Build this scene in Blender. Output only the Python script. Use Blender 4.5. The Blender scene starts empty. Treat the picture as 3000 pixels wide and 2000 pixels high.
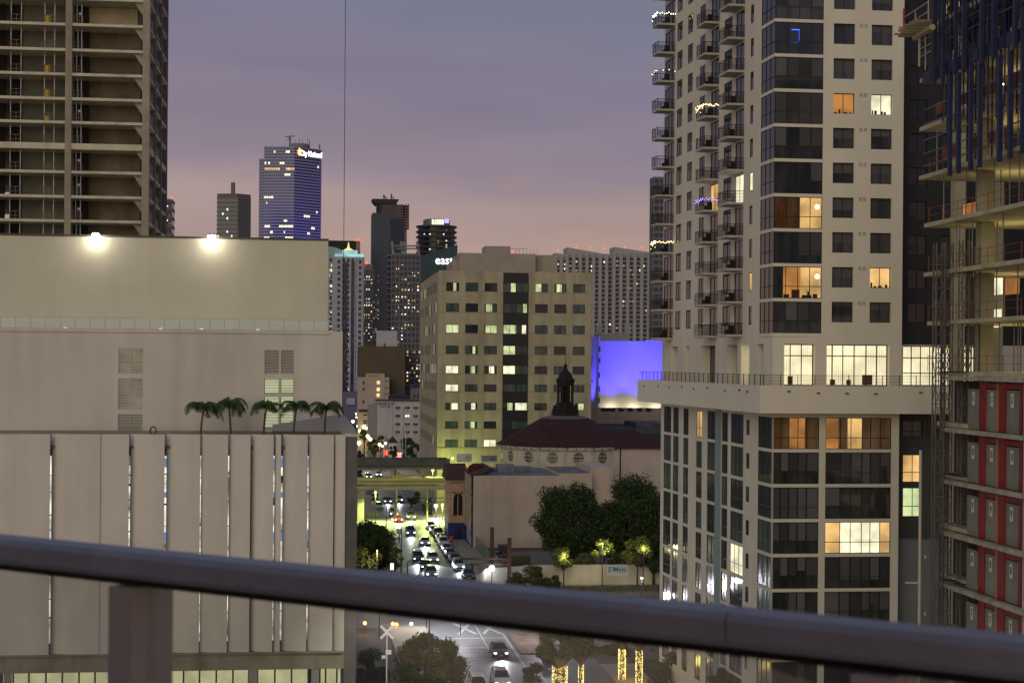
import bpy, bmesh, math, random
from mathutils import Vector, Matrix
RN = random.Random(11)
SC = bpy.context.scene
COL = SC.collection
# ---------------------------------------------------------------- camera (1 px of the 3000x2000 frame = 1/FP)
FP, CX, CY, ROLL, H = 4700.0, 1500.0, 1060.0, 0.008, 34.0
cam_d = bpy.data.cameras.new('camera'); cam = bpy.data.objects.new('camera', cam_d); COL.objects.link(cam)
cam.location = (0, 0, H)
cam.rotation_euler = (Matrix.Rotation(math.radians(90), 4, 'X') @ Matrix.Rotation(ROLL, 4, 'Z')).to_euler()
cam_d.sensor_width = 36.0; cam_d.lens = FP / 3000.0 * 36.0
cam_d.shift_y = 60 / 3000.0
cam_d.clip_start = 0.05; cam_d.clip_end = 12000
cam_d.dof.use_dof = True; cam_d.dof.focus_distance = 180.0; cam_d.dof.aperture_fstop = 11.0
SC.camera = cam
# ---------------------------------------------------------------- world: dusk sky, pink at the horizon to slate blue
world = bpy.data.worlds.new('World'); SC.world = world; world.use_nodes = True
nt = world.node_tree; nt.nodes.clear(); N = nt.nodes.new; L = nt.links.new
out = N('ShaderNodeOutputWorld'); bg = N('ShaderNodeBackground'); L(bg.outputs[0], out.inputs[0])
geo = N('ShaderNodeTexCoord')
sep = N('ShaderNodeSeparateXYZ'); L(geo.outputs['Generated'], sep.inputs[0])
mpc = N('ShaderNodeMapping'); mpc.inputs['Scale'].default_value = (2.0, 2.0, 10.0); mpc.inputs['Rotation'].default_value = (0.0, 0.05, 0.3)
L(geo.outputs['Generated'], mpc.inputs[0])
cn = N('ShaderNodeTexNoise'); cn.inputs['Scale'].default_value = 1.6; cn.inputs['Detail'].default_value = 5; cn.inputs['Roughness'].default_value = 0.5
L(mpc.outputs[0], cn.inputs['Vector'])
mul = N('ShaderNodeMath'); mul.operation = 'MULTIPLY_ADD'; mul.inputs[1].default_value = 0.125; L(cn.outputs['Fac'], mul.inputs[0])
add = N('ShaderNodeMath'); add.operation = 'ADD'; add.inputs[1].default_value = -0.0625; L(sep.outputs['Z'], add.inputs[0]); L(add.outputs[0], mul.inputs[2])
ramp = N('ShaderNodeValToRGB'); L(mul.outputs[0], ramp.inputs[0])
cr = ramp.color_ramp; cr.interpolation = 'EASE'
stops = [(0.0, (0.47, 0.30, 0.235)), (0.045, (0.42, 0.285, 0.24)), (0.085, (0.335, 0.25, 0.25)), (0.13, (0.24, 0.192, 0.25)),
         (0.18, (0.185, 0.162, 0.235)), (0.235, (0.158, 0.168, 0.24)), (0.5, (0.13, 0.15, 0.22)), (1.0, (0.10, 0.12, 0.19))]
cr.elements[0].position = 0; cr.elements[0].color = stops[0][1] + (1,)
cr.elements[1].position = 1; cr.elements[1].color = stops[-1][1] + (1,)
for p, c in stops[1:-1]:
    e = cr.elements.new(p); e.color = c + (1,)
cn2 = N('ShaderNodeTexNoise'); cn2.inputs['Scale'].default_value = 2.3; cn2.inputs['Detail'].default_value = 6; L(mpc.outputs[0], cn2.inputs['Vector'])
mr = N('ShaderNodeMapRange'); mr.inputs['From Min'].default_value = 0.35; mr.inputs['From Max'].default_value = 0.7; mr.inputs['To Min'].default_value = 0.95; mr.inputs['To Max'].default_value = 1.08
L(cn2.outputs['Fac'], mr.inputs['Value'])
vm = N('ShaderNodeVectorMath'); vm.operation = 'SCALE'; L(ramp.outputs[0], vm.inputs[0]); L(mr.outputs[0], vm.inputs['Scale'])
sky = N('ShaderNodeTexSky'); sky.sky_type = 'NISHITA'; sky.sun_disc = False
SUN_EL, SUN_AZ = math.radians(26), math.radians(200)
sky.sun_elevation = math.radians(1.0); sky.sun_rotation = SUN_AZ
skv = N('ShaderNodeVectorMath'); skv.operation = 'SCALE'; skv.inputs['Scale'].default_value = 0.012; L(sky.outputs[0], skv.inputs[0])
sm = N('ShaderNodeVectorMath'); sm.operation = 'ADD'; L(vm.outputs[0], sm.inputs[0]); L(skv.outputs[0], sm.inputs[1])
L(sm.outputs[0], bg.inputs['Color']); bg.inputs['Strength'].default_value = 1.0
# very soft weak sun behind the camera, added in place of bounced city light
sun_d = bpy.data.lights.new('sun', 'SUN'); sun = bpy.data.objects.new('sun', sun_d); COL.objects.link(sun)
sun_d.energy = 0.84; sun_d.angle = math.radians(50); sun_d.color = (1.0, 0.89, 0.62)
sd = Vector((math.sin(math.radians(-22)), -math.cos(math.radians(-22)), math.tan(math.radians(20)))).normalized()   # towards the sun
sun.rotation_euler = sd.to_track_quat('Z', 'Y').to_euler()
SC.view_settings.view_transform = 'Standard'; SC.view_settings.look = 'None'
SC.view_settings.exposure = 0.14; SC.view_settings.gamma = 1.0
SC.cycles.use_denoising = True; SC.cycles.max_bounces = 5; SC.cycles.diffuse_bounces = 2; SC.cycles.glossy_bounces = 3
SC.cycles.transparent_max_bounces = 8; SC.cycles.sample_clamp_indirect = 2.0; SC.cycles.caustics_reflective = False; SC.cycles.caustics_refractive = False

# ---------------------------------------------------------------- geometry helpers
def ray(u, v):
    du, dv = u - CX, v - CY
    return (du + ROLL * dv) / FP, -(dv - ROLL * du) / FP
def ground(u, v, z=0.0):
    rx, rz = ray(u, v); y = (z - H) / rz
    return Vector((rx * y, y, z))
def at(u, v, y):
    rx, rz = ray(u, v); return Vector((rx * y, y, H + rz * y))
A7 = math.atan(575 / FP)
E1 = Vector((math.cos(A7), math.sin(A7))); E2 = Vector((-math.sin(A7), math.cos(A7)))
def street(a, b, z=0.0):
    p = E1 * a + E2 * b; return Vector((p.x, p.y, z))
class Frame:
    def __init__(s, o, d, flip=False):
        s.o = Vector((o[0], o[1])); s.d = Vector((d[0], d[1])).normalized()
        n = Vector((s.d.y, -s.d.x))
        if n.dot(-s.o) < 0: n = -n
        if flip: n = -n
        s.n = n
    def sz(s, u, v, d=0.0):
        rx, rz = ray(u, v); y = (d + s.o.dot(s.n)) / (rx * s.n.x + s.n.y)
        return (Vector((rx * y, y)) - s.o).dot(s.d), H + rz * y
    def S(s, u, v=1060, d=0.0): return s.sz(u, v, d)[0]
    def Z(s, u, v, d=0.0): return s.sz(u, v, d)[1]
    def P(s, a, d, z):
        p = s.o + s.d * a + s.n * d; return Vector((p.x, p.y, z))
class LF:                                  # local frame at the origin
    def __init__(s): pass
    def P(s, a, d, z): return Vector((a, d, z))
LOC = LF()
class MB:
    def __init__(s): s.v = []; s.f = []; s.m = []
    def add(s, pts, faces, m=0):
        b = len(s.v); s.v += [Vector(p) for p in pts]
        for f in faces: s.f.append([b + i for i in f]); s.m.append(m)
        return s
    def box(s, F, s0, s1, d0, d1, z0, z1, m=0):
        P = [F.P(a, d, z) for z in (z0, z1) for d in (d0, d1) for a in (s0, s1)]
        return s.add(P, [(0, 1, 3, 2), (4, 6, 7, 5), (0, 4, 5, 1), (2, 3, 7, 6), (0, 2, 6, 4), (1, 5, 7, 3)], m)
    def quad(s, a, b, c, d, m=0): return s.add([a, b, c, d], [(0, 1, 2, 3)], m)
    def prism(s, pts, z0, z1, m=0):        # pts: world xy polygon
        n = len(pts); P = [Vector((p[0], p[1], z0)) for p in pts] + [Vector((p[0], p[1], z1)) for p in pts]
        return s.add(P, [tuple(range(n))[::-1], tuple(range(n, 2 * n))] + [(i, (i + 1) % n, n + (i + 1) % n, n + i) for i in range(n)], m)
    def loft(s, rings, m=0, cap=True):
        n = len(rings[0]); P = [p for r in rings for p in r]; fs = []
        for k in range(len(rings) - 1):
            for i in range(n): fs.append((k * n + i, k * n + (i + 1) % n, (k + 1) * n + (i + 1) % n, (k + 1) * n + i))
        if cap: fs.append(tuple(range(n))[::-1]); fs.append(tuple(range((len(rings) - 1) * n, len(rings) * n)))
        return s.add(P, fs, m)
    def lathe(s, c, prof, n=12, m=0, ph=0.0):
        return s.loft([[Vector((c[0] + r * math.cos(ph + 2 * math.pi * i / n), c[1] + r * math.sin(ph + 2 * math.pi * i / n), c[2] + z)) for i in range(n)] for r, z in prof], m)
    def tube(s, p, q, r, n=6, m=0, r2=None):
        p, q = Vector(p), Vector(q); d = (q - p)
        if d.length < 1e-6: return s
        d.normalize(); a = d.cross(Vector((0, 0, 1)))
        if a.length < 1e-3: a = Vector((1, 0, 0))
        a.normalize(); b = d.cross(a); r2 = r if r2 is None else r2
        rg = [[c + (a * math.cos(2 * math.pi * (i + .5) / n) + b * math.sin(2 * math.pi * (i + .5) / n)) * rr for i in range(n)] for c, rr in ((p, r), (q, r2))]
        return s.loft(rg, m)
    def build(s, name, mats, parent=None, smooth=False):
        if not s.v: s.add([(0, 0, 0), (.001, 0, 0), (0, .001, 0)], [(0, 1, 2)])
        off = Vector((0, 0, 0)); p = parent
        while p is not None: off += p.location; p = p.parent
        me = bpy.data.meshes.new(name); me.from_pydata([v - off for v in s.v], [], s.f)
        mats = mats if isinstance(mats, (list, tuple)) else [mats]
        for m in mats: me.materials.append(m)
        if len(mats) > 1: me.polygons.foreach_set('material_index', s.m)
        if smooth: me.polygons.foreach_set('use_smooth', [True] * len(me.polygons))
        bm = bmesh.new(); bm.from_mesh(me); bmesh.ops.recalc_face_normals(bm, faces=bm.faces); bm.to_mesh(me); bm.free()
        o = bpy.data.objects.new(name, me); COL.objects.link(o)
        if parent is not None: o.parent = parent
        return o
def thing(name, label, cat, loc=(0, 0, 0), group=None, rz=0.0):
    o = bpy.data.objects.new(name, None); COL.objects.link(o); o.location = loc; o.rotation_euler = (0, 0, rz); o.empty_display_size = .5
    o['label'] = label; o['category'] = cat
    if group: o['group'] = group
    return o
def tag(o, label, cat, group=None):
    o['label'] = label; o['category'] = cat
    if group: o['group'] = group
    return o
def struct(o): o['kind'] = 'structure'; return o
KIDS = {}
def copy_tree(o, parent=None):
    c = o.copy(); COL.objects.link(c); c.parent = parent
    for ch in o.children: copy_tree(ch, c)
    return c
def wall(mb, F, s0, s1, z0, z1, holes=(), d=0.0, depth=.3, m=0):
    zs = sorted({z0, z1} | {z for h in holes for z in h[2:4] if z0 < z < z1})
    for a, b in zip(zs, zs[1:]):
        mid = (a + b) / 2
        hs = sorted((max(h[0], s0), min(h[1], s1)) for h in holes if h[2] < mid < h[3] and h[1] > s0 and h[0] < s1)
        x = s0
        for h0, h1 in hs + [(s1, s1)]:
            if h0 > x + 1e-5: mb.quad(F.P(x, d, a), F.P(h0, d, a), F.P(h0, d, b), F.P(x, d, b), m)
            x = max(x, h1)
    for h in holes:
        a, b, c, e = h[:4]; q = d - depth
        mb.quad(F.P(a, d, c), F.P(a, q, c), F.P(a, q, e), F.P(a, d, e), m); mb.quad(F.P(b, d, c), F.P(b, q, c), F.P(b, q, e), F.P(b, d, e), m)
        mb.quad(F.P(a, d, c), F.P(b, d, c), F.P(b, q, c), F.P(a, q, c), m); mb.quad(F.P(a, d, e), F.P(b, d, e), F.P(b, q, e), F.P(a, q, e), m)
def window(parent, F, h, d, mf, mp, nx=2, rows=(), w=.06, name='window', xs=None, pane='pane', panes=None):
    """frame bars + mullions as the part, panes as sub-part(s)"""
    a, b, c, e = h[:4]; mb = MB(); t0, t1 = d - .05, d + .03
    mb.box(F, a, a + w, t0, t1, c, e); mb.box(F, b - w, b, t0, t1, c, e)
    mb.box(F, a + w, b - w, t0, t1, c, c + w); mb.box(F, a + w, b - w, t0, t1, e - w, e)
    cuts = xs if xs is not None else [i / nx for i in range(1, nx)]
    for f in cuts:
        x = a + (b - a) * f; mb.box(F, x - w / 2, x + w / 2, t0 + .004, t1 - .004, c + w, e - w)
    for f in rows:
        z = c + (e - c) * f; mb.box(F, a + w, b - w, t0 + .008, t1 - .008, z - w / 2, z + w / 2)
    o = mb.build(name, mf, parent)
    if panes:                              # list of (frac0, frac1, material)
        for f0, f1, m in panes:
            MB().box(F, a + (b - a) * f0 + .003, a + (b - a) * f1 - .003, d - .035, d - .01, c + .01, e - .01).build(pane, m, o)
    else:
        MB().box(F, a + .01, b - .01, d - .035, d - .01, c + .01, e - .01).build(pane, mp, o)
    return o
# ---------------------------------------------------------------- materials
MATS = {}
def _base(name):
    m = bpy.data.materials.new(name); m.use_nodes = True; nt = m.node_tree; b = nt.nodes['Principled BSDF']; return m, nt, b
def mat(name, col, rough=.8, var=.12, scale=.35, metal=0.0, bump=0.0, spec=.3, streak=0.0, bscale=None):
    if name in MATS: return MATS[name]
    m, nt, b = _base(name); N = nt.nodes.new; L = nt.links.new
    b.inputs['Roughness'].default_value = rough; b.inputs['Metallic'].default_value = metal; b.inputs['Specular IOR Level'].default_value = spec
    tc = N('ShaderNodeTexCoord')
    n1 = N('ShaderNodeTexNoise'); n1.inputs['Scale'].default_value = scale; n1.inputs['Detail'].default_value = 6; n1.inputs['Roughness'].default_value = .62
    L(tc.outputs['Object'], n1.inputs['Vector'])
    mr = N('ShaderNodeMapRange'); mr.inputs['From Min'].default_value = .3; mr.inputs['From Max'].default_value = .7
    mr.inputs['To Min'].default_value = 1 - var; mr.inputs['To Max'].default_value = 1 + var * .6; L(n1.outputs['Fac'], mr.inputs['Value'])
    fac = mr.outputs[0]
    if streak > 0:                         # rain streaks: stains with a shape of their own
        mp = N('ShaderNodeMapping'); mp.inputs['Scale'].default_value = (.5, .5, .04); L(tc.outputs['Object'], mp.inputs[0])
        n2 = N('ShaderNodeTexNoise'); n2.inputs['Scale'].default_value = 1.0; n2.inputs['Detail'].default_value = 5; L(mp.outputs[0], n2.inputs['Vector'])
        m2 = N('ShaderNodeMapRange'); m2.inputs['From Min'].default_value = .42; m2.inputs['From Max'].default_value = .72; m2.inputs['To Min'].default_value = 1; m2.inputs['To Max'].default_value = 1 - streak
        L(n2.outputs['Fac'], m2.inputs['Value']); mm = N('ShaderNodeMath'); mm.operation = 'MULTIPLY'; L(fac, mm.inputs[0]); L(m2.outputs[0], mm.inputs[1]); fac = mm.outputs[0]
    vs = N('ShaderNodeVectorMath'); vs.operation = 'SCALE'; vs.inputs[0].default_value = col; L(fac, vs.inputs['Scale']); L(vs.outputs[0], b.inputs['Base Color'])
    if bump > 0:
        n3 = N('ShaderNodeTexNoise'); n3.inputs['Scale'].default_value = bscale or 3.0; n3.inputs['Detail'].default_value = 4; L(tc.outputs['Object'], n3.inputs['Vector'])
        bp = N('ShaderNodeBump'); bp.inputs['Strength'].default_value = bump; bp.inputs['Distance'].default_value = .08; L(n3.outputs['Fac'], bp.inputs['Height']); L(bp.outputs[0], b.inputs['Normal'])
    MATS[name] = m; return m
def emit(name, col, st=1.0, var=0.0, scale=.8, stretch=(1, 1, 1), curtain=0.0, sample=False):
    if name in MATS: return MATS[name]
    m = bpy.data.materials.new(name); m.use_nodes = True; nt = m.node_tree; nt.nodes.clear(); N = nt.nodes.new; L = nt.links.new
    o = N('ShaderNodeOutputMaterial'); e = N('ShaderNodeEmission'); L(e.outputs[0], o.inputs[0]); e.inputs['Color'].default_value = tuple(col) + (1,); e.inputs['Strength'].default_value = st
    if var > 0:
        tc = N('ShaderNodeTexCoord'); oi = N('ShaderNodeObjectInfo'); mp = N('ShaderNodeMapping'); mp.inputs['Scale'].default_value = stretch; L(tc.outputs['Object'], mp.inputs[0])
        mw = N('ShaderNodeMath'); mw.operation = 'MULTIPLY'; mw.inputs[1].default_value = 37.0; L(oi.outputs['Random'], mw.inputs[0])
        n = N('ShaderNodeTexNoise'); n.noise_dimensions = '4D'; n.inputs['Scale'].default_value = scale; n.inputs['Detail'].default_value = 3; L(mp.outputs[0], n.inputs['Vector']); L(mw.outputs[0], n.inputs['W'])
        r = N('ShaderNodeMapRange'); r.inputs['From Min'].default_value = .38; r.inputs['From Max'].default_value = .62; r.inputs['To Min'].default_value = st * (1 - var); r.inputs['To Max'].default_value = st; L(n.outputs['Fac'], r.inputs['Value'])
        f = r.outputs[0]
        if curtain > 0:
            w = N('ShaderNodeTexWave'); w.wave_type = 'BANDS'; w.bands_direction = 'X'; w.inputs['Scale'].default_value = 1.9; w.inputs['Distortion'].default_value = 1.5; w.inputs['Detail'].default_value = 2
            mp2 = N('ShaderNodeMapping'); mp2.inputs['Scale'].default_value = (1, 1, .02); L(tc.outputs['Object'], mp2.inputs[0]); L(mp2.outputs[0], w.inputs['Vector'])
            r2 = N('ShaderNodeMapRange'); r2.inputs['To Min'].default_value = 1 - curtain; r2.inputs['To Max'].default_value = 1; L(w.outputs['Fac'], r2.inputs['Value'])
            mm = N('ShaderNodeMath'); mm.operation = 'MULTIPLY'; L(f, mm.inputs[0]); L(r2.outputs[0], mm.inputs[1]); f = mm.outputs[0]
        L(f, e.inputs['Strength'])
    if not sample: m.cycles.emission_sampling = 'NONE'
    MATS[name] = m; return m
def glass(name, col=(.02, .022, .026), rough=.04, blinds=.02, spec=.5):
    """dark window glass: reflects the dusk, faint blinds or curtains behind it"""
    if name in MATS: return MATS[name]
    m, nt, b = _base(name); N = nt.nodes.new; L = nt.links.new
    b.inputs['Roughness'].default_value = rough; b.inputs['Specular IOR Level'].default_value = spec
    tc = N('ShaderNodeTexCoord'); oi = N('ShaderNodeObjectInfo'); mw = N('ShaderNodeMath'); mw.operation = 'MULTIPLY'; mw.inputs[1].default_value = 53.0; L(oi.outputs['Random'], mw.inputs[0])
    mp = N('ShaderNodeMapping'); mp.inputs['Scale'].default_value = (1.2, 1.2, .25); L(tc.outputs['Object'], mp.inputs[0])
    n = N('ShaderNodeTexNoise'); n.noise_dimensions = '4D'; n.inputs['Scale'].default_value = 1.0; n.inputs['Detail'].default_value = 4; L(mp.outputs[0], n.inputs['Vector']); L(mw.outputs[0], n.inputs['W'])
    r = N('ShaderNodeMapRange'); r.inputs['From Min'].default_value = .4; r.inputs['From Max'].default_value = .62; L(n.outputs['Fac'], r.inputs['Value'])
    mx = N('ShaderNodeMix'); mx.data_type = 'RGBA'; L(r.outputs[0], mx.inputs['Factor']); mx.inputs['A'].default_value = tuple(col) + (1,); mx.inputs['B'].default_value = tuple(c + blinds for c in col) + (1,)
    L(mx.outputs['Result'], b.inputs['Base Color']); MATS[name] = m; return m
M_CREAM = mat('cream_stucco', (.66, .62, .53), .85, .05, .25, streak=.05)
M_WHITE = mat('white_paint', (.62, .585, .53), .8, .09, .12, streak=.12, bump=.05, bscale=.6)
M_FRAME = mat('dark_bronze_frame', (.025, .023, .02), .5, .1)
M_BLACK = mat('black_metal', (.012, .012, .012), .5, .1)
M_GLASS = glass('dark_glass', (.024, .027, .036))
M_GLASS2 = glass('blind_glass', (.04, .042, .048), .12, .035)
M_GREEN = glass('green_tint_glass', (.035, .07, .06), .12, .05)
M_CONC = mat('raw_concrete', (.36, .32, .25), .9, .22, .4, bump=.15, streak=.25)
M_DARK = mat('charcoal_panel', (.028, .03, .034), .75, .12, .3)
L_WARM = emit('warm_room_light', (1.0, .60, .22), .95, .6, .35)
L_AMBER = emit('amber_room_light', (1.0, .42, .12), .5, .6, .35)
L_PALE = emit('pale_room_light', (1.0, .93, .62), 1.15, .45, .6)
L_LIME = emit('lime_room_light', (.80, .92, .45), .85, .5, .5)
L_COOL = emit('cool_room_light', (.75, .9, 1.0), 1.2, .4, .6)
L_LOUNGE = emit('lounge_light', (1.0, .88, .55), 1.35, .3, .4, curtain=.35)
L_BULB = emit('fairy_bulb', (1.0, .75, .35), 6.0)
L_BULBW = emit('bright_bulb', (1.0, .9, .6), 10.0)
L_HEAD = emit('headlight_glow', (.92, .97, 1.0), 9.0)
L_TAIL = emit('taillight_glow', (1.0, .05, .02), 3.0)
L_RED = emit('red_beacon', (1.0, .04, .02), 5.0)
def lamp(name, kind, loc, energy, col, parent=None, size=.3, target=None, spot=None, blend=.6):
    d = bpy.data.lights.new(name, kind); o = bpy.data.objects.new(name, d); COL.objects.link(o)
    d.energy = energy; d.color = col
    if kind in ('POINT', 'SPOT'): d.shadow_soft_size = size
    if kind == 'AREA': d.size = size
    off = Vector((0, 0, 0)); p = parent
    while p is not None: off += p.location; p = p.parent
    o.location = Vector(loc) - off; o.parent = parent
    if target is not None: o.rotation_euler = (Vector(target) - Vector(loc)).to_track_quat('-Z', 'Y').to_euler()
    if spot: d.spot_size = math.radians(spot); d.spot_blend = blend
    return o
def text(name, body, m, parent, F, s, d, z, size, ext=.03, sx=1.0, align='CENTER', bold=0.0):
    """lettering as a mesh standing on the plane of F"""
    c = bpy.data.curves.new(name, 'FONT'); c.body = body; c.size = size; c.extrude = ext; c.align_x = align; c.align_y = 'CENTER'; c.offset = bold
    t = bpy.data.objects.new(name, c); COL.objects.link(t)
    dg = bpy.context.evaluated_depsgraph_get(); me = bpy.data.meshes.new_from_object(t.evaluated_get(dg)); bpy.data.objects.remove(t)
    me.name = name; me.materials.clear(); me.materials.append(m)
    r = F.d if F.n.x * F.d.y - F.n.y * F.d.x < 0 else -F.d      # reading direction: left to right seen from the front
    r = F.d if Vector((F.d.y, -F.d.x)).dot(F.n) > 0 else -F.d
    off = Vector((0, 0, 0)); p = parent
    while p is not None: off += p.location; p = p.parent
    for v in me.vertices:
        x, y, e = v.co.x * sx, v.co.y, v.co.z
        q = F.P(s, d, z) ; q = Vector((q.x + r.x * x + F.n.x * e, q.y + r.y * x + F.n.y * e, z + y)); v.co = q - off
    o = bpy.data.objects.new(name, me); COL.objects.link(o); o.parent = parent
    return o
def base_of(F, s, d=0.0, z=0.0): return F.P(s, d, z)
# ================================================================ ground, road, pavements (street coordinates a = across, b = along)
M_ASPH = mat('asphalt', (.15, .15, .16), .55, .3, .15, bump=.1, spec=.4)
M_WALK = mat('pavement_concrete', (.40, .34, .26), .85, .2, .3)
M_GRND = mat('city_ground', (.12, .11, .09), .9, .3, .05)
M_PAINT = mat('road_paint', (.55, .55, .5), .7, .25, 1.5)
M_YEL = mat('yellow_road_paint', (.5, .38, .06), .7, .25, 1.5)
M_GRASS = mat('grass_ground', (.04, .06, .02), .95, .4, .4)
g = struct(MB().quad((-5000, -60, 0), (5000, -60, 0), (5000, 9000, 0), (-5000, 9000, 0)).build('ground', M_GRND))
def strip(name, m, a0, a1, b0, b1, z): return MB().quad(street(a0, b0, z), street(a1, b0, z), street(a1, b1, z), street(a0, b1, z)).build(name, m)
struct(strip('road', M_ASPH, 14.2, 25.6, 60, 1200, .012))
struct(strip('near_road', M_ASPH, 25.6, 32, 140, 196, .012))
struct(strip('cross_road', M_ASPH, -60, 14.2, 333, 352, .012)); struct(strip('cross_road', M_ASPH, 25.6, 120, 333, 352, .012))
struct(strip('near_cross_road', M_ASPH, -20, 14.2, 205, 226, .012)); struct(strip('near_cross_road', M_ASPH, 25.6, 80, 196, 226, .012))
def walk(a0, a1, b0, b1, z=.14):
    mb = MB(); mb.prism([street(a0, b0)[:2], street(a1, b0)[:2], street(a1, b1)[:2], street(a0, b1)[:2]], -.05, z)
    return struct(mb.build('pavement', M_WALK))
walk(9.5, 14.2, 60, 205); walk(9.5, 14.2, 226, 333); walk(9.5, 14.2, 352, 900)
walk(32, 36, 60, 178); walk(25.6, 29.2, 226, 333); walk(25.6, 31, 352, 900)
mk = MB()
def ln(a0, b0, a1, b1, w=.14, z=.016):
    p, q = street(a0, b0, z), street(a1, b1, z); d = (q - p).normalized(); n = Vector((-d.y, d.x, 0)) * w / 2
    mk.quad(p - n, q - n, q + n, p + n)
ln(22.2, 226, 22.2, 333); ln(22.2, 352, 22.2, 700); ln(23.5, 150, 23.5, 200, .2)
for b in range(228, 330, 9): ln(18.7, b, 18.7, b + 3.5)
for b in range(354, 700, 9): ln(18.7, b, 18.7, b + 3.5)
for b in range(229, 330, 7): ln(22.3, b, 25.4, b, .1)
ln(14.4, 331, 25.5, 331, .5); ln(14.4, 227.5, 22.2, 227.5, .45); ln(14.4, 196.5, 23.5, 196.5, .35); ln(14.4, 190, 20.4, 190, .3); ln(14.4, 354, 25.5, 354, .5)
for a in (19.1, 22.2):                    # crossing symbols painted on the road
    ln(a - 1.1, 199.5, a + 1.1, 208, .4); ln(a + 1.1, 199.5, a - 1.1, 208, .4); ln(a - 1.4, 210, a + 1.4, 210, .4)
ln(20.6, 188, 20.8, 226, .16, .017); ln(17.2, 60, 17.2, 180, .12, .017)
for k in range(9): ln(26.5 + 0, 334.5 + k * 1.9, 31, 334.5 + k * 1.9, .6)
o = struct(mk.build('road_marking', M_PAINT))
mk = MB(); ln(14.0, 340.8, -40, 340.8, .12); ln(26, 340.8, 90, 340.8, .12); ln(14.6, 228, 14.6, 330, .12); struct(mk.build('yellow_road_marking', M_YEL))
# railway tracks crossing near the camera
tr = MB()
for b in (182.0, 183.45, 187.0, 188.45): tr.prism([street(-30, b)[:2], street(90, b)[:2], street(90, b + .09)[:2], street(-30, b + .09)[:2]], .01, .06)
struct(tr.build('rail_track', mat('rail_steel', (.25, .24, .23), .35, .2, metal=.8)))
# traffic island right of the road, planted lots
isl = MB(); isl.prism([street(24.0, 185)[:2], street(27.4, 185)[:2], street(27.4, 199)[:2], street(24.0, 199)[:2]], -.05, .17)
struct(isl.build('traffic_island', mat('brick_paving', (.20, .14, .11), .85, .45, .9)))
struct(MB().quad(street(36, 100, .02), street(90, 100, .02), street(90, 181, .02), street(36, 181, .02)).build('lawn', M_GRASS))
struct(MB().quad(street(29.6, 230, .03), street(90, 230, .03), street(90, 286, .03), street(29.6, 286, .03)).build('vacant_lot', mat('lot_gravel', (.22, .19, .14), .95, .35, .3)))
# ================================================================ cream apartment tower on the right
C0 = at(2270, 300, 138.0); FR = Frame((C0.x, C0.y), E1); FL = Frame((C0.x, C0.y), (-.18, 1))
T = thing('apartment_tower', 'cream apartment tower with dark corner glazing and stacked balconies above a podium deck', 'tower', (C0.x, C0.y, 0))
PIT = 3.004
zb = FR.Z(2340, 976)                        # bottom of the lowest corner bay
NR = 13
zt = zb + PIT * NR + .4
sR = FR.S(2646, 500)
bays = FR.S(2411, 300)
zw0, zw1 = FR.Z(2470, 944), FR.Z(2470, 884)
cols = [(FR.S(2441.5, 300), FR.S(2504, 300)), (FR.S(2552.5, 300), FR.S(2614.5, 300))]
zdeck = 32.05
holes = [(a, b, zw0 + i * PIT, zw1 + i * PIT) for a, b in cols for i in range(NR)]
zg0, zg1 = zdeck + .1, FR.Z(2400, 1008)
gnd = [(FR.S(2297, 1060), FR.S(2388, 1060), zg0, zg1), (FR.S(2422, 1060), FR.S(2606, 1060), zg0, zg1)]
w = MB()
wall(w, FR, bays, sR, zb - .3, zt, holes, depth=.35)
wall(w, FR, 0, sR, zdeck, zb - .3, gnd, depth=.8)
for i in range(NR + 1):                     # white bands between the corner bays
    z = zb + i * PIT
    w.box(FR, -.05, bays, -.5, .06, z - .28, z - .0); 
    w.box(FL, .06, FL.S(2231, 300), -.5, .06, z - .28, z)
sLb = FL.S(2231, 300)
def LS(u0, u1): a, b = sorted((FL.S(u0, 300), FL.S(u1, 300))); return a, b
A, B, Cw, D, Ee, Nw, End = LS(1983, 1998.6), LS(2014, 2029), LS(2050, 2066), LS(2083, 2106), LS(2155, 2180), LS(2197.5, 2207), LS(1949, 1976)
Sm = LS(2121, 2144)
sEnd = FL.S(1946, 300)
hl = []
for i in range(NR):
    z = zb + i * PIT
    for c in (A, B, Cw, Sm): hl.append((c[0], c[1], z + .85, z + 2.75))
    hl.append((Nw[0], Nw[1], z + .85, z + 2.5))
    for c in (D, Ee): hl.append((c[0], c[1], z + .02, z + 2.62))
    hl.append((End[0], sEnd - .3, z + .02, z + 2.62))
wall(w, FL, sLb, sEnd, zb - .3, zt, hl, depth=.14)
gl = [LS(1972, 1990.6), LS(2013, 2025), LS(2059, 2101), LS(2135, 2165), LS(2177, 2201), LS(2224, 2243)]
lg = [(a, b, zg0, zg1) for a, b in gl]
wall(w, FL, 0, sEnd, zdeck, zb - .3, lg, depth=1.2)
w.quad(FL.P(sEnd, 0, zdeck), FL.P(sEnd, -16, zdeck), FL.P(sEnd, -16, zt), FL.P(sEnd, 0, zt))
w.quad(FR.P(sR, 0, zb - .3), FR.P(sR, -6, zb - .3), FR.P(sR, -6, zt), FR.P(sR, 0, zt))
w.quad(FR.P(0, -.3, zt), FR.P(sR, -.3, zt), FR.P(sR, -20, zt), FR.P(0, -20, zt))
w.build('wall', M_CREAM, T)
M_BLIND = mat('roller_blind', (.085, .085, .095), .8, .1)
litF = {(0, 6): L_AMBER, (1, 6): L_PALE, (1, 1): L_WARM}
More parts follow.
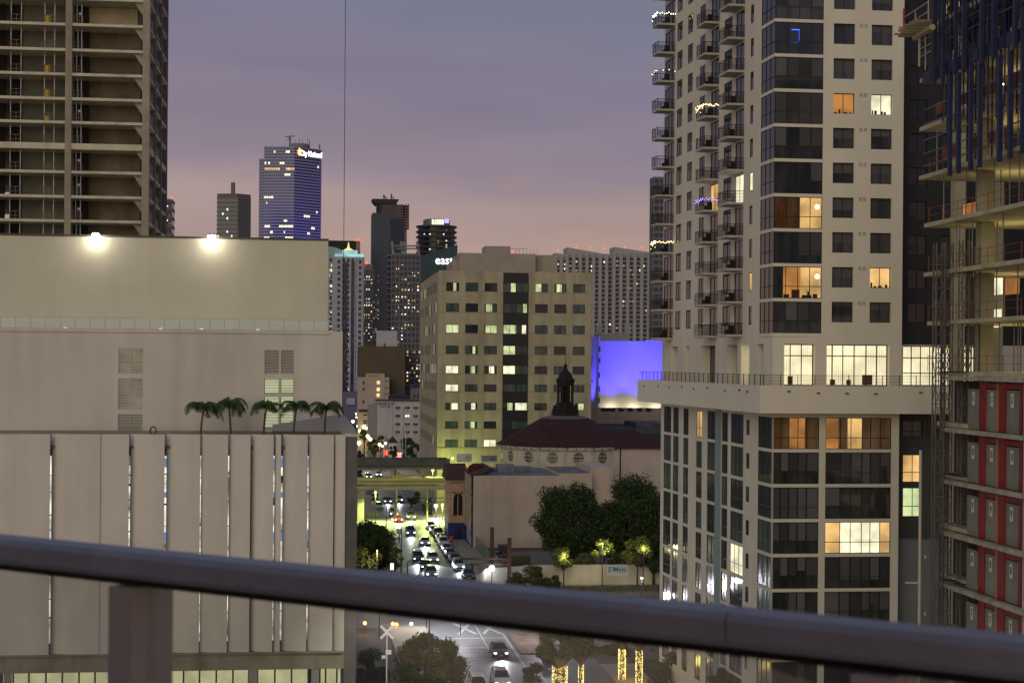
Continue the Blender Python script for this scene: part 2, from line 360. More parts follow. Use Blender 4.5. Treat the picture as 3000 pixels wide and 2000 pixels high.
for ci, (a, b) in enumerate(cols):
    for i in range(NR):
        m = litF.get((ci, i), M_GLASS if (i * 3 + ci) % 4 == 0 else M_GLASS2)
        o = window(T, FR, (a, b, zw0 + i * PIT, zw1 + i * PIT), -.28, M_FRAME, m, 2)
        q = random.Random(i * 7 + ci); z0, z1 = zw0 + i * PIT, zw1 + i * PIT
        if (ci, i) not in litF:
            if q.random() < .6: f = q.choice((.35, .5, .5, .6)); MB().box(FR, a + .07, b - .07, -.288, -.284, z1 - (z1 - z0) * f, z1 - .07).build('roller_blind', M_BLIND, o)
        else:
            s = MB(); x = a + .15
            while x < b - .3: w__ = q.uniform(.12, .35); s.box(FR, x, x + w__, -.288, -.284, z0 + .06, z0 + q.uniform(.15, .5)); x += w__ + q.uniform(.05, .4)
            s.build('furniture_outline', mat('room_shadow', (.05, .03, .02), .9), o)
# corner bays, glazed on both faces
M_BLT = [mat('bay_blind_%d' % k, (c, c, c * 1.08), .8, .15, .8) for k, c in enumerate((.035, .055, .075, .10))]
def blinds(o, F, h, d, xs, seed):
    q = random.Random(seed * 13 + 5); a, b, z0, z1 = h[:4]; mode = q.choice((0, 1, 1, 2)); low = q.choice((.0, .4, .4, .25))
    for f0, f1 in zip(xs, xs[1:]):
        if mode == 0 and q.random() < .6: continue
        fz = low if mode < 2 else q.choice((.0, .4, .55))
        MB().box(F, a + (b - a) * f0 + .07, a + (b - a) * f1 - .07, d - .002 + .022, d + .022, z0 + (z1 - z0) * fz + .05, z1 - .08).build('blind', q.choice(M_BLT), o)
litB = {1: [(0, .2, M_GLASS), (.2, .56, L_AMBER), (.56, 1, L_WARM)], 3: [(0, .27, glass('amber_behind_glass', (.10, .04, .015), .06, .06)), (.27, .55, L_AMBER), (.55, 1, L_WARM)]}
for i in range(NR):
    z = zb + i * PIT; h = (.02, bays, z, z + PIT - .28)
    pn = litB.get(i)
    if pn and i == 3: pn = [(0, .54, MATS['amber_behind_glass']), (.54, 1, L_WARM)]
    o = window(T, FR, h, -.02, M_FRAME, M_GLASS if i % 3 else M_GLASS2, 4, (.38,), name='corner_bay', panes=pn)
    if not pn and i != 8: blinds(o, FR, h, -.028, [0, .25, .5, .75, 1], i)
    f = MB(); a, b = .02, sLb
    for k in range(4): x = a + (b - a) * k / 3; f.box(FL, x - .03, x + .03, -.07, .01, z, z + PIT - .28)
    f.box(FL, a, b, -.066, .006, z + 1.03, z + 1.09); f.build('side_mullions', M_FRAME, o)
    MB().box(FL, a, b, -.05, -.03, z, z + PIT - .28).build('side_pane', M_GLASS, o)
rl_ = random.Random(4)
def hotspot(o, F, s, z, d, r=.22):
    MB().add([F.P(s + r * math.cos(q * .628), d, z + r * math.sin(q * .628)) for q in range(10)], [tuple(range(10))]).build('lamp_glow', emit('room_lamp', (1, .85, .5), 3.2), o)
for i, (fs, fz) in {1: (.91, 1.9), 3: (.9, 1.9)}.items(): hotspot(T, FR, bays * fs, zb + i * PIT + fz, -.008)
fo = MB(); z_ = zb + PIT
for x, w__, h__ in ((.9, .5, .35), (1.6, .7, .75), (2.5, .9, .3), (3.5, .4, .4), (3.0, .25, .6)): fo.box(FR, x, x + w__, -.009, -.007, z_ + .05, z_ + h__)
fo.build('furniture_outline', mat('room_shadow', (0, 0, 0)), T)
neon = MB(); z9 = zb + 8 * PIT
neon.box(FR, 2.1, 2.15, -.009, .0, z9 + 1.15, z9 + 2.2); neon.box(FR, 1.45, 2.1, -.009, .0, z9 + 2.05, z9 + 2.12); neon.box(FR, 1.35, 2.1, -.009, 0, z9 + 1.0, z9 + 1.06)
neon.build('neon_strip', emit('blue_neon', (.03, .12, 1.0), 3.0), T)
glow = MB().box(FR, .8, 2.5, -.0095, -.0085, z9 + .8, z9 + 2.4)
# left face windows
def side_win(c, z0, z1, m, nm='side_window', nx=2): window(T, FL, (c[0], c[1], z0, z1), -.06, M_FRAME, m, nx, name=nm)
M_BLUEG = glass('violet_glass', (.03, .028, .07), .1, .03); M_REDG = glass('brown_curtain_glass', (.06, .035, .025), .15, .04)
rs = random.Random(3)
for i in range(NR):
    z = zb + i * PIT
    for c in (A, B, Cw): side_win(c, z + .85, z + 2.75, rs.choice([M_GLASS, M_GLASS2, M_GLASS2, M_REDG]))
    side_win(Sm, z + .85, z + 2.75, M_GLASS)
    side_win(Nw, z + .85, z + 2.5, L_PALE if i == 4 else (L_WARM if i == 1 else M_GLASS), 'slit_window', 1)
    m = {4: L_WARM, 6: M_BLUEG}.get(i, M_GLASS); window(T, FL, (D[0], D[1], z + .02, z + 2.62), -.08, M_FRAME, m, 2, name='balcony_door')
    m = {4: L_PALE, 3: M_REDG}.get(i, M_GLASS2); window(T, FL, (Ee[0], Ee[1], z + .02, z + 2.62), -.08, M_FRAME, m, 2, name='balcony_door')
    window(T, FL, (End[0], sEnd - .3, z + .02, z + 2.62), -.08, M_FRAME, M_GLASS, 3, name='balcony_door')
# balconies
M_SLAB = mat('balcony_concrete', (.40, .38, .33), .9, .12, .6)
def balcony(s0, s1, z, d, lights=None):
    o = MB().box(FL, s0, s1, 0, d, z - .2, z).build('balcony', M_SLAB, T)
    r = MB()
    for k in range(8):
        zz = z + .1 + k * .13; t = .034 if k < 7 else .055
        r.box(FL, s0, s1, d - .05, d - .05 + t, zz, zz + t); r.box(FL, s0, s0 + t, .02, d - .05, zz, zz + t); r.box(FL, s1 - t, s1, .02, d - .05, zz, zz + t)
    n = max(2, int((s1 - s0) / 1.3))
    for k in range(n + 1):
        x = s0 + (s1 - s0 - .05) * k / n; r.box(FL, x, x + .05, d - .08, d - .03, z, z + 1.05)
    for x in (s0, s1 - .05): r.box(FL, x, x + .05, d / 2, d / 2 + .05, z, z + 1.05)
    r.build('railing', M_BLACK, o)
    rr = random.Random(int(z * 10 + s0 * 7))
    if rr.random() < .6:                    # chairs, planters on the deck
        f = MB(); x = rr.uniform(s0 + .5, s1 - 1.2)
        f.box(FL, x, x + .5, .4, .9, z + .35, z + .42); f.box(FL, x, x + .06, .4, .9, z, z + .85); f.box(FL, x + .8, x + 1.15, .5, .9, z, z + .5)
        f.build('balcony_furniture', M_BLACK, o)
    if lights:
        lb = MB()
        for k in range(lights[1]):
            t = k / (lights[1] - 1); s = s0 + (s1 - s0) * t; zz = z + 1.02 + .12 * math.sin(k * 1.1) + rr.uniform(-.1, .05)
            if rr.random() < .25: zz -= rr.uniform(.1, .6)
            p = FL.P(s, d + .02, zz); lb.add([p + Vector(q) * .038 for q in ((1, 0, 0), (-1, 0, 0), (0, 1, 0), (0, -1, 0), (0, 0, 1), (0, 0, -1))], [(0, 2, 4), (2, 1, 4), (1, 3, 4), (3, 0, 4), (2, 0, 5), (1, 2, 5), (3, 1, 5), (0, 3, 5)])
        for k in range(lights[1] // 2):
            p = FL.P(s0 - .02, d * k / (lights[1] // 2), z + 1.02 + rr.uniform(-.12, .1)); lb.add([p + Vector(q) * .05 for q in ((1, 0, 0), (-1, 0, 0), (0, 1, 0), (0, -1, 0), (0, 0, 1), (0, 0, -1))], [(0, 2, 4), (2, 1, 4), (1, 3, 4), (3, 0, 4), (2, 0, 5), (1, 2, 5), (3, 1, 5), (0, 3, 5)])
        lb.build('fairy_lights', lights[0], o)
VIO = emit('violet_fairy_bulb', (.35, .2, 1.0), 4.0)
for i in range(NR):
    z = zb + i * PIT
    balcony(Ee[0] - .1, FL.S(2104, 300, 1.6), z, 1.6)
    balcony(D[0] - .1, FL.S(2039, 300, 1.5), z, 1.5, {7: (L_BULB, 26), 4: (VIO, 22)}.get(i))
    balcony(End[0] - .1, FL.S(1910, 300, 1.9), z, 1.9, {11: (L_BULBW, 16), 3: (L_BULB, 30), 9: (L_BULB, 6)}.get(i))
# small wall vents between windows
for i in range(NR):
    v = MB(); z = zw1 + i * PIT - .25; x = (cols[0][1] + cols[1][0]) / 2
    for q in (-.32, .08): v.box(FR, x + q, x + q + .26, 0, .04, z, z + .3)
    v.build('wall_vent', mat('vent_grey', (.42, .39, .33), .7), T)
# lounge level
for k, h in enumerate(gnd):
    f = MB(); q = random.Random(k + 3); x = h[0] + .5
    while x < h[1] - 1: w__ = q.uniform(.3, 1.0); f.box(FR, x, x + w__, -.598, -.58, h[2] + .1, h[2] + q.uniform(.5, 1.1)); x += w__ + q.uniform(.6, 1.6)
    f.build('lounge_furniture', mat('lounge_shadow', (.10, .07, .04), .9), T)
window(T, FR, gnd[0], -.6, M_FRAME, L_LOUNGE, 1, (.72,), name='lounge_window', xs=[.26, .62], w=.09)
window(T, FR, gnd[1], -.6, M_FRAME, L_LOUNGE, 1, (.72,), name='lounge_window', xs=[.12, .29, .47, .66, .83], w=.09)
for k, (a, b, c, e) in enumerate(lg):
    window(T, FL, (a, b, c, e), -1.0, M_FRAME, L_LOUNGE if k == 4 else (M_BLUEG if k == 0 else M_GLASS), 2, name='deck_door')
# dark wing set back to the right
FW = Frame(FR.P(sR, -2.6, 0)[:2], E1)
wz = FW.Z(2700, 1010); w2 = MB(); wins = []
for i in range(-1, NR):
    z = zw0 + i * PIT + .1
    wins += [(FW.S(2663, 500), FW.S(2716, 500), z, z + 1.75), (FW.S(2758, 500), FW.S(2812, 500), z, z + 1.75)]
wins = [h for h in wins if h[2] > wz + .3]
wall(w2, FW, -.1, 13, wz, zt, wins, depth=.2)
w2.build('dark_wing_wall', M_DARK, T)
for k, h in enumerate(wins): window(T, FW, h, -.15, M_BLACK, L_WARM if k in (19,) else glass('very_dark_glass', (.008, .009, .013), .08, .012), 2, name='wing_window')
w3 = MB(); lh = (FW.S(2646, 1060), 9.6, zg0, FW.Z(2700, 1013))
wall(w3, FW, -.1, 13, zdeck, wz, [lh], depth=.4)
w3.build('wing_base_wall', M_CREAM, T)
window(T, FW, lh, -.3, M_FRAME, L_LOUNGE, 1, (.32, .7), name='lounge_window', xs=[.1, .2, .3, .4, .5, .6, .7, .8, .9], w=.09)
for a in (2660, 2695, 2730): pass
# podium parapet band and deck
zp1, zp0 = FR.Z(2400, 1130, 1.5), FR.Z(2400, 1211, 1.5)
sl1 = FL.S(1869, 1150, 1.6); sBR = FR.S(2850, 1160, 1.5)
pb = MB()
cor = None
# corner of the two offset lines
def isect(F, G, df, dg):
    a = F.o + F.n * df; b = G.o + G.n * dg; M2 = F.d.x * (-G.d.y) - F.d.y * (-G.d.x); r = b - a
    t = (r.x * (-G.d.y) - r.y * (-G.d.x)) / M2; return a + F.d * t
co = isect(FR, FL, 1.5, 1.6); ci_ = isect(FR, FL, 1.2, 1.3)
def pt(F, s, d): return F.P(s, d, 0)[:2]
pb.prism([co, pt(FR, sBR, 1.5), pt(FR, sBR, 1.2), ci_], zp0, zp1); pb.prism([co, ci_, pt(FL, sl1, 1.3), pt(FL, sl1, 1.6)], zp0, zp1)
pb.prism([pt(FL, sl1, 1.3), pt(FL, sl1 + .3, 1.6), pt(FL, sl1 + .3, -14), pt(FL, sl1, -14)], zp0, zp1)
pb.prism([ci_, pt(FR, sBR, 1.2), pt(FR, sBR, -14), pt(FL, sl1, -14), pt(FL, sl1, 1.3)], zp0 + .4, zdeck)
pb.prism([ci_, pt(FR, sBR, 1.2), pt(FR, sBR, -3), pt(FL, 3, -3), pt(FL, sl1, -3), pt(FL, sl1, 1.3)], zp0 + .05, zp0 + .36)
pb.build('podium_parapet', M_CREAM, T)
rl = MB()
for k in range(7):
    zz = zp1 + .12 + k * .125; t = .02 if k < 6 else .04
    rl.box(FR, -1.3, sBR, 1.32, 1.32 + t, zz, zz + t); rl.box(FL, -1.2, sl1, 1.42, 1.42 + t, zz, zz + t)
for k in range(30): x = -1.2 + k * 1.5; rl.box(FR, x, x + .05, 1.3, 1.36, zp1, zp1 + .95) if x < sBR else None
for k in range(40): x = -1.0 + k * 1.5; rl.box(FL, x, x + .05, 1.4, 1.46, zp1, zp1 + .95) if x < sl1 else None
rl.build('deck_railing', M_BLACK, T)
sp = MB()
for u, v in ((2311, 1146), (2397, 1151), (2481, 1152), (2565, 1153), (2697, 1149)):
    s, z = FR.sz(u, v, 1.5); sp.box(FR, s - .13, s + .13, 1.5, 1.62, z - .05, z + .05)
for u, v in ((1888, 1131), (1929, 1131), (1961, 1134), (1998, 1133), (2033, 1138), (2073, 1135), (2124, 1144), (2167, 1142), (2190, 1147)):
    s, z = FL.sz(u, v, 1.6); sp.box(FL, s - .12, s + .12, 1.6, 1.68, z - .08, z + .08)
sp.build('drain_spout', M_FRAME, T)
# lower podium body
lv = [FR.Z(2340, 1315 + 0) + .0 - PIT * k for k in range(9)]
zl_top = zp0 + .06
b1 = (FR.S(2262, 1400), FR.S(2399, 1400)); b2 = (FR.S(2418, 1400), FR.S(2610, 1400)); sP = FR.S(2633, 1400)
lw = MB(); hb = []
for z in lv: hb += [(b1[0], b1[1], z, z + 2.72), (b2[0], b2[1], z, z + 2.72)]
wall(lw, FR, 0, sP, 0, zl_top, [(a, b, c, min(e, zl_top - .02)) for a, b, c, e in hb], depth=.2)
sideL = [(2185, 2195, .9, 2.3, 1), (2140, 2177, 0, 2.72, 3), (2113.6, 2131, 0, 2.72, 2), (2071, 2096, 0, 2.72, 2), (2038.6, 2055.5, 0, 2.6, 2), (2000.6, 2016, 0, 2.72, 2), (1970.7, 1987, 0, 2.72, 2), (1943.5, 1965, 0, 2.72, 2)]
sh = []
for z in lv:
    sh.append((.02, FL.S(2220, 1400), z, z + 2.72, 3))
    for u0, u1, a, b, n in sideL:
        s0, s1 = sorted((FL.S(u0, 1400), FL.S(u1, 1400))); sh.append((s0, s1, z + a, z + b, n))
sE2 = FL.S(1935, 1400)
wall(lw, FL, 0, sE2, 0, zl_top, [(a, b, c, min(e, zl_top - .02)) for a, b, c, e, n in sh], depth=.14)
lw.quad(FL.P(sE2, 0, 0), FL.P(sE2, -14, 0), FL.P(sE2, -14, zl_top), FL.P(sE2, 0, zl_top))
lw.quad(FR.P(sP, 0, 0), FR.P(sP, -5, 0), FR.P(sP, -5, zl_top), FR.P(sP, 0, zl_top))
lw.build('podium_wall', mat('podium_stucco', (.62, .59, .50), .85, .08, .3, streak=.1), T)
s0, s1 = sorted((FL.S(2096, 1400), FL.S(2113, 1400))); MB().box(FL, s0 + .15, s1 - .15, .0, .12, 0, zl_top).build('blue_grey_pier', mat('blue_grey_stucco', (.22, .27, .30), .85), T)
rs = random.Random(8)
M_LOWG = glass('lower_glass', (.018, .022, .02), .05, .03)
M_YB = glass('ochre_lit_glass', (.16, .09, .035), .08, .08)
for i, z in enumerate(lv):
    e = min(z + 2.72, zl_top - .02)
    p1 = {0: [(0, .36, M_YB), (.36, .7, L_AMBER), (.7, 1, M_YB)]}.get(i); p2 = {0: [(0, .2, L_AMBER), (.2, .34, M_YB), (.34, .56, L_WARM), (.56, 1, M_YB)], 3: [(0, .23, L_WARM), (.23, .84, L_PALE), (.84, 1, L_WARM)]}.get(i)
    window(T, FR, (b1[0], b1[1], z, e), -.1, M_FRAME, M_LOWG, 1, (.36,), name='bay_window', xs=[.18, .36, .55, .74], panes=p1) if p1 else blinds(window(T, FR, (b1[0], b1[1], z, e), -.1, M_FRAME, M_LOWG, 1, (.36,), name='bay_window', xs=[.18, .36, .55, .74]), FR, (b1[0], b1[1], z, e), -.11, [0, .18, .36, .55, .74, 1], i + 40)
    window(T, FR, (b2[0], b2[1], z, e), -.1, M_FRAME, M_LOWG, 1, (.36,), name='bay_window', xs=[.23, .39, .56, .69, .84], panes=p2) if p2 else blinds(window(T, FR, (b2[0], b2[1], z, e), -.1, M_FRAME, M_LOWG, 1, (.36,), name='bay_window', xs=[.23, .39, .56, .69, .84]), FR, (b2[0], b2[1], z, e), -.11, [0, .23, .39, .56, .69, .84, 1], i + 60)
for k, (a, b, c, e, n) in enumerate(sh):
    i = k // 9; q = k % 9
    m = L_PALE if (i == 4 and q == 2) else (L_WARM if (i, q) in ((4, 2), (0, 5)) else rs.choice([M_LOWG, M_GLASS, M_GLASS2, M_BLUEG if i == 0 else M_GREEN]))
    window(T, FL, (a, b, c, min(e, zl_top - .02)), -.06, M_FRAME, m, n, (.36,) if n > 1 else (), name='podium_side_window', w=.05)
# dark recess and blank grey block at the right foot
FD = Frame(FR.P(sP, -3.0, 0)[:2], E1); rw = MB()
dh = [(FD.S(2645, 1370), FD.S(2703, 1370), FD.Z(2670, 1412), FD.Z(2670, 1331)), (FD.S(2645, 1470), FD.S(2703, 1470), FD.Z(2670, 1513), FD.Z(2670, 1428)), (FD.S(2645, 1270), FD.S(2703, 1270), FD.Z(2670, 1280), FD.Z(2670, 1232))]
wall(rw, FD, -.2, 11, 14, zl_top, dh, depth=.2); rw.build('recess_wall', mat('grey_green_stucco', (.07, .075, .07), .85), T)
for k, h in enumerate(dh): window(T, FD, h, -.15, M_FRAME, (L_WARM, L_LIME, M_GLASS)[k], 2, (.36,), name='recess_window')
zs = FD.Z(2650, 1580, 1.4)
MB().box(FD, -.3, 13, -9, 1.4, 0, zs).build('blank_block', mat('blue_grey_block', (.16, .18, .18), .85, .15), T)
# hedge-hidden ground floor strip: small wall lights
MB().box(FD, 3.0, 3.15, 1.4, 1.5, 17, 17.3).box(FD, 3.0, 3.15, 1.4, 1.5, 12, 12.3).build('wall_light', mat('pale_fitting', (.6, .58, .5), .5), T)
# ================================================================ white parking building on the left
B0 = at(1010, 1600, 155.0); FG = Frame((B0.x, B0.y), E1)     # s runs to the right, so the facade is at s < 0
G = thing('parking_building', 'white windowless building with louvred openings and a screen of tall vertical panels', 'building', (B0.x, B0.y, 0))
sA = FG.S(-60, 1600)
zpt = FG.Z(500, 1272); zpb = FG.Z(500, 1912); 
# slits and seams between the facade panels
gaps = [(147, 5), (378, 5), (483, 6), (586, 3), (668, 3), (733, 2.5), (801, 3), (824, 5), (901, 3.5), (977, 2.5)]
seams = [41, 231, 292]
edges = [-60] + sorted([g for g, _ in gaps] + seams) + [1010]
gw = dict(gaps)
M_PAN = mat('panel_paint', (.64, .60, .55), .7, .12, .10, streak=.12)
for k in range(len(edges) - 1):
    u0, u1 = edges[k], edges[k + 1]
    m = MB(); n = 10; r = random.Random(k)
    depth = .8 if u0 in (147, 378, 483, 733, 824) else (.4 if u0 in gw else .06)
    a = FG.S(u0 + gw.get(u0, 0) / 2, 1600, -depth); b = FG.S(u1 - gw.get(u1, 0) / 2, 1600)
    P = []
    for i in range(n + 1):
        t = i / n; s = a + (b - a) * t; d = -depth * (1 - t) ** 2.2 + (.05 if k % 2 else 0)
        P.append((s, d))
    for i in range(n):
        (x0, d0), (x1, d1) = P[i], P[i + 1]
        m.quad(FG.P(x0, d0, zpb), FG.P(x1, d1, zpb), FG.P(x1, d1, zpt), FG.P(x0, d0, zpt))
        m.quad(FG.P(x0, d0 - .12, zpb), FG.P(x1, d1 - .12, zpb), FG.P(x1, d1 - .12, zpt), FG.P(x0, d0 - .12, zpt))
        for z in (zpb, zpt): m.quad(FG.P(x0, d0 - .12, z), FG.P(x1, d1 - .12, z), FG.P(x1, d1, z), FG.P(x0, d0, z))
    for (x, d) in (P[0], P[-1]): m.quad(FG.P(x, d, zpb), FG.P(x, d - .12, zpb), FG.P(x, d - .12, zpt), FG.P(x, d, zpt))
    m.build('facade_panel', M_PAN, G)
# parking decks and lit light strips behind the slits
inn = MB()
for k in range(1, 6):
    z = zpt - 1.0 - k * 3.6; inn.box(FG, sA, -.3, -8, -2.1, z - .3, z)
inn.box(FG, sA, -.3, -8.2, -8, 4, zpt); inn.box(FG, sA, -.3, -8, -2.1, zpt - 1.6, zpt - 1.5); inn.build('parking_deck', mat('deck_concrete', (.25, .24, .22), .9), G)
LW = emit('slit_white_light', (1.0, .97, .84), 1.05, .9, .5, stretch=(.3, .3, 1.0)); LBu = emit('slit_blue_light', (.22, .42, .8), .5)
zl0, zl1 = FG.Z(500, 1888), FG.Z(500, 1338)
for u, wd in gaps[:-1]:
    if u == 733: continue
    a, b = FG.S(u - wd * 1.4, 1600, -1.9), FG.S(u + wd * 1.4, 1600, -1.9); z = zl1; rr = random.Random(u); m = MB()
    while z > zl0:
        h = rr.uniform(.7, 2.6); m.box(FG, a, b, -1.95, -1.9, max(z - h, zl0), z); z -= h + rr.uniform(.06, .12)
        if rr.random() < .25: z -= rr.uniform(.3, 1.2) if u > 700 else .1
    m.build('slit_light', LW, G)
    if u in (483, 801, 824, 901):
        m = MB()
        for v0, v1 in ((1345, 1372), (1445, 1462), (1565, 1590)): m.box(FG, a, b, -1.89, -1.87, FG.Z(u, v1), FG.Z(u, v0))
        m.build('slit_screen', LBu, G)
# base band and lit ground floor
bb = MB(); zb1 = zpb; zb2 = FG.Z(500, 1964)
bb.box(FG, sA, 0, -.9, -.05, zb2 + .12, zb1 - .1); bb.box(FG, sA, 0, -.9, .25, zb1 - .14, zb1 - .02); bb.box(FG, sA, 0, -.9, .05, zb2, zb2 + .12)
bb.build('base_band', mat('stained_band', (.30, .27, .20), .85, .3, .5, streak=.3), G)
L_SHOP = emit('shop_light', (.93, .90, .48), .62, .25, .5)
us = [-60, -10, 8, 40, 86, 136, 184, 233, 280, 330, 380, 428, 478, 540, 587, 636, 685, 731, 757, 808, 857, 906, 940, 957, 990, 1003]
for u0, u1 in zip(us, us[1:]):
    if (u0, u1) in ((-10, 8), (731, 757), (906, 940)): continue
    window(G, FG, (FG.S(u0, 1600), FG.S(u1, 1600), .3, zb2), -.35, M_FRAME, L_SHOP, 1, (.3,), name='shop_window', w=.08)
pil = MB()
for u0, u1 in ((14, 36), (731, 757), (915, 938), (320, 345)): pil.box(FG, FG.S(u0, 1600), FG.S(u1, 1600), -.3, .0, 0, zb2 - .01)
pil.build('ground_pillar', mat('pillar_grey', (.30, .29, .27), .85), G)
MB().box(FG, 0, FG.S(1045, 1600, -.1), -3, -.1, 0, FG.Z(1025, 1276)).build('end_pier', mat('dark_pier_concrete', (.15, .14, .135), .85, .25, .4), G)
MB().box(FG, -.05, FG.S(1048, 1600, 0), -3, .05, FG.Z(1025, 1279), FG.Z(1025, 1272)).build('pier_cap', M_WHITE, G)
# upper volumes
DM, DU = -9.0, -12.5
zt0 = zpt - 1.1; zmt = FG.Z(500, 966, DM)
sM1 = FG.S(1003, 1100, DM); sU1 = FG.S(961, 800, DU); zU = FG.Z(480, 697.5, DU)
mw = MB()
def HL(u0, u1, v0, v1): return (FG.S(u0, 1150, DM), FG.S(u1, 1150, DM), FG.Z((u0 + u1) / 2, v1, DM), FG.Z((u0 + u1) / 2, v0, DM))
lou = [HL(346, 419, 1020, 1094), HL(346, 419, 1108, 1200), HL(346, 419, 1213, 1285), HL(774, 818, 1025, 1096), HL(822, 861, 1025, 1096), HL(774, 818, 1109, 1153), HL(822, 861, 1109, 1153),
       HL(774, 818, 1160, 1199), HL(822, 861, 1160, 1199), HL(774, 818, 1203, 1254), HL(822, 861, 1203, 1254), HL(774, 818, 1260, 1290), HL(822, 861, 1260, 1290)]
wall(mw, FG, sA - 12, sM1, zt0 - .5, zmt, lou, d=DM, depth=.35)
mw.quad(FG.P(sM1, DM, 0), FG.P(sM1, DM - 22, 0), FG.P(sM1, DM - 22, zmt), FG.P(sM1, DM, zmt))
mw.quad(FG.P(sA - 12, DM, zmt), FG.P(sM1, DM, zmt), FG.P(sM1, DM - 22, zmt), FG.P(sA - 12, DM - 22, zmt))
mw.box(FG, sA - 12, FG.S(968, 965, DM), DM, DM + .12, zmt - .3, zmt + .03)
mw.build('middle_wall', M_WHITE, G)
uw = MB(); uw.box(FG, sA - 12, sU1, DU - 18, DU, zmt, zU); uw.build('upper_wall', mat('white_board_formed', (.62, .59, .48), .85, .08, .15, bump=.6, bscale=.7, streak=.05), G)
cp = MB(); cp.box(FG, sA - 12, sU1 + .06, DU - 18, DU + .07, zU, zU + .22); cp.build('roof_coping', mat('brown_coping', (.10, .08, .07), .7), G)
wd = MB(); a0, a1 = sM1, FG.S(1036, 1270, -5)
wd.add([FG.P(sM1 - 7, -8, zt0 - 1), FG.P(a1 + .4, -8, zt0 - 1), FG.P(a1 + .3, -8, zpt + .1), FG.P(a0 + .1, -8, FG.Z(1004, 1213, -8)), FG.P(sM1 - 7, -8, FG.Z(950, 1245, -8)),
        FG.P(sM1 - 7, -20, zt0 - 1), FG.P(a1 + .4, -20, zt0 - 1), FG.P(a1 + .3, -20, zpt + .1), FG.P(a0 + .1, -20, FG.Z(1004, 1213, -8)), FG.P(sM1 - 7, -20, FG.Z(950, 1245, -8))],
       [(0, 1, 2, 3, 4), (9, 8, 7, 6, 5), (0, 5, 6, 1), (1, 6, 7, 2), (2, 7, 8, 3), (3, 8, 9, 4), (4, 9, 5, 0)])
wd.build('stair_wall', mat('blue_grey_wall', (.40, .41, .45), .85), G)
dk = MB(); dk.box(FG, sA, -.2, DM, -.6, zt0 - .3, zt0); dk.build('roof_deck', mat('roof_gravel', (.2, .19, .18), .9), G)
LL = emit('louvre_back_light', (.86, .95, .56), .95, .25, .3); LD = emit('dim_louvre_light', (.55, .5, .33), .35, .7, .7)
M_LOU = mat('louvre_metal', (.50, .47, .40), .6, .1)
for k, h in enumerate(lou):
    back = (LD, LD, glass('teal_dark', (.03, .04, .04), .2), M_DARK, M_DARK)[k] if k < 5 else LL
    f = MB(); a, b, c, e = h; t = .05
    f.box(FG, a, a + t, DM - .12, DM - .02, c, e); f.box(FG, b - t, b, DM - .12, DM - .02, c, e); f.box(FG, a, b, DM - .12, DM - .02, e - t, e); f.box(FG, a, b, DM - .12, DM - .02, c, c + t)
    if k < 3:
        f.box(FG, (a + b) / 2 - .04, (a + b) / 2 + .04, DM - .11, DM - .03, c, e); f.box(FG, a, b, DM - .1, DM + .01, (c + e) / 2 - .05, (c + e) / 2 + .05)
    o = f.build('louvre_window', M_LOU if k < 5 else M_FRAME, G)
    s = MB(); n = int((e - c) / .16)
    for i in range(n):
        z = c + t + (e - c - 2 * t) * (i + .15) / n
        s.add([FG.P(a + t, DM - .05, z), FG.P(b - t, DM - .05, z), FG.P(b - t, DM - .13, z + .09), FG.P(a + t, DM - .13, z + .09), FG.P(a + t, DM - .05, z - .015), FG.P(b - t, DM - .05, z - .015), FG.P(b - t, DM - .13, z + .075), FG.P(a + t, DM - .13, z + .075)],
              [(0, 1, 2, 3), (7, 6, 5, 4), (0, 4, 5, 1), (2, 6, 7, 3), (0, 3, 7, 4), (1, 5, 6, 2)])
    s.build('slats', M_LOU, o); MB().box(FG, a, b, DM - .3, DM - .25, c, e).build('backing', back, o)
# glass balustrade on the terrace
m, nt, b = _base('terrace_glass'); b.inputs['Base Color'].default_value = (.75, .85, .82, 1); b.inputs['Alpha'].default_value = .28; b.inputs['Roughness'].default_value = .08; M_TG = m
ub = [(100 + k * 98) / 2.24 for k in range(-2, 22)]; ub[-1] = 963
zbt = zmt + 1.15
for k in range(len(ub) - 1):
    a, b2_ = FG.S(ub[k], 940, DM), FG.S(ub[k + 1], 940, DM)
    o = MB().box(FG, a - .025, a + .025, DM - .18, DM - .12, zmt + .0, zbt).box(FG, a + .03, b2_ - .03, DM - .17, DM - .13, zbt - .04, zbt).box(FG, a + .03, b2_ - .03, DM - .17, DM - .13, zmt + .03, zmt + .09).build('balustrade_frame', mat('balustrade_steel', (.45, .44, .40), .5, metal=.3), G)
    MB().box(FG, a + .03, b2_ - .03, DM - .155, DM - .145, zmt + .09, zbt - .04).build('glass_panel', M_TG, o)
fl_ = MB()
for u in (190, 470, 590, 755): 
    s = FG.S(u, 960, DM); fl_.box(FG, s - .15, s + .15, DM - .4, DM - .3, zmt + .06, zmt + .14)
fl_.build('deck_light', emit('deck_light_glow', (.9, 1, .9), 2.0), G)
MB().lathe(FG.P(FG.S(449, 1260, -4), -4, zt0), [(.45, 0), (.45, .1), (.1, .1), (.1, 1.7), (.42, 1.7), (.42, 1.0), (.36, 1.0), (.36, 1.62)], 12)
